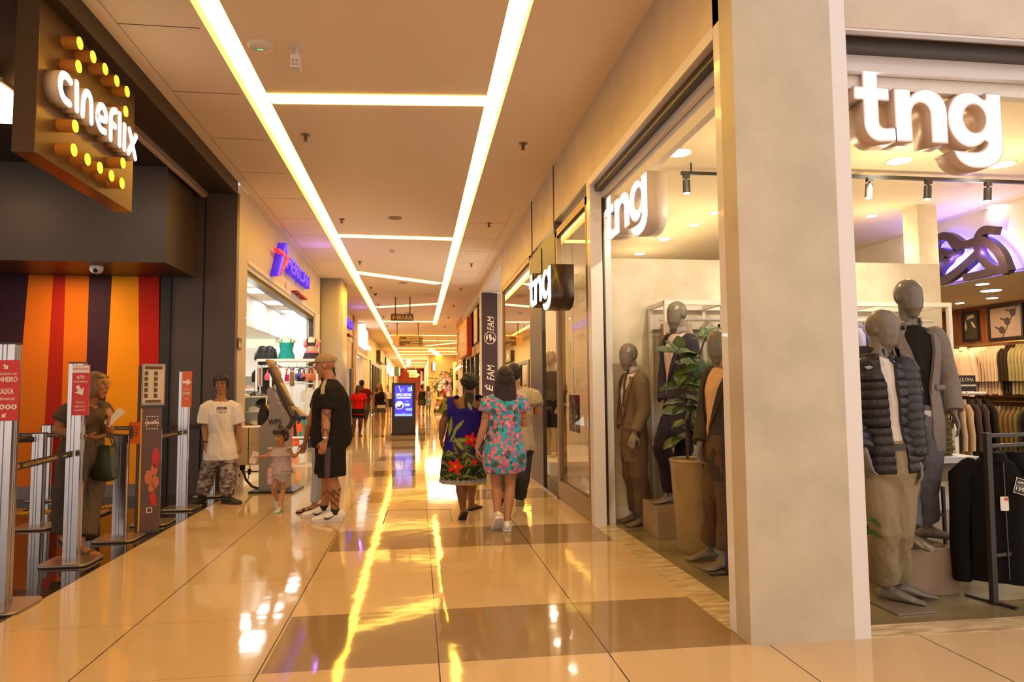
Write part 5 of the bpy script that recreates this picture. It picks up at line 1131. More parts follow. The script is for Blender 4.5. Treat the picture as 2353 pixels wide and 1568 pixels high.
# --- mannequin in the blazer on the second box
bz=.305;b0=atZ(2084,1373);b1=atZ(2217,1371)
plinth('veneered display box under the blazer mannequin',b0.x,b0.y-.005,b1.x,b0.y+.46,bz,(.30,.21,.14))
s=1.06;Y=4.5
J=dict(hd=A(2087,682,Y),nk=A(2088,740,Y+.03),sL=A(2034,776,Y+.06),sR=A(2146,776,Y-.02),eL=A(2022,880,Y+.1),eR=A(2178,878,Y-.02),wL=A(2030,960,Y),wR=A(2191,948,Y-.10),hL=A(2068,975,Y+.03),hR=A(2124,975,Y-.02),kL=A(2082,1100,Y-.06),kR=A(2126,1096,Y-.04),aL=atZ(2090,1258,bz)+V((0,0,.086*s)),aR=atZ(2132,1240,bz)+V((0,0,.086*s)),tL=V((.1,-1,0)),tR=V((.75,-.65,0)),dR=V((.12,-.3,-1)))
J['gz']=bz
g=Fig('mannequin','tallest mannequin in grey tweed blazer and black sweater on a box',J,s,(.15,-1,0),(.2,-1,-.04),w=1.0,cat='mannequin')
g.body(npal=(V((.9,.1,0)),V((-.8,.5,0))),thumb=(-1,1),**MSH)
g.top('sweater',inf=.010,sleeve=None,hem=.02,color=fold((.016,.013,.010),.12),voxel=.007,neck=.62,mt=CLOTH)
bm=B();loft(bm,[g.P-g.up*.005,g.P+g.up*.09*s],[(.186*s,.136*s),(.180*s,.132*s)],right=g.hr,n=30,cap='flat');obj('shirt_tails',bm,mat('pale_grey_cotton',(.56,.52,.50),rough=.8,noise_amt=.1),g.root,True)
bm=B();collar(bm,g,h=.05,r=.072,point=.018);obj('collar',bm,mat('cream_cotton'),g.root,True)
bm=B();P,R,X=prof(g,.036,-.17,28)
def opb(t): return (.34+.05*t+.35*max(0,t-.5),.50-.05*t+.35*max(0,t-.6)) if True else 0
O=shell(bm,g,P,R,X,lambda t:(-.10+1.3*max(0,t-.50)+.25*max(0,.14-t)*4,.42+.45*max(0,t-.5)+.3*max(0,.14-t)*4),.012)
lapels(bm,g,O,12,26,.062)
for q in 'LR': g.arm(bm,q,.016,'long',1.15,.95)
TW=mat('grey_tweed',(.15,.12,.10),rough=.9,noise_amt=.6,noise_scale=170,bump=.4,bump_scale=40,noise_col=(.24,.20,.17))
obj('blazer',bm,TW,g.root,smooth=55)
DB=mat('dark_button',(.02,.015,.012),rough=.3)
def edgept(k,off): 
    r=O[k];return lerp(r[0].co,r[off].co,.9)
bts=[A(2100,833,Y-.17),A(2103,881,Y-.165)]
buttons(g,bts,.012,DB)
bm=B();q=A(2166,889,Y-.13);box(bm,(q.x-.05,q.y-.006,q.z-.02),(q.x+.02,q.y+.01,q.z+.012),0,.003);obj('pocket_flap',bm,TW,g.root)
g.bottoms('trousers',frac=.935,inf=.016,color=fold((.125,.115,.135),.12),voxel=.007,rad=[.092,.098,.09,.078,.074,.07,.066,.06,.056,.054])
plate_base(g,[V((b0.x+.02,b0.y+.03,bz)),V((b1.x-.06,b0.y+.03,bz)),V((b1.x-.06,b0.y+.42,bz)),V((b0.x+.02,b0.y+.42,bz))])
# --- potted fiddle-leaf fig
LEAF=mat('fig_leaf',(.055,.105,.014),rough=.30,noise_amt=.5,noise_scale=7,spec=.5,noise_col=(.018,.045,.006),bump=.3,bump_scale=40)
def leaf_mesh(bm,base,d,n,L,Wd,droop=.25):
    d=V(d).normalized();n=V(n);n=(n-d*n.dot(d)).normalized();x=d.cross(n);rows=[]
    for i in range(9):
        t=i/8;w=Wd*math.sin(PI*min(1,t*.92+.02))**.75*(.55+.6*t if t<.75 else 1.0-(t-.75)*1.6+.0);c=V(base)+d*(L*t)-n*(droop*L*t*t)
        rows.append([bm.verts.new(c+x*(w*k)+n*(abs(k)*w*.22+math.sin(t*14+k*3)*.004)) for k in (-1,-.5,0,.5,1)])
    fs=[]
    for a,b in zip(rows,rows[1:]):
        for j in range(4): fs.append(bm.faces.new((a[j],a[j+1],b[j+1],b[j])))
    return fs
PY=5.72;pc=V((2.36,PY+.02,0))
fig=thing('potted_fig_tree','fiddle-leaf fig in a tall tapering concrete pot between the mannequins','plant',pc)
bm=B();lathe(bm,[(.155,0),(.165,.02),(.215,.74),(.225,.765),(.215,.775),(.195,.765),(.185,.70)],pc,n=40);obj('pot',bm,mat('concrete_pot',(.36,.25,.11),rough=.3,noise_amt=.25,noise_scale=5),fig,smooth=40)
bm=B();cyl(bm,pc+V((0,0,.66)),pc+V((0,0,.715)),.186,n=32);obj('soil',bm,mat('soil',(.035,.022,.012),rough=.95,bump=.6),fig)
st=[A(1580,1055,PY),A(1578,1000,PY),A(1574,930,PY),A(1568,880,PY-.02),A(1562,830,PY-.04)];st2=[A(1580,1040,PY),A(1585,960,PY+.02),A(1597,880,PY+.04),A(1612,800,PY+.04),A(1625,770,PY)]
bm=B();tube(bm,st,[.014,.012,.011,.009,.006]);tube(bm,st2,[.012,.011,.010,.008,.006]);obj('stem',bm,mat('fig_stem',(.07,.045,.02),rough=.8),fig,True)
bm=B();rl=random.Random(11)
LV=[(150,560,-1,.3),(200,545,-.5,.5),(310,560,1,.2),(240,520,-.2,1),(370,600,-1,.1),(440,690,.6,-.5),(465,470,-.7,.3),(540,400,1,.3),(480,420,-.3,.9),(300,670,.9,0),(305,740,.8,.4),(250,780,-.4,-.6),(270,840,.2,-.4),(200,870,-1,0),(340,840,1,.1),(440,805,.9,.2),(370,890,.8,-.2),(410,920,1,-.1),(320,970,.8,0),(360,1000,1,-.3),(195,1020,-1,.1),(400,1045,1,-.2),(180,1110,-1,-.1),(250,1100,-.6,-.2),(330,1090,.8,.1),(400,1130,1,-.1),(240,1220,-.9,-.2),(290,1180,-.3,-.7),(330,1290,.7,-.4),(360,1300,.5,-.6),(185,1380,-.9,-.4),(250,1350,-.4,-.3),(400,1210,1,0),(420,1300,.8,-.5),(250,690,-.6,.1),(455,850,.8,.3),(420,760,.3,.6),(500,700,.9,-.4),(440,980,.9,.1),(560,660,.6,.4)]
for (u,v,dx,dz) in LV:
    c=A(1500+u/3.92,660+v/3.92,PY+rl.uniform(-.14,.10));near=min(st+st2,key=lambda q:(q-c).length);d=V((dx,rl.uniform(-.7,.5),dz+.15)).normalized();L=rl.uniform(.15,.22)
    b=c-d*L*.5
    fs=leaf_mesh(bm,b,d,V((rl.uniform(-.4,.4),-.55,.8)),L,rl.uniform(.05,.072),rl.uniform(.1,.45))
    a_=near;bar(bm,b,lerp(b,V((near.x,near.y,b.z-.02)),.9),.004)
obj('foliage',bm,LEAF,fig,True,recalc=False)
p2=V((2.22,4.15,0));f2=thing('potted_plant','green leafy plant peeping out from behind the corner pillar','plant',p2)
bm=B();lathe(bm,[(.12,0),(.14,.3),(.15,.42),(.135,.42),(.12,.36)],p2,n=28);obj('pot',bm,mat('concrete_pot'),f2,True)
bm=B();tube(bm,[p2+V((0,0,.3)),p2+V((.05,-.05,.55)),p2+V((.12,-.12,.72))],.008);obj('stem',bm,mat('fig_stem'),f2,True)
bm=B()
for (px,py,ex,ez) in ((1978,1192,1,-.25),(1976,1222,1,-.1)):
    b=A(px,py,3.98);leaf_mesh(bm,b,(ex,-.1,ez*.5),(0,-.6,.8),.17,.032,.3)
for k in range(8):
    a=k*.8;leaf_mesh(bm,p2+V((.08,-.08,.6+.02*k)),(math.cos(a)*.6-.2,math.sin(a)*.3,.5),(0,-.5,.8),.2,.05,.4)
obj('foliage',bm,LEAF,f2,True,recalc=False)
# --- white wall rack with hanging garments
def hanger(bm,c,ax,w=.20,mi=0):
    ax=V(ax).normalized();tube(bm,[c-ax*w+V((0,0,-.10)),c+V((0,0,-.045)),c+ax*w+V((0,0,-.10))],.009,6,mi);tube(bm,[c+V((0,0,-.045)),c,c+ax*.018+V((0,0,.022)),c+V((0,0,.04)),c-ax*.02+V((0,0,.02))],.003,6,mi)
HG=mat('hanger_dark',(.025,.018,.014),rough=.4)
GM={}
def gcol(c):
    k='garment_%02x%02x%02x'%tuple(int(255*min(1,x)**.45) for x in c)
    return cloth(k,c,.18,8,.6,9)
def garment(label,c,ax,n,col,h=.72,w=.22,d=.05,sl=.52,group=None,kind='shirt',name='shirt',half=False,spread=.10):
    """c: point on the rail; ax: across the shoulders; n: towards the viewer"""
    c=V(c);ax=V(ax).normalized();n=V(n).normalized();t=thing(name,label,kind,c-V((0,0,h+.1)),group)
    bm=B();top_=c-V((0,0,.075));q=lambda z:top_-V((0,0,z))
    kz=[h,h*.9,h*.8,h*.7,h*.6,h*.5,h*.4,h*.3,.16,.10,.05,.0];kw=[1.03,1.0,.98,.965,.96,.96,.97,.98,1.0,.9,.72,.30];kd=[1.05,1,1,.98,1,1,1,1,1.05,1,.9,.8]
    ph=random.uniform(0,9);nseg=32
    R_=loft(bm,[q(z) for z in kz],[(w*a_,d*b_) for a_,b_ in zip(kw,kd)],right=ax,n=nseg,cap='flat')
    for i,ring_ in enumerate(R_):
        amp=d*.30*min(1,(len(R_)-i)/7)
        for k,v in enumerate(ring_):
            e=math.sin(k*PI*2*5/nseg+ph+i*.12)*.6+math.sin(k*PI*2*9/nseg+ph*2.3-i*.2)*.4
            cc_=V((q(kz[i]).x,q(kz[i]).y,v.co.z));dv=(v.co-cc_);
            if dv.length>1e-6: v.co+=dv.normalized()*(amp*e*.8)
        if i==0:
            for k,v in enumerate(ring_): v.co.z+=.012*math.sin(k*PI*2*2/nseg+ph)
    for e in (-1,1): loft(bm,[q(.06)+ax*(e*w*.72),q(.12)+ax*(e*w*1.02),q(sl*.4)+ax*(e*(w*1.05+spread*.3))+n*.006,q(sl*.7)+ax*(e*(w*1.06+spread*.6))-n*.006,q(sl)+ax*(e*(w*1.0+spread))],[(.055,d*.75),(.065,d*.85),(.056,d*.8),(.053,d*.8),(.05,d*.75)],right=ax,n=12,cap='start')
    obj('fabric',bm,gcol(col),t,smooth=60)
    bm=B();loft(bm,[q(.03),q(-.03)],[(.085,d*1.05),(.068,d*.9)],right=ax,n=16,cap='flat');obj('collar',bm,gcol(tuple(min(1,x*1.12) for x in col)),t,True)
    bm=B();hanger(bm,c-V((0,0,.03)),ax,w*.85);obj('hanger',bm,HG,t,True)
    return t
RK=mat('white_steel',(.78,.74,.66),rough=.35)
rk=thing('clothes_rack','white steel clothes rack standing along the plaster partition','clothes rack',(4,6.8,0))
bm=B();yb,yf=7.09,6.62;zt=2.25
xs=[2.455,3.0,5.57]
for x in (2.455,3.05,4.1,4.75,5.57):
    bar(bm,(x,yb,0),(x,yb,zt),.035)
for x in (2.455,3.05,5.57): bar(bm,(x,yf,0),(x,yf,zt),.04)
for y in (yb,yf): bar(bm,(2.44,y,zt-.02),(5.59,y,zt-.02),.045)
for x in (2.455,3.05,4.1,4.75,5.57): bar(bm,(x,yb,zt-.02),(x,yf,zt-.02),.04)
obj('frame',bm,RK,rk)
for z in (2.08,1.0):
    bm=B();cyl(bm,(2.46,6.84,z),(5.56,6.84,z),.016,n=12)
    for x in (2.6,3.0,4.1,4.75): bar(bm,(x,yb,z-.09),(x,6.84,z),.012,.05)
    obj('rail',bm,RK,rk,True)
bm=B();box(bm,(2.46,7.08,2.0),(5.56,7.1,2.15));obj('back_panel',bm,mat('grey_strip',(.55,.50,.42),rough=.5),rk)
RL=[(2.52,2.08,(.30,.20,.11),'brown shirt hanging at the left end of the white rack'),(2.64,2.08,(.34,.24,.14),'tan shirt hanging second on the white rack'),(2.76,2.08,(.40,.31,.22),'beige shirt hanging behind the navy suit mannequin'),(3.14,2.08,(.03,.025,.03),'black jacket at the left of the dark row on the rack'),(3.24,2.08,(.05,.042,.045),'charcoal jacket second in the dark row on the rack'),(3.34,2.08,(.10,.085,.085),'grey jacket third in the dark row on the rack'),(3.44,2.08,(.13,.11,.11),'mid grey jacket fourth in the dark row on the rack'),(2.55,1.02,(.42,.28,.20),'dusty pink long coat on the lower rail of the white rack'),(2.68,1.02,(.62,.55,.45),'cream coat on the lower rail of the white rack'),(2.95,1.02,(.66,.62,.58),'white shirt low on the rack behind the fig pot'),(3.10,1.02,(.06,.05,.055),'black trousers low on the rack behind the fig'),(4.62,2.08,(.38,.38,.62),'pale blue shirt hanging behind the quilted-jacket mannequin'),(4.74,2.08,(.44,.44,.66),'light blue shirt second behind the quilted-jacket mannequin'),(5.42,2.08,(.62,.58,.62),'white shirt at the right end of the white rack')]
for x,z,c,lb in RL: garment(lb,(x,6.84,z),(.25,1,0),(-1,0,0),c,h=.78 if z>1.5 else .82,w=.2,d=.045,group='garments on the white rack',spread=.03)
# --- reddish wall rails with shirts
wr=thing('wall_rail','bronze double clothes rail fixed along the reddish wood wall','clothes rail',(8.95,9.8,0))
for z in (2.03,1.13):
    bm=B();cyl(bm,(8.9,8.2,z),(8.9,11.6,z),.02)
    for y in (8.4,9.4,10.4,11.4): bar(bm,(8.9,y,z),(9.198,y,z+.05),.025)
    obj('rail',bm,mat('bronze_pipe',(.30,.17,.07),rough=.3,metal=.8),wr,True)
bm=B();box(bm,(8.85,8.2,1.20),(9.19,11.6,1.225));obj('shelf',bm,WOOD,wr)
up=[('white',(.80,.66,.42),5),('mustard',(.52,.30,.05),4),('cream',(.82,.70,.45),5),('pink',(.80,.52,.34),6),('dark brown',(.05,.032,.015),3),('khaki',(.42,.31,.14),5),('navy',(.025,.022,.028),4)]
y=10.72;n=0
ords=['first','second','third','fourth','fifth','sixth']
for nm,c,k in up:
    for i in range(k):
        y-=.062;cz=tuple(min(1,q*random.uniform(.88,1.1)) for q in c)
        garment('%s %s shirt counted from the far end of the upper wall rail'%(ords[i],nm),(8.9,y,2.03),(1,.25,0),(-1,0,0),cz,h=.72,w=.20,d=.03,group='shirts on the upper wall rail',spread=.02)
garment('pink shirt shown full front on the upper wall rail',(8.62,9.98,2.03),(.15,1,0),(-1,0,0),(.84,.56,.38),h=.74,w=.21,d=.05,group=None,spread=.05)
lo=[('khaki',(.46,.36,.20),4),('olive brown',(.20,.13,.04),5),('black',(.03,.025,.02),3)]
y=9.95
for nm,c,k in lo:
    for i in range(k):
        y-=.085;cz=tuple(min(1,q*random.uniform(.85,1.1)) for q in c)
        garment('%s %s garment from the far end of the lower wall rail'%(ords[i],nm),(8.9,y,1.10),(1,.25,0),(-1,0,0),cz,h=.74,w=.20,d=.035,group='garments on the lower wall rail',spread=.02)
# --- low white rack in the middle of the shop
wrk=thing('garment_rail','low white garment rail in the middle of the fashion shop','clothes rack',(5.75,7.0,0))
bm=B();cyl(bm,(5.3,7,1.29),(6.28,7,1.29),.018);bar(bm,(5.95,7,0),(5.95,7,1.29),.05);bar(bm,(5.95,6.6,.015),(5.95,7.4,.015),.05,.03);bar(bm,(5.2,7,1.2),(5.2,7,0),.04);obj('frame',bm,RK,wrk,True)
cs=[((.72,.58,.38),'cream shirt, first on the low white rail'),((.66,.50,.30),'beige shirt, second on the low white rail'),((.48,.33,.12),'mustard shirt, third on the low white rail'),((.44,.30,.10),'ochre shirt, fourth on the low white rail'),((.05,.04,.045),'navy shirt, fifth on the low white rail'),((.68,.50,.32),'beige trousers, sixth on the low white rail'),((.66,.46,.27),'tan trousers, seventh on the low white rail'),((.09,.06,.055),'plum jacket, eighth on the low white rail'),((.10,.07,.06),'dark plum jacket, ninth on the low white rail'),((.03,.022,.018),'black jacket at the right end of the low white rail'),]
for i,(c,lb) in enumerate(cs): garment(lb,(5.42+.095*i,7,1.27),(.35,1,0),(-1,0,0),c,h=.74,w=.19,d=.035,group='garments on the low white rail',spread=.02)
sg=A(2221,878,6.8);sp=thing('sale_sign','small black sign reading ULTIMA standing above the low white rail','sign',sg-V((0,0,.12)))
bm=B();box(bm,(sg.x-.11,sg.y,sg.z-.1),(sg.x+.11,sg.y+.006,sg.z+.07));obj('board',bm,mat('black_card',(.02,.015,.012),rough=.5),sp)
bm=B();box(bm,(sg.x-.11,sg.y-.003,sg.z-.047),(sg.x+.11,sg.y-.001,sg.z-.030));text('ÚLTIMA',.055,.002,bm,MTX(sg+V((0,-.004,.022)),(1,0,0),(0,0,1)),0,0,fit=.16);obj('lettering',bm,mat('cream_print',(.75,.62,.45)),sp)
bm=B();bar(bm,sg+V((0,.003,-.1)),(sg.x,sg.y,1.29),.012);obj('stem',bm,RK,sp)
# --- table with the pile of trousers
tb=thing('display_table','white-topped display table with curved brown legs behind the blazer mannequin','table',(3.9,5.05,0))
bm=B()
for k in range(3): box(bm,(3.45,4.74,.80+.0165*k),(4.20-.012*k,5.4,.815+.0165*k),0,.004)
obj('tabletop',bm,WHITE,tb)
bm=B();box(bm,(3.5,4.80,.66),(4.1,5.34,.80));obj('apron',bm,mat('brown_table',(.28,.19,.10),rough=.4),tb)
for (x,y) in ((4.08,4.84),(4.08,5.3),(3.52,5.3)):
    bm=B();loft(bm,[(x+.02,y,.78),(x-.02,y,.5),(x+.01,y,.2),(x+.08,y,.003)],[(.05,.03),(.04,.03),(.035,.03),(.03,.025)],n=10,cap='flat');obj('leg',bm,mat('brown_table'),tb,True)
DN=[(.16,.12,.05),(.21,.16,.07),(.13,.10,.045),(.25,.19,.09)]
rt=random.Random(4);zz=.850
for i in range(20):
    h=rt.uniform(.016,.021);w=.30-.006*max(0,i-8)*.6+rt.uniform(-.01,.012);x=3.86-.0*i+rt.uniform(-.012,.012)
    bm=B();P=[];
    for sgn in (0,1):
        loft(bm,[(x-w*.56,4.82+.02,zz+h*(.28+.46*sgn)),(x-w*.2,4.80,zz+h*(.28+.46*sgn)+rt.uniform(-.002,.002)),(x+w*.2,4.80,zz+h*(.28+.46*sgn)),(x+w*.56,4.82,zz+h*(.28+.46*sgn)+rt.uniform(-.003,.003))],[(.005,h*.27),(.012,h*.30),(.012,h*.30),(.006,h*.27)],right=V((0,1,0)),n=8)
    box(bm,(x-w*.54,4.82,zz),(x+w*.54,5.12,zz+h),0,.005)
    top('folded_trousers',bm,cloth('olive_denim_%d'%(i%4),DN[i%4],.3,10),'olive folded trousers in the pile on the white table','trousers','folded trousers piled on the white table')
    zz+=h+.0005
sb=thing('bag_stand','dark two-tier shelf with black bags under the display table','shelf',(3.75,4.95,0))
bm=B();box(bm,(3.46,4.80,.40),(3.93,5.3,.425));box(bm,(3.46,4.80,.06),(3.93,5.3,.085));[bar(bm,(x,y,.002),(x,y,.62),.02) for x in (3.47,3.92) for y in (4.81,5.29)];obj('frame',bm,DFR,sb)
for (z,lb) in ((.425,'black bag with price tag on the upper tier under the table'),(.085,'black bag on the lower tier under the table')):
    bt=thing('black_bag',lb,'bag',(3.70,5.0,z),'black bags under the table');bm=B();box(bm,(3.50,4.83,z+.002),(3.89,5.24,z+.2),0,.03);obj('bag_body',bm,mat('black_nylon',(.012,.010,.012),rough=.5),bt,True)
    bm=B();box(bm,(3.78,4.822,z+.13),(3.87,4.827,z+.22));obj('price_tag',bm,mat('white_tag',(.75,.7,.65)),bt);bm=B();box(bm,(3.79,4.818,z+.195),(3.83,4.8215,z+.213));obj('tag_logo',bm,mat('red_print',(.6,.05,.03)),bt)
# --- black rack with black jackets at the front opening
kr=thing('clothes_rack','black steel clothes rack with black jackets at the right front opening','clothes rack',(3.8,4.03,0))
KM=mat('black_steel',(.022,.018,.015),rough=.4)
for q in ((3.60,3.615,4.03),(4.6,4.6,4.24)): bm=B();bar(bm,(q[0],q[2],.01),(q[1],q[2],1.075),.035);obj('upright',bm,KM,kr)
for z in (1.055,.99,.30): bm=B();bar(bm,(3.60,4.04,z),(4.6,4.24,z),.021);obj('rail',bm,KM,kr)
for x,y in ((3.6,4.03),(4.6,4.24)):
    bm=B();bar(bm,(x-.02,y+.2,.008),(x+.05,y-.12,.008),.03,.012);obj('foot',bm,KM,kr)
def bjacket(label,c,first=False):
    t=garment(label,c,(1,-.25,0),(-.25,-1,0),(.0065,.0055,.005),h=.80,w=.21,d=.085,sl=.80,group='black jackets on the black rack',kind='jacket',name='black_jacket',spread=.02)
    return t
j1=bjacket('front black zip jacket with 199 price tag on the black rack',(3.76,4.15,.985))
jc=V((3.735,3.98,0));fx=V((1,-.25,0)).normalized();fn_=V((-.25,-1,0)).normalized()
pt=V((3.835,4.035,.73));M=MTX(pt,fx*.93+V((0,0,-.3)),V((.3,0,.93)))
bm=B();M2=M
b2=B();plate([[(-.034,-.05),(.034,-.05),(.034,.05),(-.034,.05)]],.002,b2,M2,0,0);obj('price_tag',b2,mat('black_card'),j1)
b2=B();Mt=M2@Matrix.Translation((0,0,.003));plate([[(-.034,-.05),(.034,-.05),(.034,.05),(-.034,.05)],[(-.031,-.047),(.031,-.047),(.031,.047),(-.031,.047)]],.001,b2,Mt,0,0);text('299',.024,.001,b2,Mt@Matrix.Translation((0,.022,0)),fit=.036);text('199',.036,.001,b2,Mt@Matrix.Translation((0,-.02,0)),fit=.05);plate([[(-.026,.020),(.026,.026),(.026,.024),(-.026,.018)]],.001,b2,Mt);plate([[(-.031,.003),(.031,.003),(.031,.001),(-.031,.001)]],.001,b2,Mt);obj('tag_print',b2,mat('white_print',(.8,.76,.7)),j1)
b2=B();p=V((3.735,4.055,.62));plate([rrect(-.025,-.045,.025,.045,.008)],.002,b2,MTX(p,fx,V((0,0,1))),0,0);obj('paper_tag',b2,mat('white_tag'),j1);b2=B();plate([[(0,.02),(.022,.02),(.022,.038),(0,.038)]],.001,b2,MTX(p+fn_*.003,fx,V((0,0,1))),0,0);obj('tag_logo',b2,mat('red_print'),j1)
b2=B();bar(b2,V((3.742,4.055,.88)),V((3.742,4.055,.14)),.007,.006);obj('zip',b2,mat('gunmetal'),j1)
bjacket('second black jacket behind the front one on the black rack',(3.92,4.17,.985));bjacket('third black jacket from the front on the black rack',(4.10,4.19,.985))
# --- price stand beside the nearest mannequin
ps=thing('price_stand','black floor price stand beside the dark-jacketed mannequin','price stand',(2.26,4.98,0))
bm=B();bar(bm,(2.28,4.99,.02),(2.28,4.99,1.02),.022);obj('pole',bm,KM,ps)
bm=B();bar(bm,(2.13,4.96,.008),(2.5,4.98,.008),.025,.012);bar(bm,(2.27,4.85,.008),(2.29,5.15,.008),.025,.012);obj('base',bm,KM,ps)
bm=B();box(bm,(2.30,4.97,.42),(2.60,4.985,1.05));obj('board',bm,mat('brown_card',(.13,.075,.05),rough=.4),ps)
bm=B();text('R$',.06,.002,bm,MTX((2.335,4.966,.80),(1,0,0),(0,0,1)));text('RS',.05,.002,bm,MTX((2.335,4.966,.70),(1,0,0),(0,0,1)));obj('lettering',bm,mat('white_print'),ps)
# --- pictures on the wood wall
def picture(label,y0,y1,z0,z1,kind):
    t=thing('framed_picture',label,'picture',(9.18,(y0+y1)/2,z0))
    bm=B();x=9.195;w=.035
    for a,b in (((y0,z0),(y1,z0+w)),((y0,z1-w),(y1,z1)),((y0,z0+w),(y0+w,z1-w)),((y1-w,z0+w),(y1,z1-w))): box(bm,(x-.035,a[0],a[1]),(x,b[0],b[1]))
    obj('frame',bm,mat('black_wood_frame',(.018,.012,.01),rough=.4),t)
    bm=B();box(bm,(x-.012,y0+w,z0+w),(x-.004,y1-w,z1-w));obj('print',bm,mat('print_dark',(.05,.035,.022)) if kind=='a' else mat('print_tan',(.42,.27,.19),noise_amt=.15,noise_scale=6),t)
    M=MTX((x-.0135,(y0+y1)/2,(z0+z1)/2),(0,-1,0),(0,0,1));W_,H_=(y1-y0),(z1-z0);bm=B()
    if kind=='a':
        plate([[(-.06,.17),(.06,.19),(.09,.14),(-.02,.12),(-.08,.10)]],.003,bm,M,0,0);plate([[(.0,.08),(.05,.06),(.11,-.04),(.04,-.02)]],.003,bm,M,0,0);plate([[(-.11,.1),(-.08,.0),(-.1,-.08),(-.13,-.02)]],.003,bm,M,0,0);obj('artwork',bm,mat('print_light',(.55,.40,.25)),t)
    else:
        for i in range(3):
            c=(.14-.11*i,.14-.13*i);plate([arc(c[0],c[1],.055,.06,0,360,20)[:-1]],.003,bm,M,0,0);plate([[(c[0]-.13,c[1]+.07),(c[0]-.12,c[1]+.04),(c[0]-.03,c[1]),(c[0]-.03,c[1]+.035)]],.003,bm,M@Matrix.Translation((0,0,.002)),0,0)
        plate([[(-.08,-.24),(-.07,-.24),(.24,.26),(.23,.26)]],.002,bm,M@Matrix.Translation((0,0,.004)),0,0);obj('artwork',bm,mat('print_dark2',(.06,.035,.03)),t)
picture('narrow dark framed picture high on the wood wall',10.27,10.62,2.12,2.62,'a');picture('wide framed print of dark round shapes on the wood wall',9.42,10.08,2.10,2.64,'b')
# --- illuminated emblem of a reclining cat on the soffit face
px_=lambda u,v:atX(2130+u/4.901,480+v/4.9,6.70)
cat=thing('wall_emblem','large dark reclining big cat emblem with blue glow on the soffit face','sign',px_(550,560))
def crv(P,n=5):
    out=[]
    for i in range(len(P)-1):
        p0=P[max(i-1,0)];p1=P[i];p2=P[i+1];p3=P[min(i+2,len(P)-1)]
        for k in range(n):
            t=k/n;out.append(.5*((2*p1)+(p2-p0)*t+(2*p0-5*p1+4*p2-p3)*t*t+(3*p1-p0-3*p2+p3)*t**3))
    return out+[P[-1]]
def ribbon(pts,w,x0,x1):
    bm=B();P=crv([V((0,px_(*p).y,px_(*p).z)) for p in pts]);n=len(P);R_=[]
    for i in range(n):
        t=(P[min(i+1,n-1)]-P[max(i-1,0)]).normalized();nn=V((0,-t.z,t.y));e=-t*(w*.3) if i==0 else t*(w*.3) if i==n-1 else V((0,0,0))
        q=P[i]+e;R_.append([bm.verts.new((x,*(q+nn*(sg*w/2)).yz)) for x,sg in ((x0,-1),(x0,1),(x1,1),(x1,-1))])
    for a,b in zip(R_,R_[1:]):
        for j in range(4): bm.faces.new((a[j],a[(j+1)%4],b[(j+1)%4],b[j]))
    bm.faces.new(R_[0]);bm.faces.new(R_[-1][::-1]);bmesh.ops.recalc_face_normals(bm,faces=bm.faces);return bm
RB=[[(810,245),(740,235),(680,255),(640,300),(622,355),(625,430),(650,510),(700,590),(770,655),(860,690),(950,680)],[(622,355),(700,365),(780,410),(850,480),(900,560),(930,640),(950,690)],[(610,370),(560,385),(500,405),(430,400),(370,360),(300,320),(230,310),(170,345),(130,400),(115,480),(140,540),(200,560),(225,520)],[(225,490),(270,510),(290,560),(200,660),(150,780),(150,830)],[(150,825),(250,800),(380,720),(500,620),(600,530),(635,500)],[(300,330),(350,400),(390,470),(320,520),(260,570)],[(950,685),(800,700),(620,745),(480,770)]]
DKB=mat('dark_plum_metal',(.045,.022,.025),rough=.35)
bm=B();bl=B();BLUE=gl('blue_glow',(.10,.08,1.0),16.0)
for i,(pts,w) in enumerate(zip(RB,(.095,.105,.10,.105,.105,.09,.085))): merge(bm,ribbon(pts,w,6.62+.0015*i,6.71));merge(bl,ribbon(pts,w*.5,6.735,6.742))
obj('outline',bm,DKB,cat,recalc=False);obj('led_backlight',bl,BLUE,cat,recalc=False)
for y in (7.3,7.75,8.1): point('emblem_led',(6.62,y,2.95),9,(.25,.2,1.0),.02)
# --- ceiling spots of the shop
DL=gl('downlight_lens',(1,.90,.70),30.0);DLR=mat('downlight_rim',(.8,.72,.55),rough=.4)
def downlight(p,r,label,z):
    t=thing('downlight',label,'downlight',(p.x,p.y,z-.01),'recessed downlights of the fashion shop')
    bm=B();lathe(bm,[(r*1.15,-.008),(r*1.18,0),(r*.95,0),(r*.95,-.008)],(p.x,p.y,z-.001),n=28);obj('rim',bm,DLR,t,True)
    bm=B();cyl(bm,(p.x,p.y,z-.012),(p.x,p.y,z-.009),r,n=28);obj('lens',bm,DL,t)
dl=[((2067,368),.10,'round downlight just under the front shop letters'),((2303,377),.10,'round downlight at the far right below the front shop letters'),((2002,495),.06,'small downlight left of the shop column'),((2092,533),.075,'downlight right beside the shop column'),((2290,473),.10,'downlight above the cat emblem'),((1560,350),.10,'downlight highest in the side opening'),((1642,488),.06,'small downlight beside the side frame edge'),((1594,516),.06,'small downlight in the middle of the side opening ceiling'),((1526,548),.085,'downlight over the partition, second from the side letters'),((1470,582),.08,'downlight lowest over the partition edge')]
for p,r,lb in dl: q=atZ(*p,3.5);downlight(q,r,lb,3.5)
for p,r,lb in (((2257,652),.07,'small downlight below the cat emblem'),((2277,667),.12,'large bright downlight in the lowered soffit'),((2280,684),.07,'small downlight third in the lowered soffit'),((2205,696),.06,'small downlight nearest the wood wall corner')): q=atZ(*p,2.68);downlight(q,r,lb,2.68)
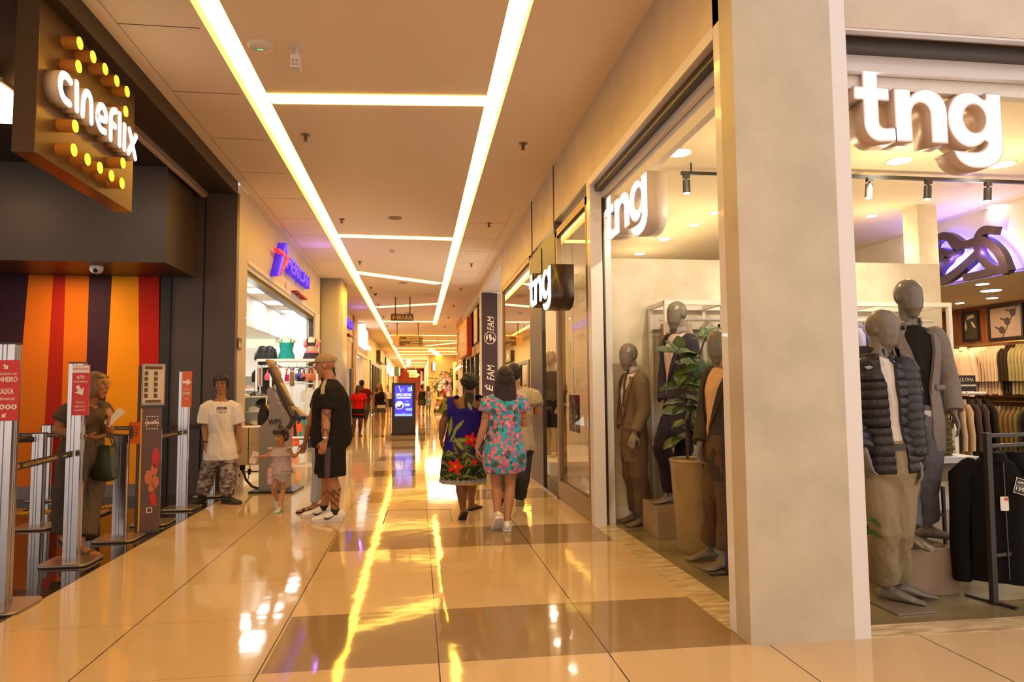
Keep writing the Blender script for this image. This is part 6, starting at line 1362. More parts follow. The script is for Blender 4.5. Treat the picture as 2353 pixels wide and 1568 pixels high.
# --- track lights
def track(label,x0,y0,x1,y1,z=3.40):
    t=thing('track_rail',label,'track light rail',((x0+x1)/2,(y0+y1)/2,z));bm=B();bar(bm,(x0,y0,z),(x1,y1,z),.035,.03);obj('rail',bm,KM,t);bm=B();[bar(bm,(x,lerp(y0,y1,(x-x0)/(x1-x0)),z),(x,lerp(y0,y1,(x-x0)/(x1-x0)),3.498),.012) for x in (x0+.1,x1-.1)];obj('hanger',bm,KM,t)
def track_spot(label,p,q,w=.035):
    t=thing('track_spotlight',label,'spotlight',q,'track spotlights');bm=B();box(bm,(p.x-.03,p.y-.02,p.z-.035),(p.x+.03,p.y+.02,p.z+.012));bar(bm,p,lerp(p,q,.3),.014);obj('adapter',bm,KM,t)
    bm=B();cyl(bm,lerp(p,q,.3),q,w,n=20);obj('lamp_head',bm,KM,t,smooth=40)
    bm=B();cyl(bm,q+(p-q).normalized()*.002,q+(q-p).normalized()*.002,w*.85,n=20);obj('lens',bm,DL,t)
a,b=atZ(1950,405,3.40),atZ(2360,420,3.40);track('black lighting track across the front shop ceiling',a.x-.3,a.y,b.x+.4,b.y)
for (px,py,qx,qy,lb) in ((1998,410,1996,455,'black track spotlight left of the shop column'),(2133,415,2131,458,'black track spotlight above the shop column'),(2270,420,2269,462,'black track spotlight right of the shop column, lens lit')):
    p=A(px,py,a.y);track_spot(lb,p,A(qx,qy,a.y))
a=atZ(1565,398,3.40);track('short black lighting track seen in the side opening',a.x,a.y,a.x+.9,a.y)
p=A(1577,402,a.y);track_spot('black track spotlight hanging in the side opening',p,A(1578,444,a.y))
# ================================================================ SIGNS
def tng_loops():
    t=[(.19,1.31),(.51,1.31),(.51,1.0),(.74,1.0),(.74,.75),(.51,.75),(.51,.36)]+arc(.62,.35,.11,.11,180,270,5)+[(.86,.26),(.86,0.0)]+arc(.52,.32,.33,.34,270,180,8)+[(.19,.75),(0,.75),(0,1.0),(.19,1.0)]
    n=[(.84,1),(.84,0),(1.2,0),(1.2,.53)]+arc(1.40,.53,.20,.22,180,0,10)+[(1.6,0),(1.955,0),(1.955,.6)]+arc(1.53,.6,.425,.42,0,125,10)+[(1.19,.86),(1.19,1.0)]
    g=[(3.14,1.0),(2.81,1.0),(2.81,.88)]+arc(2.43,.48,.465,.53,48,312,22)+[(2.81,.06)]+arc(2.50,.06,.31,.20,0,-90,7)+[(2.40,-.14),(2.03,-.12)]+arc(2.52,-.10,.45,.34,190,270,7)+arc(2.62,-.04,.52,.40,270,360,9)
    h=arc(2.545,.5,.245,.27,0,360,24)[:-1]
    return [t],[n],[g,h]
LEDW=gl('led_white_face',(.93,.90,1.0),3.2)
def tng(label,O,X,U,w,depth,side,h=None):
    s=w/3.14;sy=s if h is None else h/1.73
    t=thing('letter_sign',label,'sign',O)
    bx_=V(X).normalized().cross(V(U).normalized())
    M=MTX(V(O)-bx_*depth,X,U)@Matrix.Diagonal((s,sy,1,1))
    for nm,L in zip(('letter_t','letter_n','letter_g'),tng_loops()):
        bm=plate(L,depth,None,M,1,1);obj(nm,bm,[LEDW,side],t)
        M2=MTX(V(O),X,U)@Matrix.Diagonal((s,sy,1,1));bm=plate(L,.006,None,M2,0,0,off=-.035*1.0);bmesh.ops.delete(bm,geom=[],context='VERTS');obj('lit_face',bm,LEDW,[c for c in t.children][-1])
    return t
TRIMB=mat('beige_letter_side',(.62,.45,.33),rough=.4);TRIMD=mat('dark_letter_side',(.05,.025,.02),rough=.3)
# front letters: plane Y=3.83, from the pixel spots of their outline
a=A(1965,300,3.83);b=A(2305,330,3.83)
tng('large lit letters over the front opening facing the camera',(a.x,3.83,2.885),(1,0,0),(0,0,1),b.x-a.x,.16,TRIMB,h=.585)
a=atX(1390,480,1.86);b=atX(1488,480,1.86)
tng('lit letters hanging in the side opening beside the white frame',(1.86,a.y,2.82),(0,-1,0),(0,0,1),a.y-b.y,.17,mat('white_letter_side',(.74,.66,.62),rough=.4),h=.585)
a=atX(1217,720,1.46);b=atX(1266,640,1.46);b0=atX(1262,590,1.46);b1=atX(1262,708,1.46)
hh=b0.z-b1.z
tng('dark-sided lit letters projecting over the shop doorway',(1.46,a.y,b1.z+hh*.24),(0,-1,0),(0,0,1),a.y-b.y,.26,TRIMD,h=hh*1.02)
for q in ((1.7,8.0),(1.7,8.7)):
    pass
bm=B();box(bm,(1.64,7.9,2.55),(1.79,8.0,2.65));box(bm,(1.64,8.6,2.55),(1.79,8.7,2.65));struct('trim_15',bm,DFR)
# ---- cinema sign
XS=-2.6;e0=A(25,345,5.06).x
cs_=thing('cinema_sign','big brown hanging cinema sign with yellow bulbs and lit white letters','sign',(XS,5.9,3.03))
SB=mat('bronze_sign_panel',(.13,.075,.035),rough=.28,metal=.35);obj('box_body',box(B(),(e0,5.06,3.03),(XS,6.70,4.14),0,.004),SB,cs_)
bulbs=[(574,312),(670,410),(757,498),(840,583),(915,661),(905,803),(565,480),(541,910),(531,1082),(630,1150),(719,1210),(802,1268),(878,1322),(885,1176)]
BO=mat('orange_bulb_housing',(.50,.20,.03),rough=.4);BY=gl('yellow_bulb_face',(1,.82,.02),2.6)
for u,v in bulbs:
    q=atX(u/3.137,v/3.137,-2.49);bm=B();cyl(bm,(XS-.005,q.y,q.z),(-2.49,q.y,q.z),.047,n=24);o=obj('bulb',bm,BO,cs_,smooth=40)
    bm=B();cyl(bm,(-2.4905,q.y,q.z),(-2.485,q.y,q.z),.045,n=24);obj('lit_face',bm,BY,o)
CL=[('letter_c',[[(512,590),(490,556),(462,540),(444,560),(438,610),(446,665),(468,715),(505,748)]]),('letter_i',[[(557,600),(557,790)]]),('letter_n',[[(598,828),(603,735),(614,685),(632,668),(650,690),(660,740),(662,880)]]),('letter_e',[[(708,840),(765,868),(764,815),(748,772),(728,765),(711,790),(705,840),(712,890),(732,932),(760,950)]]),('letter_f',[[(800,1000),(803,850),(815,805),(840,800)],[(803,885),(832,912)]]),('letter_l',[[(866,825),(864,1042)]]),('letter_i',[[(901,905),(898,1072)]]),('letter_x',[[(936,935),(978,1140)],[(984,985),(927,1100)]])]
LW=mat('ivory_letter_side',(.55,.46,.36),rough=.4)
def smooth_pts(P,n=4):
    P=[V((*p,0)) for p in P]
    if len(P)<3: return [(p.x,p.y) for p in P]
    out=[]
    for i in range(len(P)-1):
        p0=P[max(i-1,0)];p1=P[i];p2=P[i+1];p3=P[min(i+2,len(P)-1)]
        for k in range(n):
            t=k/n;q=.5*((2*p1)+(p2-p0)*t+(2*p0-5*p1+4*p2-p3)*t*t+(3*p1-p0-3*p2+p3)*t**3);out.append((q.x,q.y))
    out.append((P[-1].x,P[-1].y));return out
MX=lambda x:Matrix(((0,0,1,x),(1,0,0,0),(0,1,0,0),(0,0,0,1)))
for nm,ls in CL:
    pl=[]
    for L in ls:
        pl.append(smooth_pts([(lambda q:(q.y,q.z))(atX(u/3.137,v/3.137,-2.5)) for u,v in L]))
    bm=B();bf=B()
    for L in pl: _sp=[L];stroke_plate(_sp,.062,.095,bm,MX(-2.6),0,0);stroke_plate(_sp,.050,.006,bf,MX(-2.505),0,0)
    o=obj(nm,bm,LW,cs_);obj('lit_face',bf,LEDW,o)
lf=thing('linear_light','long slim unlit linear lamp along the cinema soffit behind the sign','ceiling light',(-2.93,8,4.1));bm=B();box(bm,(-2.975,5.5,4.085),(-2.885,9.98,4.139));obj('housing',bm,mat('grey_lamp_housing',(.30,.21,.14),rough=.4),lf)
bm=B();box(bm,(-2.955,5.5,4.07),(-2.905,9.98,4.086));obj('diffuser',bm,mat('pale_diffuser',(.62,.46,.32),rough=.5),lf)
q=A(17,225,6.6);lb=thing('ceiling_lamp','bright square ceiling light panel at the far left behind the cinema sign','ceiling light',q)
bm=B();box(bm,(q.x-.55,6.3,q.z+.02),(q.x+.12,7.3,q.z+.06));obj('frame',bm,mat('tan_frame',(.5,.36,.22)),lb);bm=B();box(bm,(q.x-.5,6.33,q.z-.0),(q.x+.08,7.25,q.z+.019));obj('lit_panel',bm,gl('panel_white',(1,.86,.6),7),lb)
# mural, camera
mu=thing('striped_mural','tall mural of orange, red, yellow and purple leaning stripes at the cinema','mural',(-5,9.97,.17))
def mural():
    tops=[-95,-20,66.6,123,151,205,258,318,366];bots=[-140,-70,23.5,94,136,190,232,322,363];cols=[(.33,.012,.006),(.52,.14,.01),(.020,.009,.014),(.56,.135,.008),(.33,.016,.006),(.56,.135,.008),(.028,.012,.018),(.72,.27,.008)]
    cols=[(.62,.16,.01),(.035,.012,.02),(.62,.15,.008),(.36,.018,.006),(.62,.15,.008),(.045,.018,.03),(.80,.30,.008),(.42,.015,.008)]
    zb=.165;zt=2.96
    for i,c in enumerate(cols):
        P=[];Q=[]
        for k,x in ((0,i),(1,i+1)):
            t=A(tops[x],626,9.96);b=A(bots[x],1115,9.96);f=(zt-b.z)/(t.z-b.z);f0=(zb-b.z)/(t.z-b.z)
            P.append((b.x+(t.x-b.x)*f0,zb));Q.append((b.x+(t.x-b.x)*f,zt))
        bm=B();vs=[V((P[0][0],9.96,zb)),V((P[1][0],9.96,zb)),V((Q[1][0],9.96,zt)),V((Q[0][0],9.96,zt))]
        f=[bm.verts.new(v) for v in vs];bk=[bm.verts.new(v+V((0,.03,0))) for v in vs];bm.faces.new(f);bm.faces.new(bk[::-1])
        for a in range(4): bm.faces.new((f[a],bk[a],bk[(a+1)%4],f[(a+1)%4]))
        obj('stripe',bm,mat('mural_%d'%i,c,rough=.6,spec=.1),mu)
    bm=B();box(bm,(A(-140,900,9.96).x-3.5,9.96,zb),(A(-140,1115,9.96).x,9.99,zt));obj('stripe',bm,mat('mural_9',(.42,.015,.008)),mu)
mural()
bm=B();x0=A(364,900,9.97).x;box(bm,(x0,9.965,0),(x0+.13,9.995,2.95));struct('trim_16',bm,BLK)
q=V((A(200,618,8.95).x,9.2,2.95));dc=thing('dome_camera','small white dome camera under the cinema bulkhead above the mural','security camera',q-V((0,0,.09)));bm=B();lathe(bm,[(.03,-.09),(.06,-.075),(.075,-.045),(.078,0)],q);obj('housing',bm,WHITE,dc,True);bm=B();ell(bm,q+V((.01,-.052,-.055)),.03);obj('lens',bm,BLK,dc,True)
# ---- barrier posts
STEEL=mat('anodised_post',(.50,.46,.44),rough=.22,metal=1.0);BASE=mat('worn_base_plate',(.34,.26,.19),rough=.3,metal=.7)
def prof_post(bm,x,y,z0,z1,w=.105,dd=.085):
    a=w/2;b=dd/2;g_=.008
    P=[(-a,-b),(-a*.45,-b),(-a*.4,-b+g_),(-a*.1,-b+g_),(-a*.05,-b),(a*.05,-b),(a*.1,-b+g_),(a*.4,-b+g_),(a*.45,-b),(a,-b),(a,-b*.4),(a-g_,-b*.35),(a-g_,b*.35),(a,b*.4),(a,b),(a*.4,b),(a*.35,b-g_),(-a*.35,b-g_),(-a*.4,b),(-a,b),(-a,b*.4),(-a+g_,b*.35),(-a+g_,-b*.35),(-a,-b*.4)]
    lo=[bm.verts.new((x+p,y+q,z0)) for p,q in P];hi=[bm.verts.new((x+p,y+q,z1)) for p,q in P];n=len(P)
    for i in range(n): bm.faces.new((lo[i],lo[(i+1)%n],hi[(i+1)%n],hi[i]))
    bm.faces.new(lo[::-1]);bm.faces.new(hi)
def barrier(label,gx,gy,h,Yadj=0,cap=True,w=.105,group='barrier posts of the cinema queue'):
    p=atZ(gx,gy);t=thing('barrier_post',label,'barrier post',(p.x,p.y,0),group)
    bm=B();plate([rrect(-.185,-.185,.185,.185,.06)],.022,bm,Matrix.Translation((p.x,p.y,.002)),0,0);obj('base_plate',bm,BASE,t)
    bm=B();prof_post(bm,p.x,p.y,.024,h,w);obj('post',bm,STEEL,t)
    bm=B();box(bm,(p.x-w/2-.003,p.y-.046,h),(p.x+w/2+.003,p.y+.046,h+.012));obj('end_cap',bm,DFR,t)
    bm=B();box(bm,(p.x-w/2-.012,p.y-.035,min(h,.965)-.10),(p.x-w/2,p.y+.035,min(h,.965)-.02));obj('belt_cassette',bm,BLK,t)
    return t,p
RED=mat('red_sign',(.62,.022,.008),rough=.4);ORG=mat('orange_sign',(.66,.12,.01),rough=.4);WPR=mat('white_sign_print',(.85,.78,.68),rough=.5)
def arrow(bm,M,s,ang):
    M=M@Matrix.Rotation(math.radians(ang),4,'Z')@Matrix.Scale(s,4);plate([[(-.5,.12),(-.02,.12),(-.02,.42),(.55,-.05),(-.02,-.52),(-.02,-.2),(-.5,-.2)]],.002/s,bm,M,0,0)
P_={}
t1,p1=barrier('barrier post at the left picture edge carrying the red cash desk sign',-2,1400,1.70);P_['1']=p1
a=A(-20,968,4.90);b=A(46,828,4.90)
bm=B();box(bm,(a.x,4.895,a.z),(b.x,4.905,b.z));obj('sign_board',bm,RED,t1)
cx=(a.x+b.x)/2;H_=b.z-a.z;bm=B();pz=lambda v:a.z+(968-v)/140*H_;Mz=lambda x,v:MTX((x,4.894,pz(v)),(1,0,0),(0,0,1))
arrow(bm,Mz(cx,843),.038,-50);obj('arrow_mark',bm,WPR,t1)
for s_,sz,v,ft,of in (('Pagamento em',.03,859,.13,0),('DINHEIRO',.045,873,.14,.001),('CAIXA',.05,901,.10,.001),('Preferencial',.032,917,.115,0)): obj('lettering',text(s_,sz,.001,None,Mz(cx,v),fit=ft,off=of),WPR,t1)
for k in range(4): obj('round_icon',plate([arc(0,0,.0165,.0165,0,360,20)[:-1],arc(0,0,.006,.010,0,360,10)[:-1]],.001,None,Mz(cx-.052+.036*k,936),0,0),WPR,t1)
bm=B();arrow(bm,Mz(cx,956),.034,-130);obj('arrow_mark',bm,WPR,t1)
t2,p2=barrier('tall barrier post with the red card-only self-service sign',164,1294,1.62);P_['2']=p2
a=A(164,955,6.03);b=A(207,839,6.03);yy=6.03
bm=B();box(bm,(a.x,yy-.006,a.z),(b.x,yy+.006,b.z));obj('sign_board',bm,RED,t2)
bm=B();zt=lambda v:a.z+(955-v)/116*(b.z-a.z);cx=(a.x+b.x)/2;Mz=lambda v:MTX((cx,yy-.008,zt(v)),(1,0,0),(0,0,1));w_=b.x-a.x
box(bm,(a.x,yy-.0085,zt(857)),(b.x,yy-.0065,zt(840)));obj('white_band',bm,WPR,t2)
bm=B();text('SOMENTE CARTÃO',.02,.001,bm,MTX((cx,yy-.0095,zt(848.5)),(1,0,0),(0,0,1)),fit=w_*.9);obj('band_lettering',bm,RED,t2)
bm=B();text('AUTO',.04,.001,bm,Mz(868),fit=w_*.46,off=.001);text('ATENDIMENTO',.025,.001,bm,Mz(878),fit=w_*.84);arrow(bm,Mz(897),.085,-60);text('Venda de',.026,.001,bm,Mz(925),fit=w_*.5);text('ingressos e',.026,.001,bm,Mz(934),fit=w_*.6);text('bomboniére',.026,.001,bm,Mz(943),fit=w_*.62);obj('lettering',bm,WPR,t2)
t3,p3=barrier('short barrier post between the red signs, second row back',84,1213,.96);P_['3']=p3
t4,p4=barrier('farthest short barrier post by the mural skirting',104,1150,.96);P_['4']=p4
t5,p5=barrier('short barrier post with the orange picture sign nearest the poster totem',274,1240,.97);P_['5']=p5
t6,p6=barrier('short barrier post with an orange sign just right of the poster totem',352,1204,.97);P_['6']=p6
t7,p7=barrier('tall barrier post with the orange combo sign',418,1170,1.62);P_['7']=p7
t8,p8=barrier('barrier post partly hidden behind the boy in white',483,1140,.96);P_['8']=p8
t9,p9=barrier('barrier post hidden behind the woman at the queue',204,1183,.96);P_['9']=p9
t10,p10=barrier('back barrier post near the left picture edge',8,1180,.96);P_['10']=p10
a=A(418,936,8.66);b=A(437,854,8.66);bm=B();box(bm,(a.x,8.654,a.z),(b.x+.02,8.666,b.z));obj('sign_board',bm,ORG,t7)
cx=(a.x+b.x)/2+.01;w_=b.x-a.x;zt=lambda v:a.z+(936-v)/82*(b.z-a.z);Mz=lambda v:MTX((cx,8.652,zt(v)),(1,0,0),(0,0,1));bm=B();arrow(bm,Mz(878),.09,0);text('Retire seu',.03,.001,bm,Mz(895),fit=w_*.7);text('COMBO',.05,.001,bm,Mz(905),fit=w_*.95,off=.001);text('Aqui!',.03,.001,bm,Mz(916),fit=w_*.5);obj('lettering',bm,WPR,t7)
def flyer(t,p,x0,y0,x1,y1,Y,txt,side):
    a=A(x0,y1,Y);b=A(x1,y0,Y);bm=B();box(bm,(a.x,Y-.004,a.z),(b.x,Y+.004,b.z));obj('flyer_board',bm,ORG,t)
    bm=B();cx=(a.x+b.x)/2;w_=b.x-a.x;h_=b.z-a.z
    for k,s_ in enumerate(txt): text(s_,.022,.001,bm,MTX((cx+w_*.16,Y-.006,b.z-h_*(.2+.13*k)),(1,0,0),(0,0,1)),fit=w_*.5)
    obj('lettering',bm,mat('dark_print',(.05,.02,.01)),t)
    bm=B();loft(bm,[(a.x+w_*.22,Y-.007,a.z+h_*.25),(a.x+w_*.24,Y-.007,a.z+h_*.6),(a.x+w_*.22,Y-.007,a.z+h_*.85)],[(w_*.14,.002),(w_*.16,.002),(w_*.09,.002)],n=10);obj('printed_phone',bm,mat('print_brown',(.07,.035,.02)),t)
    if side:
        c=A(281,995,Y+.12);bm=B();box(bm,(a.x-.005,Y-.004,a.z),(a.x+.004,Y+.16,b.z+.0));obj('side_board',bm,mat('grey_board',(.18,.13,.09)),t)
    bm=B();bar(bm,(cx,Y+.01,.93),(cx,Y+.03,a.z+.03),.02);obj('holder',bm,DFR,t)
flyer(t5,p5,297,971,322,1020,p5.y-.02,('Já leu esse','código','em seu app','hoje?'),True);flyer(t6,p6,343,964,365,1012,p6.y-.05,('Seu ingresso','mais','prático','aqui!'),False)
# belts
BELT=mat('black_belt',(.016,.011,.011),rough=.6);BTX=mat('belt_gold_print',(.62,.40,.15),rough=.6)
def belt(label,P,Q,z,txt='AQUI É O LUGAR DA DIVERSÃO!',w=.05,small=True):
    P=V((P.x,P.y,z));Q=V((Q.x,Q.y,z));t=thing('queue_belt',label,'queue belt',(P+Q)/2-V((0,0,w/2)),'retractable belts of the cinema queue')
    d=(Q-P);L=d.length;d.normalize();P=P+d*.06;Q=Q-d*.06;n=d.cross(V((0,0,1)))
    bm=B();bar(bm,P,Q,.003,w);obj('webbing',bm,BELT,t)
    cv=V((0,0,CH))-lerp(P,Q,.45);x=d
    if n.dot(cv)<0: n=-n;x=-d
    bm=B();c=lerp(P,Q,.45)+n*.003;text(txt,.03,.0008,bm,MTX(c,x,V((0,0,1))),fit=min(.6,L*.55));obj('printed_slogan',bm,BTX,t);bm=B();text('cineflix',.02,.0008,bm,MTX(lerp(P,Q,.45)+x*min(.45,L*.42)+n*.003,x,V((0,0,1))),fit=.09);obj('printed_logo',bm,BTX,t)
    bm=B();c=lerp(P,Q,.45)-x*min(.42,L*.36)+n*.003;loft(bm,[c-x*.07,c,c+x*.06],[(.002,.012),(.002,.02),(.002,.012)],right=n,n=8);obj('printed_picture',bm,mat('belt_picture',(.45,.10,.03)),t)
belt('black belt between the two posts with red signs',p1,p2,.885);belt('black belt of the second row, from the short middle post',p3,V((-4.6,6.4,0)),.905);belt('black belt of the back row behind the middle post',p10,p9,.895)
belt('black belt behind the woman, ending near the poster totem',p9,p6,.90);belt('black belt from the far mural post to the post by the boy',p4,p8,.91);belt('short black belt from the totem side to the combo sign post',p6,p7,.90)
# poster totem
tp=atZ(332,1228);tt=thing('poster_totem','slim brown poster totem with framed film list beside the queue','totem',(tp.x,tp.y,0))
ax=V((.86,.51,0)).normalized();nn=V((.51,-.86,0)).normalized()
def tbox(bm,c,w,d,z0,z1,mi=0):
    P=[c+ax*(sx*w/2)+nn*(sy*d/2) for sx,sy in ((-1,-1),(1,-1),(1,1),(-1,1))];lo=[bm.verts.new((p.x,p.y,z0)) for p in P];hi=[bm.verts.new((p.x,p.y,z1)) for p in P]
    bm.faces.new(lo[::-1]);bm.faces.new(hi)
    for i in range(4): bm.faces.new((lo[i],lo[(i+1)%4],hi[(i+1)%4],hi[i]))
c0=V((tp.x,tp.y+.05,0))
bm=B();tbox(bm,c0,.2,.12,.003,1.64);obj('column',bm,DARK,tt)
bm=B();tbox(bm,c0+nn*.062+ax*.01,.17,.004,.03,1.22);obj('poster',bm,mat('poster_brown',(.12,.045,.02),rough=.35,noise_amt=.5,noise_scale=6),tt)
bm=B();tbox(bm,c0+nn*.066-ax*.085,.014,.006,.03,1.22);obj('yellow_edge',bm,mat('yellow_edge',(.62,.30,.01)),tt)
Mt=lambda dx,z:MTX(c0+nn*.066+ax*dx+V((0,0,z)),ax,V((0,0,1)))
bm=B();text('cineflix',.05,.002,bm,Mt(.01,1.08),fit=.13,off=.001)
for k in range(5):
    for z in (1.14,1.02): plate([arc(0,0,.006,.006,0,360,10)[:-1]],.002,bm,Mt(-.035+.023*k,z),0,0)
for z in (1.11,1.05):
    for x in (-.04,.06): plate([arc(0,0,.006,.006,0,360,10)[:-1]],.002,bm,Mt(x,z),0,0)
plate([rrect(-.02,-.025,.03,.025,.006),rrect(-.014,-.019,.024,.019,.004)],.002,bm,Mt(.0,.23),0,0);obj('logo',bm,WPR,tt)
bm=B()
for (dx,z,w,h) in ((.04,.62,.03,.06),(-.01,.55,.035,.07),(.05,.50,.035,.06),(.02,.45,.03,.05)): plate([arc(0,0,w,h,0,360,14)[:-1]],.002,bm,Mt(dx,z),0,0)
obj('printed_picture',bm,mat('poster_skin',(.50,.13,.04),rough=.4),tt)
bm=B();plate([arc(0,0,.035,.10,0,360,14)[:-1]],.002,bm,Mt(.05,.73),0,0);plate([[(-.02,.0),(.03,.02),(.05,-.12),(.0,-.10)]],.002,bm,Mt(.02,.38),0,0);obj('printed_picture',bm,mat('poster_red',(.5,.01,.008),rough=.4),tt)
bm=B();tbox(bm,c0+nn*.075+ax*.01,.21,.012,1.25,1.66);fr=obj('list_frame',bm,mat('film_list_frame',(.30,.24,.17),rough=.25),tt)
bm=B();tbox(bm,c0+nn*.083+ax*.01,.185,.003,1.27,1.64);obj('sheet',bm,mat('film_sheet',(.62,.52,.38),rough=.5),fr)
bm=B();rr_=random.Random(2)
for r in range(5):
    for c_ in range(2): plate([[(-.016,-.02),(.016,-.02),(.016,.02),(-.016,.02)]],.002,bm,MTX(c0+nn*.0855+ax*(-.055+.085*c_)+V((0,0,1.565-.055*r)),ax,V((0,0,1))),0,0)
plate([[(-.08,-.015),(.08,-.015),(.08,.015),(-.08,.015)]],.002,bm,MTX(c0+nn*.0855+ax*.01+V((0,0,1.62)),ax,V((0,0,1))),0,0);plate([[(-.07,-.012),(.07,-.012),(.07,.012),(-.07,.012)]],.002,bm,MTX(c0+nn*.0855+ax*.01+V((0,0,1.29)),ax,V((0,0,1))),0,0)
obj('film_thumbnails',bm,mat('thumb_dark',(.09,.05,.035)),fr)
bm=B();[box(bm,(p.x-.006,p.y-.035,.0045),(p.x+.006,p.y+.035,.009)) for p in [V((x+.12*(j%2)*.2,8.8+.09*j-.0*x,0)) for x in (-4.35,-4.25,-4.15,-4.05,-3.95) for j in range(10)]];
bm.free()
bm=B();rt2=random.Random(9)
for i in range(150):
    t=i/150;cyl(bm,(-5.0+1.4*(t)+rt2.uniform(-.02,.02)+.0,8.55+.55*t+rt2.uniform(-.13,.13),.003),(-5.0+1.4*t,8.55+.55*t,.008) if False else V((-5.0+1.4*t+rt2.uniform(-.02,.02),8.55+.55*t+rt2.uniform(-.13,.13),.009)),.012,n=6)
tag(obj('floor_marking',bm,mat('yellow_studs',(.42,.22,.02),rough=.5)),None,None,None,'structure')
# ---- shoe shop fascia signs
def am_sign(label,dy,sub):
    XF=-2.36;q=lambda u,v:(lambda p:(p.y+dy,p.z))(atX(560+u/7.125,540+v/7.125,XF))
    t=thing('letter_sign',label,'sign',(XF,14.3+dy,3.6));d=.11;M=Matrix(((0,0,1,XF-d),(1,0,0,0),(0,1,0,0),(0,0,0,1)))
    bm=plate([[q(*p) for p in ((548,678),(590,680),(662,400),(713,132),(686,130),(636,330))]],d,None,M,0,1);plate([[q(*p) for p in ((694,134),(713,132),(724,335),(702,350))]],d,bm,M,0,1);obj('star_letter',bm,[VIO,VSD],t)
    bm=plate([[q(*p) for p in ((560,222),(585,232),(722,352),(737,375),(735,408),(708,470),(604,652),(588,672),(640,530),(690,396),(688,378),(640,325),(562,245))]],d*.8,None,Matrix.Translation((d*.35,0,0))@M,0,0);obj('chevron',bm,REDL,t)
    a=q(716,470);b=q(1083,800);zt=q(735,340)[1];zb=q(1083,903)[1]
    bm=text('MERICAN',1.0,d,None,M@Matrix.Translation(((a[0]+b[0])/2,(zt+zb)/2,0))@Matrix.Scale((zt-zb)/.72,4,(0,1,0)),0,1,fit=b[0]-a[0],off=.010);obj('lettering',bm,[VIO,VSD],t)
    a=q(878,950);b=q(1052,1030);bm=text(sub,1.0,d,None,M@Matrix.Translation(((a[0]+b[0])/2,(q(878,885)[1]+q(1050,1085)[1])/2,0))@Matrix.Scale((q(878,885)[1]-q(1050,1085)[1])/.95,4,(0,1,0)),0,1,fit=b[0]-a[0],off=.008);obj('lettering',bm,[REDL,mat('dark_red_side',(.25,.01,.008),rough=.4)],t)
    e=q(795,770);f=q(795,960);bm=B();bar(bm,(XL+.02,e[0],e[1]),(XL+.02,f[0],f[1]),.03);obj('conduit',bm,WHITE,t)
    point('sign_glow',(XL+.55,14.2+dy,3.95),4,(.35,.15,1.0),.02)
VIO=gl('violet_letter_face',(.115,.03,1.0),1.15);VSD=gl('violet_letter_side',(.09,.012,.75),.75)
REDL=gl('red_letter_face',(1.0,.02,.03),.95)
am_sign('large violet and red letters over the shoe shop opening',0,'shops')
am_sign('second violet and red letter sign further along the left wall',10.65,'shops')
pl=thing('wall_plaque','small dark pictogram plaque on the beige pilaster','sign',(XL+.004,10.2,1.97));bm=B();box(bm,(XL+.001,10.12,1.97),(XL+.012,10.3,2.13));obj('board',bm,mat('brown_card'),pl);bm=B();M=Matrix(((0,0,1,XL+.013),(1,0,0,10.21),(0,1,0,2.05),(0,0,0,1)));plate([arc(-.035,.03,.012,.012,0,360,10)[:-1]],.002,bm,M,0,0);plate([[(-.06,-.05),(-.01,-.05),(-.015,.01),(-.055,.01)]],.002,bm,M,0,0);plate([[(.01,-.05),(.06,-.05),(.06,-.035),(.03,.02),(.01,.02)]],.002,bm,M,0,0);obj('pictogram',bm,WPR,pl)
# electrical box, cable
BX=mat('beige_steel_box',(.62,.47,.30),rough=.4)
eb=thing('electrical_box','beige steel electrical box with two doors on the pilaster','electrical box',(-2.3,10.3,.36))
bm=B();box(bm,(-2.488,10.14,.36),(-2.14,10.52,.88),0,.004);obj('cabinet',bm,BX,eb)
for x0,x1 in ((-2.485,-2.325),(-2.315,-2.143)): bm=B();box(bm,(x0,10.125,.365),(x1,10.139,.875),0,.003);obj('door',bm,BX,eb)
bm=B();box(bm,(-2.326,10.130,.365),(-2.314,10.138,.875));obj('door_gap',bm,BLK,eb)
bm=B();cyl(bm,(-2.27,10.12,.66),(-2.27,10.126,.66),.008);obj('lock',bm,STEEL,eb)
cb_=thing('power_cable','thick black power cable looping from the electrical box to the kiosk','cable',(-2.2,10.2,.02))
bm=B();tube(bm,[V((-2.42,10.25,.35)),V((-2.41,10.24,.27)),V((-2.36,10.2,.15)),V((-2.27,10.17,.06)),V((-2.15,10.14,.025)),V((-1.99,10.12,.022))],.017,8);obj('cable',bm,mat('black_rubber',(.012,.010,.010),rough=.5),cb_,True);bm=B();cyl(bm,V((-2.42,10.25,.358)),V((-2.42,10.25,.28)),.035);obj('plug',bm,mat('black_rubber'),cb_,True)
pg=thing('plug_cord','small black plug on a thin cord hanging below the electrical box','cable',(-2.32,10.2,.15));bm=B();tube(bm,[V((-2.31,10.2,.36)),V((-2.315,10.2,.28)),V((-2.32,10.18,.2)),V((-2.335,10.17,.12))],.006,6);obj('cord',bm,mat('black_rubber'),pg,True);bm=B();cyl(bm,V((-2.315,10.2,.30)),V((-2.318,10.19,.22)),.026,.018);obj('plug',bm,mat('black_rubber'),pg,True)
ol=thing('wall_socket','grey metal floor-level socket plate on the beige pilaster','socket',(XL,10.3,.1));bm=B();box(bm,(XL+.001,10.15,.08),(XL+.012,10.5,.32));obj('plate',bm,mat('grey_plate',(.20,.15,.09),rough=.3,metal=.5),ol);bm=B();cyl(bm,(XL+.012,10.33,.2),(XL+.02,10.33,.2),.02);obj('outlet',bm,BLK,ol)
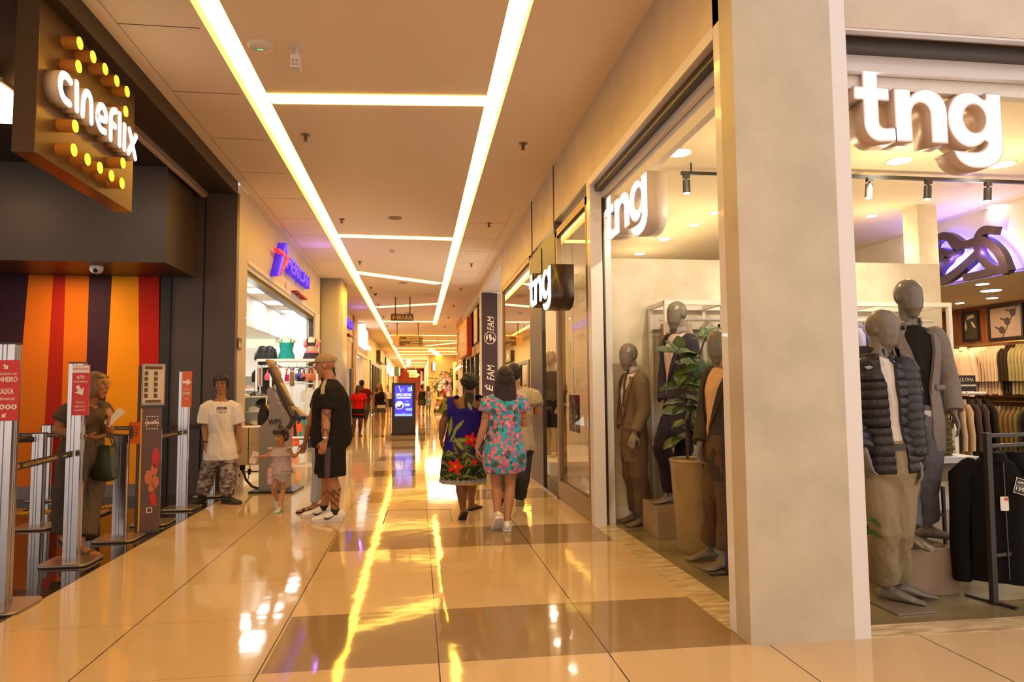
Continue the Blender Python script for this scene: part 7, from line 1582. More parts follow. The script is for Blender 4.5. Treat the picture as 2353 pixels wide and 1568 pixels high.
# ---- self-service kiosk
KO=V((-1.93,10.12,0));kx=V((math.cos(-.10),math.sin(-.10),0));ky=V((-kx.y,kx.x,0))
KMX=lambda y:Matrix(((kx.x,0,-ky.x,KO.x+ky.x*y),(kx.y,0,-ky.y,KO.y+ky.y*y),(0,1,0,0),(0,0,0,1)))
ks=thing('service_kiosk','grey self-service kiosk with leaning brown sign board in front of the shoe shop','kiosk',KO)
KG=mat('kiosk_grey',(.23,.22,.23),rough=.4);KMv=mat('kiosk_mauve',(.27,.20,.19),rough=.4);KB=mat('kiosk_black',(.015,.013,.013),rough=.35);KBR=mat('kiosk_brown_board',(.10,.055,.042),rough=.6)
side_=[(-.055,1.445),(-.10,1.38),(-.075,1.25),(-.06,1.12),(-.075,1.02),(-.12,.95),(-.19,.89),(-.19,.03),(.13,.03),(.13,.84),(.16,.88),(.215,.965),(.205,1.04),(.11,1.19)]
_c=smooth_pts(side_[:7],4);side_=_c+side_[7:10]+smooth_pts(side_[9:],4)[1:]
bm=plate([side_],.02,None,KMX(-.17),0,0);obj('side_panel',bm,KG,ks);bm=plate([side_],.02,None,KMX(.19),0,0);obj('side_panel',bm,KG,ks)
def kbox(bm,x0,x1,y0,y1,z0,z1): 
    P=[KO+kx*x+ky*y for x,y in ((x0,y0),(x1,y0),(x1,y1),(x0,y1))];lo=[bm.verts.new((p.x,p.y,z0)) for p in P];hi=[bm.verts.new((p.x,p.y,z1)) for p in P];bm.faces.new(lo[::-1]);bm.faces.new(hi)
    for i in range(4): bm.faces.new((lo[i],lo[(i+1)%4],hi[(i+1)%4],hi[i]))
bm=B();kbox(bm,.131,.15,-.17,.19,.03,.84);obj('front_panel',bm,KMv,ks)
bm=plate([[(-.14,1.20),(-.2,1.15),(-.23,1.05),(-.23,.92),(-.17,.91),(-.09,1.0)]],.30,None,KMX(.15),0,0);obj('rear_cover',bm,KB,ks)
bm=B();kbox(bm,-.30,.30,-.28,.28,.003,.028);obj('base_plate',bm,KB,ks)
top_=V((-.135,0,1.81));bot_=V((.235,0,1.03))
def slab(y0,y1,a,b,th,m,name,off=0.0,lab=None):
    d=(bot_-top_).normalized();n=V((-d.z,0,d.x)).normalized();n=n if n.x>0 else -n
    P=[lerp(top_,bot_,a),lerp(top_,bot_,b)];L=[]
    for p in P: L.append((p+n*off));
    pts=[(L[0].x,L[0].z),(L[1].x,L[1].z),((L[1]+n*th).x,(L[1]+n*th).z),((L[0]+n*th).x,(L[0]+n*th).z)]
    bm=plate([pts],y1-y0,None,KMX(y1),0,0);return obj(name,bm,m,ks,label=lab)
slab(-.16,.13,0,.14,.03,mat('kiosk_peach',(.36,.21,.12),rough=.5),'sign_top');slab(-.16,.13,.14,.84,.028,KBR,'sign_board');slab(-.12,.09,.42,.80,.006,mat('kiosk_screen',(.20,.14,.07),rough=.35),'screen',.029);slab(-.165,.135,.12,1.0,.02,KB,'board_back',-.022)
slab(-.16,.13,.84,1.0,.04,mat('kiosk_tan',(.14,.09,.05),rough=.5),'tray')
bm=B();kbox(bm,.25,.42,-.12,.16,.98,1.03);obj('card_reader',bm,KB,ks);bm=plate([[(.26,1.12),(.28,1.15),(.40,1.02),(.37,1.0)]],.16,None,KMX(.1),0,0);obj('paper_slot',bm,mat('ivory_plastic',(.62,.5,.36),rough=.4),ks)
bm=text('WPS',.11,.003,None,Matrix(((kx.x,0,-ky.x,KO.x-ky.x*.192),(kx.y,0,-ky.y,KO.y-ky.y*.192),(0,1,0,0),(0,0,0,1)))@Matrix.Translation((.02,.955,0)),fit=.18,off=.002);obj('lettering',bm,KB,ks)
bm=plate([[(-.03,1.445),(.0,1.445),(.14,1.10),(.105,1.09)]],.003,None,Matrix(((kx.x,0,-ky.x,KO.x-ky.x*.192),(kx.y,0,-ky.y,KO.y-ky.y*.192),(0,1,0,0),(0,0,0,1))),0,0);obj('sticker',bm,mat('maroon_sticker',(.14,.03,.03),noise_amt=.6,noise_scale=30,noise_col=(.6,.5,.45)),ks)
# ---- shoe shop stock
def shoe_obj(label,p,d,col,sole,group,s=1.0):
    t=thing('trainer',label,'shoe',p,group);bm=B();shoe(bm,V(p)+V((0,0,.081*s)),V(d),s,1.05);obj('upper',bm,[mat('trainer_%02x%02x%02x'%tuple(int(255*min(1,x)**.45) for x in col),col,rough=.5),mat('trainer_sole_%02x'%int(255*sole[0]),sole,rough=.5)],t,True)
    bm=B();dd=V(d).normalized();x=dd.cross(V((0,0,1)));tube(bm,[V(p)+dd*(.03+.028*(i//2))*s+x*((-1)**i*.022*s)+V((0,0,(.13-.012*(i//2))*s)) for i in range(8)],.004,5);obj('laces',bm,mat('white_laces',(.7,.66,.6)),t,True)
    return t
su=thing('shoe_shelf','white shelf unit with glass shelves of trainers at the left of the shoe shop','shelf',(-2.95,12.8,0))
SX0,SX1,SY0,SY1=-3.35,-2.56,12.5,12.95
bm=B();box(bm,(SX0,SY0,.02),(SX1,SY1,.77),0,.004);obj('base_cabinet',bm,mat('cream_cabinet',(.72,.62,.46),rough=.5),su)
for z in (1.02,1.27): bm=B();box(bm,(SX0,SY0,z),(SX1,SY1,z+.008));obj('glass_shelf',bm,mat('green_glass_edge',(.42,.50,.42),rough=.1),su)
bm=B();[bar(bm,(x,y,.77),(x,y,1.28),.02) for x in (SX0+.02,-2.95,SX1-.02) for y in (SY0+.02,SY1-.02)];obj('uprights',bm,WHITE,su)
bm=B();box(bm,(SX0,SY1-.01,.77),(SX1,SY1,1.27));obj('back_panel',bm,WHITE,su)
SG='trainers on the glass shelves';W3=(.72,.62,.5);
for x,z,c,so,lb in ((-3.22,1.278,(.62,.46,.28),(.7,.6,.45),'tan trainer at the left of the top glass shelf'),(-3.02,1.278,(.66,.52,.34),(.75,.65,.5),'cream high trainer in the middle of the top glass shelf'),(-2.74,1.278,(.03,.025,.022),(.75,.7,.62),'black trainer with white stripes on the top glass shelf'),(-3.2,1.028,(.6,.45,.28),(.7,.6,.5),'beige trainer at the left of the middle glass shelf'),(-2.76,1.028,W3,(.8,.74,.65),'white trainer at the right of the middle glass shelf'),(-3.2,.772,(.68,.56,.42),(.8,.72,.6),'cream trainer at the left on the cabinet top'),(-2.98,.772,(.30,.05,.03),(.6,.5,.4),'dark red trainer in the middle on the cabinet top'),(-2.74,.772,(.7,.6,.48),(.8,.74,.64),'white trainer with brown mark at the right on the cabinet top')):
    o=shoe_obj(lb,(x-.06,SY0+.16,z),(1,-.15,0),c,so,SG,.95)
    if 'stripes' in lb:
        b3=B();M=MTX(V((x+.0,SY0+.11,z+.05)),(1,-.15,0),(0,0,1))
        for k in range(3): plate([[(-.03+.028*k,-.02),(-.018+.028*k,-.02),(-.035+.028*k,.028),(-.047+.028*k,.028)]],.006,b3,M,0,0)
        obj('stripes',b3,mat('white_laces'),o)
for x,z,lb in ((-3.15,1.028,'black cap behind the middle shelf trainers, left'),(-2.72,1.028,'black bag strap bundle behind the middle shelf trainers'),(-3.15,.772,'black cap behind the cabinet-top trainers')):
    bm=B();ell(bm,(x,SY1-.10,z+.11),.12,.07,.11);top('baseball_hat',bm,mat('black_felt',(.02,.017,.016),rough=.8),lb,'cap','black caps behind the trainers',True)
hu=thing('display_rack','tall white rack with sportswear hanging and mannequin torsos on top','clothes rack',(-3.3,16.6,0))
Y0=16.5;xa=A(590,830,Y0).x;xb=A(623,830,Y0).x;xc=A(729,830,Y0).x;zt=A(650,828,Y0).z
bm=B()
for x in (xa,xb,xc):
    for y in (Y0,Y0+.5): bar(bm,(x,y,0),(x,y,zt),.045)
box(bm,(xa,Y0-.02,zt-.03),(xc+.05,Y0+.55,zt+.03));box(bm,(xa,Y0,.3),(xc,Y0+.5,.34));obj('frame',bm,WHITE,hu)
for z in (zt-.16,1.55): bm=B();cyl(bm,(xb,Y0+.1,z),(xc,Y0+.1,z),.018,n=10);obj('rail',bm,mat('chrome_rail',(.6,.58,.55),rough=.2,metal=.9),hu,True)
def torso(label,px,cloth_c,bra=False):
    p=A(px,826,Y0+.15);p=V((p.x,Y0+.15,zt+.03));t=thing('mannequin_torso',label,'mannequin torso',p)
    SKN=mat('cream_torso',(.66,.50,.30),rough=.4)
    def br(p,k=0.0,z0=0,z1=.48):
        pts=[(0,.165,.11),(.10,.15,.10),(.20,.125,.09),(.30,.15,.105),(.38,.16,.10),(.44,.15,.075),(.47,.07,.06),(.52,.05,.05)]
        q=[x for x in pts if z0-1e-6<=x[0]<=z1];return [p+V((0,0,x[0])) for x in q],[(x[1]+k,x[2]+k) for x in q]
    bm=B();a,b=br(p,0,0,.6);loft(bm,a,b,right=V((1,-.2,0)),n=22,cap='flat')
    for e in (-1,1): loft(bm,[p+V((e*.12,0,.43)),p+V((e*.165,.02,.415))],[.05,.04],n=12)
    me=remesh(bm,.012,2);link_mesh('torso',me,SKN,t,True)
    if not bra:
        bm=B();a,b=br(p,.012,0,.39);b[0]=(.20,.13);b[1]=(.18,.12);loft(bm,a,b,right=V((1,-.2,0)),n=22,cap='flat')
        for e in (-1,1): tube(bm,[p+V((e*.10,-.10,.37)),p+V((e*.105,-.075,.44)),p+V((e*.10,.0,.475)),p+V((e*.1,.08,.42))],.015,6)
        obj('tank_top',bm,cloth('teal_jersey',cloth_c,.2,12),t,True)
    else:
        bm=B();a,b=br(p,.010,.28,.40);loft(bm,a,b,right=V((1,-.2,0)),n=22,cap='flat')
        for e in (-1,1): tube(bm,[p+V((e*.09,-.10,.38)),p+V((e*.10,-.07,.44)),p+V((e*.09,.0,.475))],.014,6)
        obj('sports_top',bm,cloth('charcoal_jersey',(.05,.045,.05),.2,12),t,True)
        bm=B()
        for e in (-1,1): ell(bm,p+V((e*.13,-.06,.33)),.05,.06,.07)
        obj('side_panel',bm,cloth('pink_jersey',(.85,.22,.26),.1,12),t,True)
        bm=B();loft(bm,[p+V((0,0,.14)),p+V((0,0,.19))],[(.16,.112),(.145,.105)],right=V((1,-.2,0)),n=22,cap='flat');obj('waistband',bm,cloth('pink_jersey',(.85,.22,.26)),t,True)
        bm=B();loft(bm,[p+V((0,0,.0)),p+V((0,0,.14))],[(.21,.15),(.165,.115)],right=V((1,-.2,0)),n=22,cap='flat');obj('skirt',bm,cloth('charcoal_jersey',(.05,.045,.05)),t,True)
torso('cream torso wearing a teal tank top on the white rack',658,(.02,.30,.27));torso('cream torso in black and pink sports top and skirt on the white rack',716,(.05,.05,.05),True)
for i,(x,w) in enumerate(((603,.30),(620,.28),(629,.12))):
    q=A(x,826,Y0+.2);t=thing('sports_bag',('black sports bag at the left end on top of the white rack','second black sports bag on top of the white rack','third black sports bag, beside the teal torso')[i],'bag',(q.x,Y0+.2,zt+.031),'black sports bags on the rack');bm=B();loft(bm,[(q.x,Y0+.2,zt+.035),(q.x,Y0+.2,zt+.16),(q.x,Y0+.2,zt+.25)],[(w*.6,.15),(w*.56,.15),(w*.38,.10)],n=18,cap='round',pw=.7);obj('bag_body',bm,mat('black_nylon'),t,True)
    bm=B();tube(bm,[(q.x-w*.3,Y0+.06,zt+.2),(q.x,Y0+.04,zt+.32),(q.x+w*.3,Y0+.06,zt+.2)],.01);obj('handle',bm,mat('black_nylon'),t,True)
def bra(label,px,py,col,w=.16):
    q=A(px,py,Y0+.05);t=thing('sports_bra',label,'sports bra',q-V((0,0,.2)),'sports tops on the white rack');m=cloth('bra_%02x%02x%02x'%tuple(int(255*min(1,x)**.45) for x in col),col,.2,14)
    bm=B();loft(bm,[q-V((0,0,.19)),q-V((0,0,.12)),q-V((0,0,.03))],[(w*.9,.03),(w,.045),(w*.8,.03)],n=16,cap='flat')
    for e in (-1,1): ell(bm,q+V((e*w*.45,-.03,-.09)),w*.42,.03,.07);tube(bm,[q+V((e*w*.6,-.02,-.03)),q+V((e*w*.4,0,.10))],.014,6)
    obj('cup',bm,m,t,True);bm=B();hanger(bm,q+V((0,0,.17)),(1,0,0),w*.9);obj('hanger',bm,HG,t,True)
bra('bright pink sports bra at the left of the white rack',624,855,(.85,.15,.24));bra('pale pink sports bra tucked behind the kiosk board',634,850,(.80,.25,.30),.13);bra('blue-violet sports bra behind the poster on the white rack',682,856,(.10,.10,.42));bra('black sports bra right of the violet one',693,858,(.03,.025,.03),.12);bra('coral orange sports bra near the man\'s cap',705,856,(.60,.20,.10),.15);bra('terracotta sports bra at the right end of the rack',723,856,(.55,.17,.09),.13);bra('magenta sports bra half hidden left of the poster',664,858,(.5,.03,.15),.1)
for i,(px,z,c,lb) in enumerate(((599,zt-.12,(.025,.02,.022),'black leggings at the left end of the white rack'),(609,zt-.12,(.02,.018,.02),'second pair of black leggings on the white rack'),(617,zt-.12,(.03,.026,.028),'third pair of black leggings on the white rack'),(712,1.50,(.70,.66,.58),'white T-shirt hanging low on the white rack'),(660,1.0,(.18,.22,.20),'dark green top hanging low beside the kiosk'),(673,1.0,(.03,.03,.035),'black top hanging low by the girl'),(676,.82,(.80,.12,.03),'orange top hanging lowest beside the girl'),(684,1.0,(.02,.30,.28),'teal top hanging low beside the girl'),(690,.95,(.20,.24,.20),'sage top hanging low beside the woman\'s arm'))):
    q=A(px,850,Y0+.1);garment(lb,(q.x,Y0+.1,z),(1,-.2,0),(0,-1,0),c,h=.62,w=.14,d=.04,sl=.3,group='sportswear on the white rack',spread=.02,kind='garment',name='sports_garment')
for (x0,y0,x1,y1,lb) in ((593,845,603,888,'narrow tan poster standing above the black trainer'),(664,854,678,889,'tan poster standing in front of the violet bra')):
    Yp=14.2;a=A(x0,y1,Yp);b=A(x1,y0,Yp);t=thing('shop_poster',lb,'poster',((a.x+b.x)/2,Yp,1.1));bm=B();box(bm,(a.x,Yp,a.z),(b.x,Yp+.01,b.z));obj('board',bm,WHITE,t)
    bm=B();box(bm,(a.x+.012,Yp-.003,a.z+.012),(b.x-.012,Yp-.0005,b.z-.012));obj('print',bm,mat('poster_print',(.42,.24,.09),noise_amt=.8,noise_scale=22,noise_col=(.10,.07,.05)),t);bm=B();bar(bm,((a.x+b.x)/2,Yp+.005,a.z),((a.x+b.x)/2,Yp+.005,.75),.02);obj('stem',bm,WHITE,t)
q=A(640,1000,14.6);gd=thing('shoe_table','low white shoe table in the middle of the shoe shop','table',(-3.05,14.3,0));bm=B();box(bm,(-3.6,14.0,.70),(-2.6,14.6,.76));box(bm,(-3.5,14.1,0),(-2.7,14.5,.70));obj('table_body',bm,WHITE,gd)
for i,(x,c) in enumerate(((-2.72,(.72,.70,.68)),(-3.0,(.03,.03,.03)))): shoe_obj(('white running shoe on the low shoe table','black trainer on the low shoe table')[i],(x,14.2,.762),(1,-.2,0),c,(.75,.72,.7),'shoes on the low table')
# bright ceiling panels of the shoe shop and far wall shelves
for i,(x,y) in enumerate(((592,667),(633,695),(671,716))):
    q=atZ(x,y,3.36);t=thing('ceiling_panel',('bright ceiling panel nearest in the shoe shop','middle bright ceiling panel in the shoe shop','farthest bright ceiling panel in the shoe shop')[i],'ceiling light',(q.x,q.y,3.34),'ceiling panels of the shoe shop');bm=B();box(bm,(q.x-.24,q.y-.34,3.347),(q.x+.24,q.y+.34,3.358));obj('frame',bm,WHITE,t);bm=B();box(bm,(q.x-.21,q.y-.31,3.343),(q.x+.21,q.y+.31,3.3465));obj('diffuser',bm,gl('panel_cool',(1,.98,.92),22),t)

q=A(570,772,13.2);t=thing('downlight','round downlight under the shoe shop bulkhead','downlight',(q.x,13.2,2.71));bm=B();cyl(bm,(q.x,13.2,2.715),(q.x,13.2,2.728),.13,n=24);obj('lens',bm,gl('panel_cool',(1,.98,.92),22),t)
a=A(563,800,18.25);b=A(632,779,18.25);t=thing('light_box','pale yellow backlit panel on the back wall of the shoe shop','light box',((a.x+b.x)/2,18.2,a.z));bm=B();box(bm,(a.x,18.2,a.z),(b.x,18.3,b.z));obj('panel',bm,gl('pale_yellow_lit',(.90,.88,.60),.9),t)
ss=thing('wall_shelf','white wall shelves with shoes far back in the shoe shop','shelf',(-4.4,17.9,0));bm=B()
for z in (.7,1.05,1.4,1.75): box(bm,(-5.2,17.8,z),(-3.95,18.3,z+.03))
obj('boards',bm,WHITE,ss)
for i in range(8):
    x=-5.0+.28*(i%4);z=(1.43,1.08)[i//4];c=((.7,.6,.5),(.5,.45,.42),(.15,.12,.2),(.6,.3,.2))[i%4];shoe_obj('%s shoe on the %s back wall shelf of the shoe shop'%(('cream','grey','dark violet','coral')[i%4],('upper','lower')[i//4]),(x,18.0,z),(.8,-.6,0),c,(.7,.66,.6),'shoes on the back wall shelf')
# ================================================================ CORRIDOR FITTINGS AND FAR HALL
GREY=mat('dark_brown_sign',(.115,.068,.035),rough=.5);TANP=mat('tan_print',(.66,.50,.30),rough=.6)
def sprinkler(x,y,label):
    t=thing('sprinkler',label,'sprinkler',(x,y,ZC-.06),'ceiling sprinklers');bm=B();lathe(bm,[(.012,-.02),(.05,-.008),(.055,0)],(x,y,ZC-.001),n=20);obj('rosette',bm,mat('dull_brass',(.25,.18,.11),rough=.4,metal=.5),t,True)
    bm=B();cyl(bm,(x,y,ZC-.02),(x,y,ZC-.055),.011,n=10);tube(bm,[(x-.016,y,ZC-.03),(x-.016,y,ZC-.06),(x,y,ZC-.07)],.004,6);tube(bm,[(x+.016,y,ZC-.03),(x+.016,y,ZC-.06),(x,y,ZC-.07)],.004,6);cyl(bm,(x,y,ZC-.07),(x,y,ZC-.074),.026,n=14);obj('head',bm,mat('dark_bronze',(.08,.055,.035),rough=.4,metal=.6),t,True)
o_=('nearest','second','third','fourth','fifth','sixth','seventh','eighth')
for i in range(8):
    y=8.03+3.97*i
    sprinkler(-1.27-.012*i,y,'%s ceiling sprinkler along the left light cove'%o_[i])
    if i<7: sprinkler(1.25,y+.03*i,'%s ceiling sprinkler right of the right light cove'%o_[i])
for i,(x,y) in enumerate(((-1.3,39),(1.2,41),(2.6,38),(.2,45),(2.3,47),(-1.2,50),(1.6,54),(.4,58))): sprinkler(x,y,'small dark sprinkler in the far slatted ceiling, number %s from the near side'%('one','two','three','four','five','six','seven','eight')[i])
ap=thing('wifi_access_point','white oval wireless access point with a small green light on the ceiling','access point',(-1.32,5.94,ZC-.04));bm=B();lathe(bm,[(.03,-.038),(.085,-.032),(.105,-.015),(.108,0)],(-1.32,5.94,ZC-.001),n=36);obj('housing',bm,mat('white_plastic',(.72,.66,.62),rough=.35),ap,True);bm=B();box(bm,(-1.345,5.935,ZC-.042),(-1.297,5.943,ZC-.0385));obj('status_light',bm,gl('green_led',(.1,1,.3),1.5),ap)
cm_=thing('bracket_camera','small white camera on a short ceiling bracket','security camera',(-1.02,5.95,4.0));bm=B();cyl(bm,(-1.02,5.95,ZC-.001),(-1.02,5.95,ZC-.012),.045,n=20);cyl(bm,(-1.02,5.95,ZC-.01),(-1.02,5.95,ZC-.085),.016,n=12);obj('bracket',bm,mat('white_plastic'),cm_,True);bm=B();box(bm,(-1.065,5.88,ZC-.20),(-.985,6.0,ZC-.085),0,.01);obj('camera_body',bm,mat('white_plastic'),cm_);bm=B();[box(bm,(-1.05+.03*k,5.875,ZC-.185+.035*j),(-1.035+.03*k,5.881,ZC-.172+.035*j)) for k in range(2) for j in range(2)];obj('connector',bm,mat('grey_print',(.3,.24,.2)),cm_)
for i,(x,y,lb) in enumerate(((-.375,11.83,'round flush loudspeaker between the first two light strips'),(-.387,19.08,'round flush loudspeaker before the restroom sign'),(-.35,26.5,'small round loudspeaker behind the restroom sign'))):
    t=thing('ceiling_speaker',lb,'loudspeaker',(x,y,ZC-.01),'round ceiling speakers');bm=B();lathe(bm,[(.10,-.006),(.112,-.008),(.115,0)],(x,y,ZC-.001),n=30);obj('grille',bm,mat('tan_grille',(.30,.20,.14),rough=.7),t,True)
sd=thing('smoke_detector','small white smoke detector on the middle of the ceiling','smoke detector',(-.523,14.6,ZC-.06));bm=B();lathe(bm,[(.04,-.055),(.055,-.045),(.06,-.02),(.065,0)],(-.523,14.6,ZC-.001),n=24);obj('housing',bm,mat('white_plastic'),sd,True);bm=B();lathe(bm,[(.056,-.04),(.058,-.032)],(-.523,14.6,ZC-.001),n=24);obj('slots',bm,mat('grey_print'),sd)
d2=thing('dome_camera','small dome camera on the ceiling by the left cove','security camera',(-1.25,21.1,ZC-.08));bm=B();lathe(bm,[(.06,-.03),(.07,0)],(-1.25,21.1,ZC-.001),n=24);obj('base',bm,mat('white_plastic'),d2,True);bm=B();ell(bm,(-1.25,21.1,ZC-.035),.052);obj('dome',bm,mat('smoked_dome',(.02,.015,.012),rough=.1),d2,True)
hp=thing('ceiling_hatch','square access hatch in the ceiling behind the third light strip','hatch',(.33,21.5,ZC-.01));bm=B();box(bm,(.2,21.2,ZC-.008),(.55,21.8,ZC-.001));obj('panel',bm,mat('hatch_paint',(.6,.45,.3)),hp)
# floor hatch
tp_=[atZ(880,1205),atZ(891,1173),atZ(1034,1171),atZ(1038,1197)]
fh=B()
for a,b in zip(tp_,tp_[1:]): bar(fh,a+V((0,0,.001)),b+V((0,0,.001)),.012,.002)
tag(obj('floor_hatch',fh,mat('hatch_edge',(.06,.04,.02))),None,None,None,'structure')
# ---- hanging direction signs
hs=thing('hanging_sign','brown hanging sign with white restroom pictograms and a left arrow','sign',(-.46,22.17,3.5))
a=A(898,738,22.17);b=A(950,722,22.17);W_=b.x-a.x;H_=b.z-a.z;cx=(a.x+b.x)/2;cz=(a.z+b.z)/2
M=MTX((cx,22.14,cz),(1,0,0),(0,0,1));bm=plate([rrect(-W_/2,-H_/2,W_/2,H_/2,.05)],.05,None,MTX((cx,22.17,cz),(1,0,0),(0,0,1)),0,0);obj('board',bm,GREY,hs)
k=W_/52;bm=B();mp=lambda x,y:((x-924)*k,(730-y)*k)
M=MTX((cx,22.118,cz),(1,0,0),(0,0,1))
def poly(bm,P,M,d=.003): plate([[mp(*p) for p in P]],d,bm,M,0,0)
stroke_plate([[mp(901,730),mp(909,730)],[mp(905,726),mp(901,730)],[mp(905,734),mp(901,730)]],.022,.003,bm,M,0,0)
def man(x,s=1.0,y=730):
    plate([arc(*mp(x,y-5*s),1.3*k*s,1.3*k*s,0,360,10)[:-1]],.003,bm,M,0,0);poly(bm,[(x-2*s,y-3.2*s),(x+2*s,y-3.2*s),(x+1.8*s,y+1*s),(x+1.1*s,y+5*s),(x-1.1*s,y+5*s),(x-1.8*s,y+1*s)],M)
for x in (914,919,934.5,942): man(x)
man(938.2,.5,733);
stroke_plate([[mp(925,725),mp(925,730),mp(928.5,730.5),mp(929.8,734)],[mp(925,727.5),mp(928,728)]],.018,.003,bm,M,0,0);plate([arc(*mp(925,723),1.2*k,1.2*k,0,360,10)[:-1]],.003,bm,M,0,0);stroke_plate([[(mp(925.5,731.5)[0]+3.2*k*math.cos(t),mp(925.5,731.5)[1]+3.2*k*math.sin(t)) for t in np.linspace(2.2,6.0,10)]],.015,.003,bm,M,0,0)
stroke_plate([[mp(931.2,724.5),mp(931.2,736)]],.012,.003,bm,M,0,0);man(946,.6,732.5);plate([arc(*mp(946,733.5),2*k,2*k,0,360,12)[:-1],arc(*mp(946,733.5),1.2*k,1.2*k,0,360,12)[:-1]],.003,bm,M,0,0)
obj('pictograms',bm,TANP,hs)
for x in (908.5,942): p=A(x,720,22.17);bm=B();cyl(bm,(p.x,22.17,b.z-.01),(p.x,22.17,ZC-.012),.018,n=10);cyl(bm,(p.x,22.17,ZC-.012),(p.x,22.17,ZC-.002),.06,n=16);cyl(bm,(p.x,22.17,b.z),(p.x,22.17,b.z+.02),.04,n=12);obj('hanger_rod',bm,mat('dark_rod',(.10,.07,.045),rough=.4),hs,True)
hs=thing('hanging_sign','hanging direction sign listing supermarket, parking desk, gym and cash machine','sign',(-.4,30.73,3.4))
a=A(902,795,30.73);b=A(971,771,30.73);cx=(a.x+b.x)/2;cz=(a.z+b.z)/2;W_=b.x-a.x;H_=b.z-a.z;k=W_/69
bm=plate([rrect(-W_/2,-H_/2,W_/2,H_/2,.05)],.06,None,MTX((cx,30.73,cz),(1,0,0),(0,0,1)),0,0);obj('board',bm,mat('tan_sign',(.62,.34,.15),rough=.5),hs)
mp=lambda x,y:((x-936.5)*k,(783-y)*k);M=MTX((cx,30.66,cz),(1,0,0),(0,0,1))
bm=plate([rrect(*mp(917.5,795.5),*mp(971,774),.05)],.01,None,M,0,0);obj('dark_panel',bm,GREY,hs)
M=MTX((cx,30.645,cz),(1,0,0),(0,0,1));bm=B()
for s_,y,w in (('Supermercado',776.5,29),('Caixa Estacionamento',782,44),('Academia',787.5,20),('Caixa Eletrônico',793,33)):
    text(s_,.13,.003,bm,M@Matrix.Translation((*mp(963-w/2,y),0)),fit=w*k,off=.002)
for y,an in ((776.5,90),(782,90),(787.5,0),(793,0)):
    Mr=M@Matrix.Translation((*mp(967.3,y),0))@Matrix.Rotation(math.radians(an),4,'Z');stroke_plate([[(-1.6*k,0),(1.6*k,0)],[(.2*k,1.3*k),(1.6*k,0)],[(.2*k,-1.3*k),(1.6*k,0)]],.012,.003,bm,Mr,0,0)
obj('lettering',bm,TANP,hs);bm=B();Mr=M@Matrix.Translation((*mp(910,780),0));plate([arc(0,0,4.6*k,4.6*k,0,360,24)[:-1],arc(0,0,4.2*k,4.2*k,0,360,24)[:-1]],.003,bm,Mr,0,0);stroke_plate([[(2.6*k*math.cos(t),2.6*k*math.sin(t)),(0,0)] for t in (1.57,.6,2.54,-1.0,4.1)],.012,.003,bm,Mr,0,0);obj('round_logo',bm,mat('faint_tan',(.52,.27,.11)),hs)
for x in (912.5,961): p=A(x,768,30.73);bm=B();cyl(bm,(p.x,30.73,b.z-.01),(p.x,30.73,ZC-.012),.02,n=10);cyl(bm,(p.x,30.73,ZC-.012),(p.x,30.73,ZC-.002),.07,n=16);obj('hanger_rod',bm,mat('dark_rod'),hs,True)
# ---- digital advertising totem
dt=thing('digital_totem','black freestanding digital advertising totem with blue screen','digital totem',(-.41,21.9,0))
a=A(900,1000,21.8);b=A(955,880,21.8);bm=B();box(bm,(a.x,21.8,.004),(b.x,22.02,b.z),0,.01);obj('cabinet',bm,mat('totem_black',(.022,.018,.022),rough=.3),dt)
bm=B();box(bm,(a.x-.01,21.78,.002),(b.x+.01,22.05,.05));obj('plinth',bm,BLK,dt)
k=(b.x-a.x)/55;Xp=lambda x:a.x+(x-900)*k;Zp=lambda y:b.z-(y-880)*(b.z/120)
SCR=lambda nm,c,e:gl(nm,c,e)
bm=B();box(bm,(Xp(907),21.79,Zp(957)),(Xp(947.5),21.799,Zp(886)));sc_=obj('screen',bm,gl('screen_blue',(.045,.035,.75),1.25),dt)
SW_=gl('screen_white',(.85,.88,1.0),1.3);LB=gl('screen_pale_blue',(.28,.45,1.0),1.2)
M=lambda x,y:MTX((Xp(x),21.787,Zp(y)),(1,0,0),(0,0,1))
bm=B();text('APPLE AIRTAG',.12,.002,bm,M(927.5,908),fit=36*k,off=.006);plate([rrect(-16.5*k,-1.6*k,16.5*k,1.6*k,.02)],.002,bm,M(927.5,914.5),0,0)
plate([arc(0,0,9.7*k,9.7*k,0,360,30)[:-1]],.002,bm,M(918,931.5),0,0);stroke_plate([[(0,0),(5*k,-14*k)]],.02,.002,bm,M(916,887),0,0);stroke_plate([[(0,0),(1.5*k,-11*k)]],.02,.002,bm,M(945,887.5),0,0);text('real',.05,.002,bm,M(924.5,894),fit=6*k);text('.....',.05,.002,bm,M(925,897),fit=8*k);text('Por apenas',.05,.002,bm,M(935,922.5),fit=9*k);text('o o o o o',.03,.002,bm,M(927.5,949.5),fit=8*k)
obj('screen_text',bm,SW_,sc_)
bm=B();plate([arc(0,0,6.8*k,6.8*k,180,360,16)+[(6.8*k,4*k),(3*k,3*k),(1*k,-2*k)]],.002,bm,MTX((Xp(918),21.784,Zp(933)),(1,0,0),(0,0,1)),0,0);obj('screen_disc',bm,gl('screen_navy',(.03,.035,.12),1.0),sc_)
bm=B();plate([rrect(-4*k,-5*k,4*k,5*k,.01)],.002,bm,M(940.5,895),0,0);plate([rrect(-6.5*k,-3.2*k,6.5*k,3.2*k,.02)],.002,bm,M(935.5,930.5),0,0);plate([rrect(-7.5*k,-3*k,7.5*k,3*k,.02)],.002,bm,M(939.5,941.5),0,0);plate([rrect(-20*k,-2.6*k,20*k,2.6*k,.01)],.002,bm,M(927.2,954),0,0);obj('screen_boxes',bm,LB,sc_)
bm=B();text('199,00',.06,.002,bm,MTX((Xp(935.5),21.783,Zp(930.5)),(1,0,0),(0,0,1)),fit=9*k,off=.003);obj('screen_price',bm,SW_,sc_)
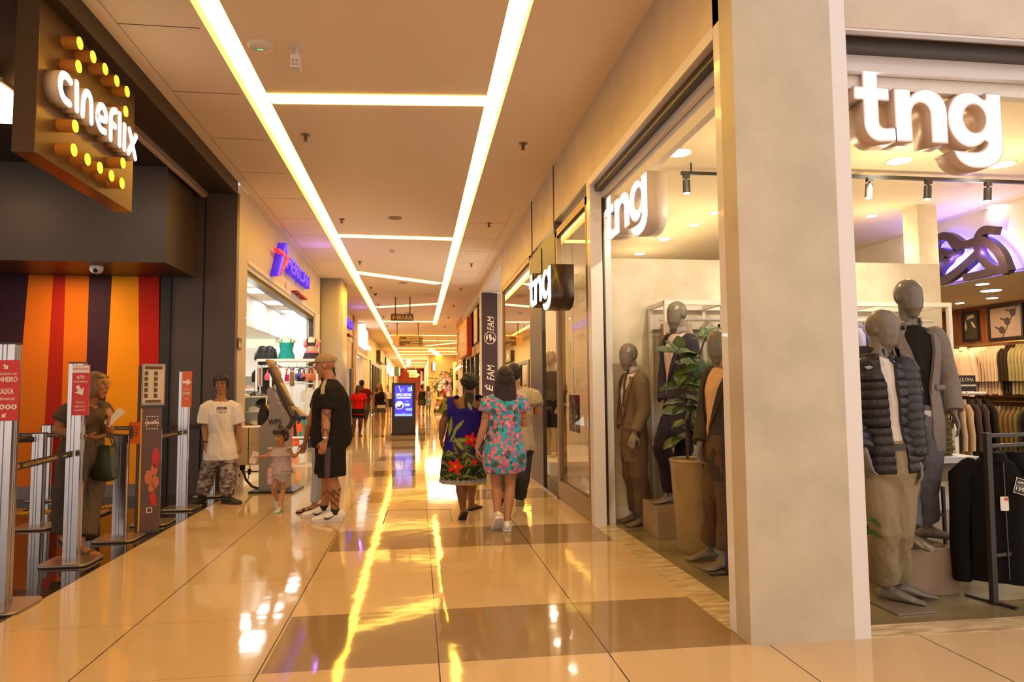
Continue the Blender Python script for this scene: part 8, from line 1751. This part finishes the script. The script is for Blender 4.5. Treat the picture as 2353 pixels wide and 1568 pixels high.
# ---- tall banner on the return wall
bn=thing('vertical_banner','tall dark violet-brown banner with white letters reading upwards','banner',(2.0,18.98,.2))
a=A(1108,1020,18.97);b=A(1142,674,18.97);bm=B();box(bm,(a.x,18.95,.25),(b.x,18.995,b.z));obj('board',bm,mat('banner_plum',(.055,.028,.035),rough=.4),bn);bm=B();box(bm,(a.x-.05,18.94,.2),(a.x,18.998,b.z+.02));obj('edge_strip',bm,mat('banner_edge',(.62,.52,.42),rough=.3),bn)
zf=lambda y:A(1125,y,18.97).z;xf=lambda x:A(x,800,18.97).x
up_=lambda x,y:MTX((xf(x),18.943,zf(y)),(0,0,1),(-1,0,0))
bm=B();text('FAM',.25,.004,bm,up_(1128,745),fit=zf(729)-zf(762),off=.003,shear=.25);text('Faculdade de Americana',.04,.003,bm,up_(1134.3,746),fit=zf(731)-zf(762));text('FAM',.29,.004,bm,up_(1128,858),fit=zf(841)-zf(877),off=.003,shear=.25);text('É',.26,.004,bm,up_(1125,894),fit=.2,off=.003,shear=.25)
Mr=up_(1126,777);plate([arc(0,0,.175,.165,0,360,36)[:-1],arc(0,0,.158,.148,0,360,36)[:-1]],.004,bm,Mr,0,0);plate([[(-.09,.10),(.03,.12),(.10,.07),(-.02,.06)],[(-.10,.0),(.08,.04),(.12,-.02),(-.04,-.05)],[(-.11,-.10),(.0,-.06),(.03,-.1),(-.06,-.14)]],.004,bm,Mr,0,0)
obj('lettering',bm,mat('banner_white',(.80,.70,.60),rough=.5),bn)
# ---- shops on the right beyond the banner
ob=thing('shop_sign','red-sided orange sign box with white brush lettering on the right wall','sign',(1.6,24,2.6))
bm=B();box(bm,(1.62,22.6,2.52),(1.768,26.6,3.75));obj('box_body',bm,[mat('red_sign_box',(.42,.03,.006),rough=.4)],ob)
bm=B();box(bm,(1.60,22.65,2.55),(1.619,26.55,3.72));obj('front_panel',bm,mat('orange_sign_face',(.74,.25,.05),rough=.4),ob)
bm=B();MXn=lambda y,z:Matrix(((0,0,-1,1.598),(-1,0,0,y),(0,1,0,z),(0,0,0,1)))
stroke_plate([[(-1.0,.3),(-.5,.1),(0,.35),(.6,0),(1.1,.2)],[(-.6,-.2),(.1,-.05),(.7,-.3)]],.10,.004,bm,MXn(24.6,3.2),0,0);[stroke_plate([[(-1.7+.4*i,.06*(i%2)-.2*j) for i in range(9)]],.04,.004,bm,MXn(24.6,2.95),0,0) for j in range(2)];obj('brush_lettering',bm,WPR,ob)
for i,(y0,y1,z0,z1) in enumerate(((27.7,28.9,3.1,3.9),(27.7,28.9,2.55,3.0),(29.4,30.4,2.9,3.9))):
    t=thing('menu_board',('upper photo board on the orange fascia','lower photo board on the orange fascia','far photo board on the orange fascia')[i],'sign',(1.75,(y0+y1)/2,z0),'photo boards on the orange fascia');bm=B();box(bm,(1.71,y0,z0),(1.7575,y1,z1));obj('board',bm,mat('board_white',(.75,.7,.62)),t);bm=B();[box(bm,(1.70,y0+.1+.38*j,z0+.06),(1.709,y0+.36+.38*j,z1-.06)) for j in range(3) if y0+.36+.38*j<y1];obj('photo',bm,mat('dark_photo',(.06,.03,.02),noise_amt=.7,noise_scale=9,noise_col=(.4,.2,.08)),t)
t=thing('poster','pale poster on the olive glass beside the tall banner','poster',(1.78,20.3,2.6));bm=B();box(bm,(1.70,19.9,2.75),(1.72,21.0,3.75));obj('sheet',bm,mat('pale_poster',(.74,.52,.36),rough=.5),t);bm=B();[box(bm,(1.695,20.05,2.9+.2*j),(1.699,20.85,2.96+.2*j)) for j in range(4)];obj('print',bm,mat('poster_grey',(.6,.42,.28)),t)
t=thing('tube_light','short slanted warm tube light under the orange fascia','lamp',(1.74,29,2.3));bm=B();cyl(bm,(1.70,27.6,2.33),(1.70,31.0,2.26),.05,n=12);obj('tube',bm,STRIP,t,True);bm=B();bar(bm,(1.74,27.6,2.36),(1.74,31.0,2.29),.05);obj('holder',bm,DFR,t)
for y,h in ((20.6,1.75),(22.4,1.7),(24.2,1.8)):
    t=thing('clothed_figure','dark clothed display figure behind the far glass at about %s metres'%{20.6:'twenty-one',22.4:'twenty-two',24.2:'twenty-four'}[y],'mannequin',(2.4,y,0));bm=B();loft(bm,[(2.4,y,.05),(2.4,y,.8),(2.4,y,1.1),(2.4,y,1.4),(2.4,y,1.5)],[(.10,.10),(.16,.12),(.14,.1),(.2,.11),(.06,.06)],n=14);obj('clothes',bm,mat('dark_clothes',(.05,.04,.05),noise_amt=.4,noise_scale=6),t,True);bm=B();ell(bm,(2.4,y,1.66),.08,.1,.12);obj('head',bm,MANQ,t,True)
# ---- shop fronts on the left, further away
ws=thing('lit_sign','white vertical lit sign with two glowing squares on the brick fascia','sign',(XL+.15,31,3.3))
bm=B();box(bm,(XL+.03,29.9,3.35),(XL+.30,30.25,4.2));box(bm,(XL+.03,30.0,3.3),(XL+.30,33.9,3.42));obj('light_edge',bm,gl('sign_white',(1,.90,.80),1.7),ws);bm=B();box(bm,(XL+.001,30.3,3.42),(XL+.08,33.8,4.15));obj('back_board',bm,mat('tan_board',(.55,.38,.2)),ws)
bm=B();box(bm,(XL+.09,30.9,3.82),(XL+.2,33.2,4.12));box(bm,(XL+.09,30.9,3.45),(XL+.2,33.2,3.74));obj('lit_square',bm,gl('sign_white',(1,.90,.80),1.7),ws)
def fsign(label,y0,y1,z0,z1,c,emit=0,proj=.25):
    t=thing('shop_sign',label,'sign',(XL+proj,(y0+y1)/2,z0));bm=B();box(bm,(XL+.005,y0,z0),(XL+proj,y1,z1));obj('box_body',bm,gl('lit_'+label[:5].strip(),c,emit) if emit else mat('sgn_'+label[:8].replace(' ','_'),c,rough=.4),t);bm=B();[box(bm,(XL+proj,y0+(y1-y0)*(.1+.3*j),z0+(z1-z0)*.25),(XL+proj+.02,y0+(y1-y0)*(.3+.3*j),z1-(z1-z0)*.25)) for j in range(3)];obj('lettering',bm,WPR if not emit else mat('grey_print'),t)
fsign('dark and orange sign box over the black glazed shop front',43.5,49,3.15,3.85,(.07,.035,.02));fsign('small dark sign with pale figure past the glazed shop front',52.5,55.5,3.35,3.85,(.03,.02,.025),0,.2);fsign('first slim white lit sign on the far left wall',58,60.5,2.8,3.7,(1,.92,.9),1.5);fsign('second slim white lit sign on the far left wall',64,66.5,2.7,3.5,(1,.92,.9),1.5,.35);fsign('green projecting sign on the far left wall',67.5,69.5,2.75,3.6,(.05,.08,.015),0,.75);fsign('last white lit sign beside the green one',70,71,2.85,3.55,(1,.92,.9),1.5,.8)
for i,(y,z) in enumerate(((56,0),(61,0),(66.5,0),(74,0),(80,0),(88,0))): bm=B();box(bm,(XL-.02,y,0),(XL+.06,y+.5,3.1));struct('trim_%d'%(20+i),bm,DFR if i%2 else mat('amber_edge',(.6,.38,.12)))
sk=thing('shoe_crate','dark crate of shoes on the floor before the second shop','crate',(-2.2,21.5,0));bm=B();box(bm,(-2.45,20.6,.004),(-1.92,21.3,.36),0,.01);[box(bm,(-2.42+.09*i,20.592,.12),(-2.37+.09*i,20.599,.26)) for i in range(5)];obj('crate_body',bm,mat('dark_crate',(.05,.035,.025),rough=.6),sk);bm=B();[ell(bm,(-2.35+.12*i,20.85+.1*(i%2),.40),.08,.12,.05) for i in range(4)];obj('lining',bm,mat('white_laces'),sk,True)
# ---- end of the hall
es=thing('arrow_sign','yellow arrow-shaped hanging board before the red end wall','sign',(-.3,80,2.9));P=[A(x,y,80) for x,y in ((940,857),(956,857),(956,855.5),(965,862),(956,869),(956,867.5),(940,867.5))]
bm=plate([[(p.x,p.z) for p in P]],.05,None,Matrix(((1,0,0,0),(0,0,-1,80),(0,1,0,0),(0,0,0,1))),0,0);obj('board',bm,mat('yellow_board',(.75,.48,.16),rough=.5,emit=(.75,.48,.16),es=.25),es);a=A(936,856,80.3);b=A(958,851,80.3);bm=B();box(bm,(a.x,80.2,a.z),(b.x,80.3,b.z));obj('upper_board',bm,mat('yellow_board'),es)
bm=B();c=A(948,862,79.9);[box(bm,(c.x-.35,79.94,c.z+.05-.18*j),(c.x+.35,79.949,c.z+.13-.18*j)) for j in range(2)];[bar(bm,A(x,851,80.25),V((A(x,851,80.25).x,80.25,ZC)),.03) for x in ()];obj('lettering',bm,mat('brown_card'),es)
for x in (940,955): bm=B();bar(bm,A(x,851,80.25),V((A(x,851,80.25).x,80.25,ZC)),.03);obj('hanger_rod',bm,mat('brown_card'),es)
dr=thing('end_door','white framed door with a red panel in the end wall','door',(.5,96.5,0));a=A(969,930,96.5);b=A(984,853,96.5)
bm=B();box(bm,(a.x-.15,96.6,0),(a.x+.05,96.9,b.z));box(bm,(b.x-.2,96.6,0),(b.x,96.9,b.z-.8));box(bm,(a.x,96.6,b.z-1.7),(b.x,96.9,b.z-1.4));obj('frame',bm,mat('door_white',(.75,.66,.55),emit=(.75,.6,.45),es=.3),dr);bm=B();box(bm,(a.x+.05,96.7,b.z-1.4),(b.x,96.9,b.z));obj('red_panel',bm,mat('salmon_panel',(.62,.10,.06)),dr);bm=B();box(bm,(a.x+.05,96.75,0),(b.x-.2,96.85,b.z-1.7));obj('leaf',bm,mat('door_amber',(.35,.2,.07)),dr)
vs_=thing('lit_sign','white vertical lit sign at the corner of the far right shop','sign',(1.0,59.2,2.7));bm=B();a=A(994.5,852,59.2);b=A(1000.5,833,59.2);box(bm,(a.x,59.15,a.z),(b.x,59.35,b.z));obj('face',bm,gl('sign_white',(1,.90,.80),1.7),vs_);bm=B();box(bm,(a.x-.1,59.36,a.z),(b.x,59.6,b.z));obj('holder',bm,DFR,vs_)
# ---- plant and toy kiosk
KY=44.0
kk=thing('timber_kiosk','pale timber kiosk frame among plants on the right of the hall','kiosk',(A(1050,940,KY).x,KY,0))
for x in (1044,1056):
    p=A(x,835,KY);bm=B();box(bm,(p.x-.07,KY,.003),(p.x+.07,KY+.14,p.z));obj('post',bm,mat('pale_timber',(.72,.58,.30),rough=.6),kk)
bm=B();a=A(1041,840,KY);b=A(1085,828,KY);box(bm,(a.x,KY-.02,a.z),(b.x,KY+.16,b.z-.1));obj('beam',bm,mat('pale_timber'),kk)
cn=thing('kiosk_counter','dark counter of the plant kiosk loaded with toys','counter',(A(1025,950,KY).x,KY+.6,0));a=A(1004,945,KY+.3);b=A(1040,912,KY+.3);bm=B();box(bm,(a.x,KY+.3,.003),(b.x,KY+1.4,.75));obj('counter_body',bm,mat('dark_counter',(.08,.04,.02)),cn);bm=B();box(bm,(a.x-.05,KY+.25,.75),(b.x+.05,KY+1.45,.80));obj('worktop',bm,WOOD,cn)
rk_=random.Random(21)
toys=[((.75,.55,.42),'cream'),((.82,.35,.40),'pink'),((.72,.03,.02),'red'),((.50,.25,.50),'lilac'),((.85,.78,.70),'white'),((.55,.62,.40),'pale green'),((.9,.25,.05),'orange'),((.65,.42,.25),'fawn')]
pos=[(1013,885,0),(1020,878,4),(1028,872,1),(1019,866,7),(1026,864,6),(1034,876,1),(1012,872,0),(1016,899,2),(1020,905,2),(1024,912,2),(1023,890,3),(1026,898,3),(1033,886,5),(1036,905,4),(1030,908,4),(1010,895,4),(1030,895,1),(1037,895,3),(1020,892,4),(1033,912,2),(1046,915,6),(1050,905,4)]
names_=('front','second','third','fourth','fifth','sixth','seventh')
cnt={}
for i,(x,y,k) in enumerate(pos):
    c,nm=toys[k];cnt[nm]=cnt.get(nm,0)+1
    p=A(x,y,KY+.8+rk_.uniform(-.3,.3));r=rk_.uniform(.10,.16)
    t=thing('plush_toy','%s plush toy, %s of its colour in the heap at the plant kiosk'%(nm,names_[cnt[nm]-1] if cnt[nm]>0 else ''),'soft toy',p,'plush toys at the kiosk');m=cloth('plush_'+nm.replace(' ','_'),c,.2,9)
    bm=B();ell(bm,p,r,r*.8,r*.95);obj('body',bm,m,t,True);bm=B();ell(bm,p+V((0,-r*.4,r*1.0)),r*.62);[ell(bm,p+V((e*r*.45,-r*.3,r*1.5)),r*.22) for e in (-1,1)];obj('head',bm,m,t,True)
hb_=random.Random(5)
def foliage(label,x,y,Y,R,n,pot=True,cat='plant'):
    c=A(x,y,Y);t=thing('leafy_tree',label,cat,(c.x,Y,0));bm=B()
    for i in range(n):
        d=V((hb_.gauss(0,1),hb_.gauss(0,1),hb_.gauss(0,1)*1.3)).normalized()*R*hb_.uniform(.3,1);q=c+d;leaf_mesh(bm,q,V((d.x,d.y,d.z*.3-.1)),V((0,-.4,1)),.26,.06,.5)
    obj('foliage',bm,mat('far_leaf',(.10,.13,.025),rough=.5,noise_amt=.5,noise_scale=5),t,True,recalc=False);bm=B();tube(bm,[(c.x,Y,.03),(c.x+.03,Y,c.z*.5),tuple(c)],.04);obj('stem',bm,mat('fig_stem'),t,True)
    bm=B();lathe(bm,[(.18,.003),(.24,.4),(.22,.4),(.2,.35)],(c.x,Y,0),n=20);obj('pot',bm,mat('dark_counter'),t,True)
foliage('tall dense green tree behind the kiosk posts',1050,868,KY+1.6,.75,170);foliage('airy green tree left of the tall kiosk tree',1028,862,KY+3.4,.55,80);foliage('low plant at the left of the kiosk counter',1007,885,KY+4.9,.5,80)
bh=A(1047,885,KY+.6);wh=thing('white_round_toy','large round white and black toy hanging by the kiosk post','toy',bh-V((0,0,.3)));bm=B();ell(bm,bh,.22,.2,.34);obj('body',bm,mat('board_white'),wh,True);bm=B();ell(bm,bh+V((-.19,-.02,0)),.09,.2,.34);obj('black_side',bm,KB,wh,True)
# ride-on toy car with plush dog
cp=A(1012,944,43.2);cp=V((cp.x,43.2,0));cr=thing('ride_on_car','small red and white ride-on toy car in front of the kiosk','toy car',cp)
bm=B();box(bm,(cp.x-.36,42.7,.14),(cp.x+.36,43.6,.34),0,.06);box(bm,(cp.x-.30,43.0,.34),(cp.x+.30,43.55,.48),0,.06);obj('car_body',bm,mat('toy_red',(.55,.02,.03),rough=.25),cr);bm=B();box(bm,(cp.x-.28,42.68,.20),(cp.x+.28,42.72,.36),0,.02);obj('grille',bm,mat('toy_white',(.85,.8,.75),rough=.3),cr)
for sx in (-1,1):
    for y in (42.85,43.4): bm=B();cyl(bm,(cp.x+sx*.30,y,.125),(cp.x+sx*.40,y,.125),.12,n=18);obj('wheel',bm,KB,cr,True)
    bm=B();ell(bm,(cp.x+sx*.26,42.70,.30),.06,.03,.05);obj('headlight',bm,mat('toy_white'),cr,True)
dg=thing('plush_dog','tan plush dog sitting in the ride-on toy car','soft toy',cp+V((0,.1,.5)));bm=B();ell(bm,cp+V((0,.15,.58)),.2,.16,.2);obj('body',bm,cloth('plush_tan',(.66,.40,.18),.2,9),dg,True);bm=B();ell(bm,cp+V((0,0,.82)),.15,.14,.13);ell(bm,cp+V((0,-.14,.78)),.07);[ell(bm,cp+V((e*.14,.02,.84)),.05,.04,.1) for e in (-1,1)];obj('head',bm,cloth('plush_tan',(.66,.40,.18)),dg,True)
# people far away near the red wall
for i,(x,y,Y,c) in enumerate(((959,893,60,(.03,.02,.02)),(953,892,66,(.12,.02,.02)))): pass
# shoppers' display behind the shop windows
def wman(label,x,y,z,f,top_c,bot_c,h=1.0):
    s=1.0*h;P=V((x,y,z));r=V((f[1],-f[0],0)).normalized();q=lambda a,b,c:P+r*a+V(f)*b+V((0,0,c))
    J=dict(hd=q(0,.03,1.70),nk=q(0,0,1.50),sL=q(-.18,0,1.40),sR=q(.18,0,1.40),eL=q(-.24,-.02,1.12),eR=q(.24,-.02,1.12),wL=q(-.23,.10,.88),wR=q(.23,.10,.88),hL=q(-.09,0,.92),hR=q(.09,0,.92),kL=q(-.10,.04,.50),kR=q(.12,.0,.50),aL=q(-.10,0,.088),aR=q(.14,-.04,.088),tL=V(f),tR=V(f),gz=z)
    g=Fig('mannequin',label,J,s,f,f,cat='mannequin');g.body(egg=True,mt=mat('mannequin_cream',(.42,.30,.15),rough=.3),eyes=False,voxel=.009,npal=(r,-r));g.top('jacket',inf=.02,long=.95,hem=-.12,color=fold(top_c,.3,22),voxel=.01,neck=.6);g.bottoms('shorts',frac=.5,inf=.018,color=fold(bot_c,.2),voxel=.01)
wman('cream mannequin in patterned dark jacket inside the dark doorway',2.30,11.75,.222,(-.8,-.6,0),(.10,.075,.045),(.03,.022,.018),1.0);wman('second cream mannequin in tan jacket further inside the doorway',2.38,12.5,.222,(-.9,-.3,0),(.36,.22,.07),(.05,.035,.02));wman('third cream mannequin at the back of the doorway display',2.62,13.3,.222,(-.9,-.3,0),(.10,.06,.04),(.2,.15,.1))
st_=thing('display_stool','small steel stool with folded shirts behind the shop window','display stand',(2.35,7.7,.1));bm=B();box(bm,(2.1,7.45,.50),(2.6,7.95,.53));[bar(bm,(x,y,.102),(x,y,.5),.03) for x in (2.13,2.57) for y in (7.48,7.92)];obj('frame',bm,STEEL,st_)
for i in range(5): bm=B();box(bm,(2.15,7.5,.531+.05*i),(2.55,7.9,.578+.05*i),0,.015);top('folded_shirt',bm,cloth('fold_%d'%(i%2),((.72,.66,.55),(.55,.45,.35))[i%2],.2,9),'folded shirt in the stack on the stool in the shop window','shirt','folded shirts in the shop window')
pg2=thing('price_card','dark red price card reading 599 hanging in the shop window','price card',(1.95,7.9,1.0));q=atX(1320,952,1.95);bm=B();box(bm,(1.945,q.y-.28,q.z-.22),(1.955,q.y+.28,q.z+.24));obj('card',bm,mat('maroon_card',(.10,.02,.02),rough=.4),pg2);bm=B();bar(bm,(1.95,q.y,q.z+.24),(1.95,q.y,3.49),.004);obj('thread',bm,KM,pg2);bm=text('599',.26,.003,None,Matrix(((0,0,-1,1.942),(-1,0,0,q.y),(0,1,0,q.z-.04),(0,0,0,1))),fit=.36,off=.006);text('por R$',.08,.003,bm,Matrix(((0,0,-1,1.942),(-1,0,0,q.y),(0,1,0,q.z+.14),(0,0,0,1))),fit=.3);obj('lettering',bm,mat('banner_white'),pg2)
for i,(x,y) in enumerate(((2.6,7.6),(2.6,8.1),(2.7,12.2),(2.7,12.9),(2.7,13.5))): downlight(V((x,y,0)),.09,('downlight over the first display window','second downlight over the first display window','near downlight over the long display window','middle downlight over the long display window','far downlight over the long display window')[i],3.5)
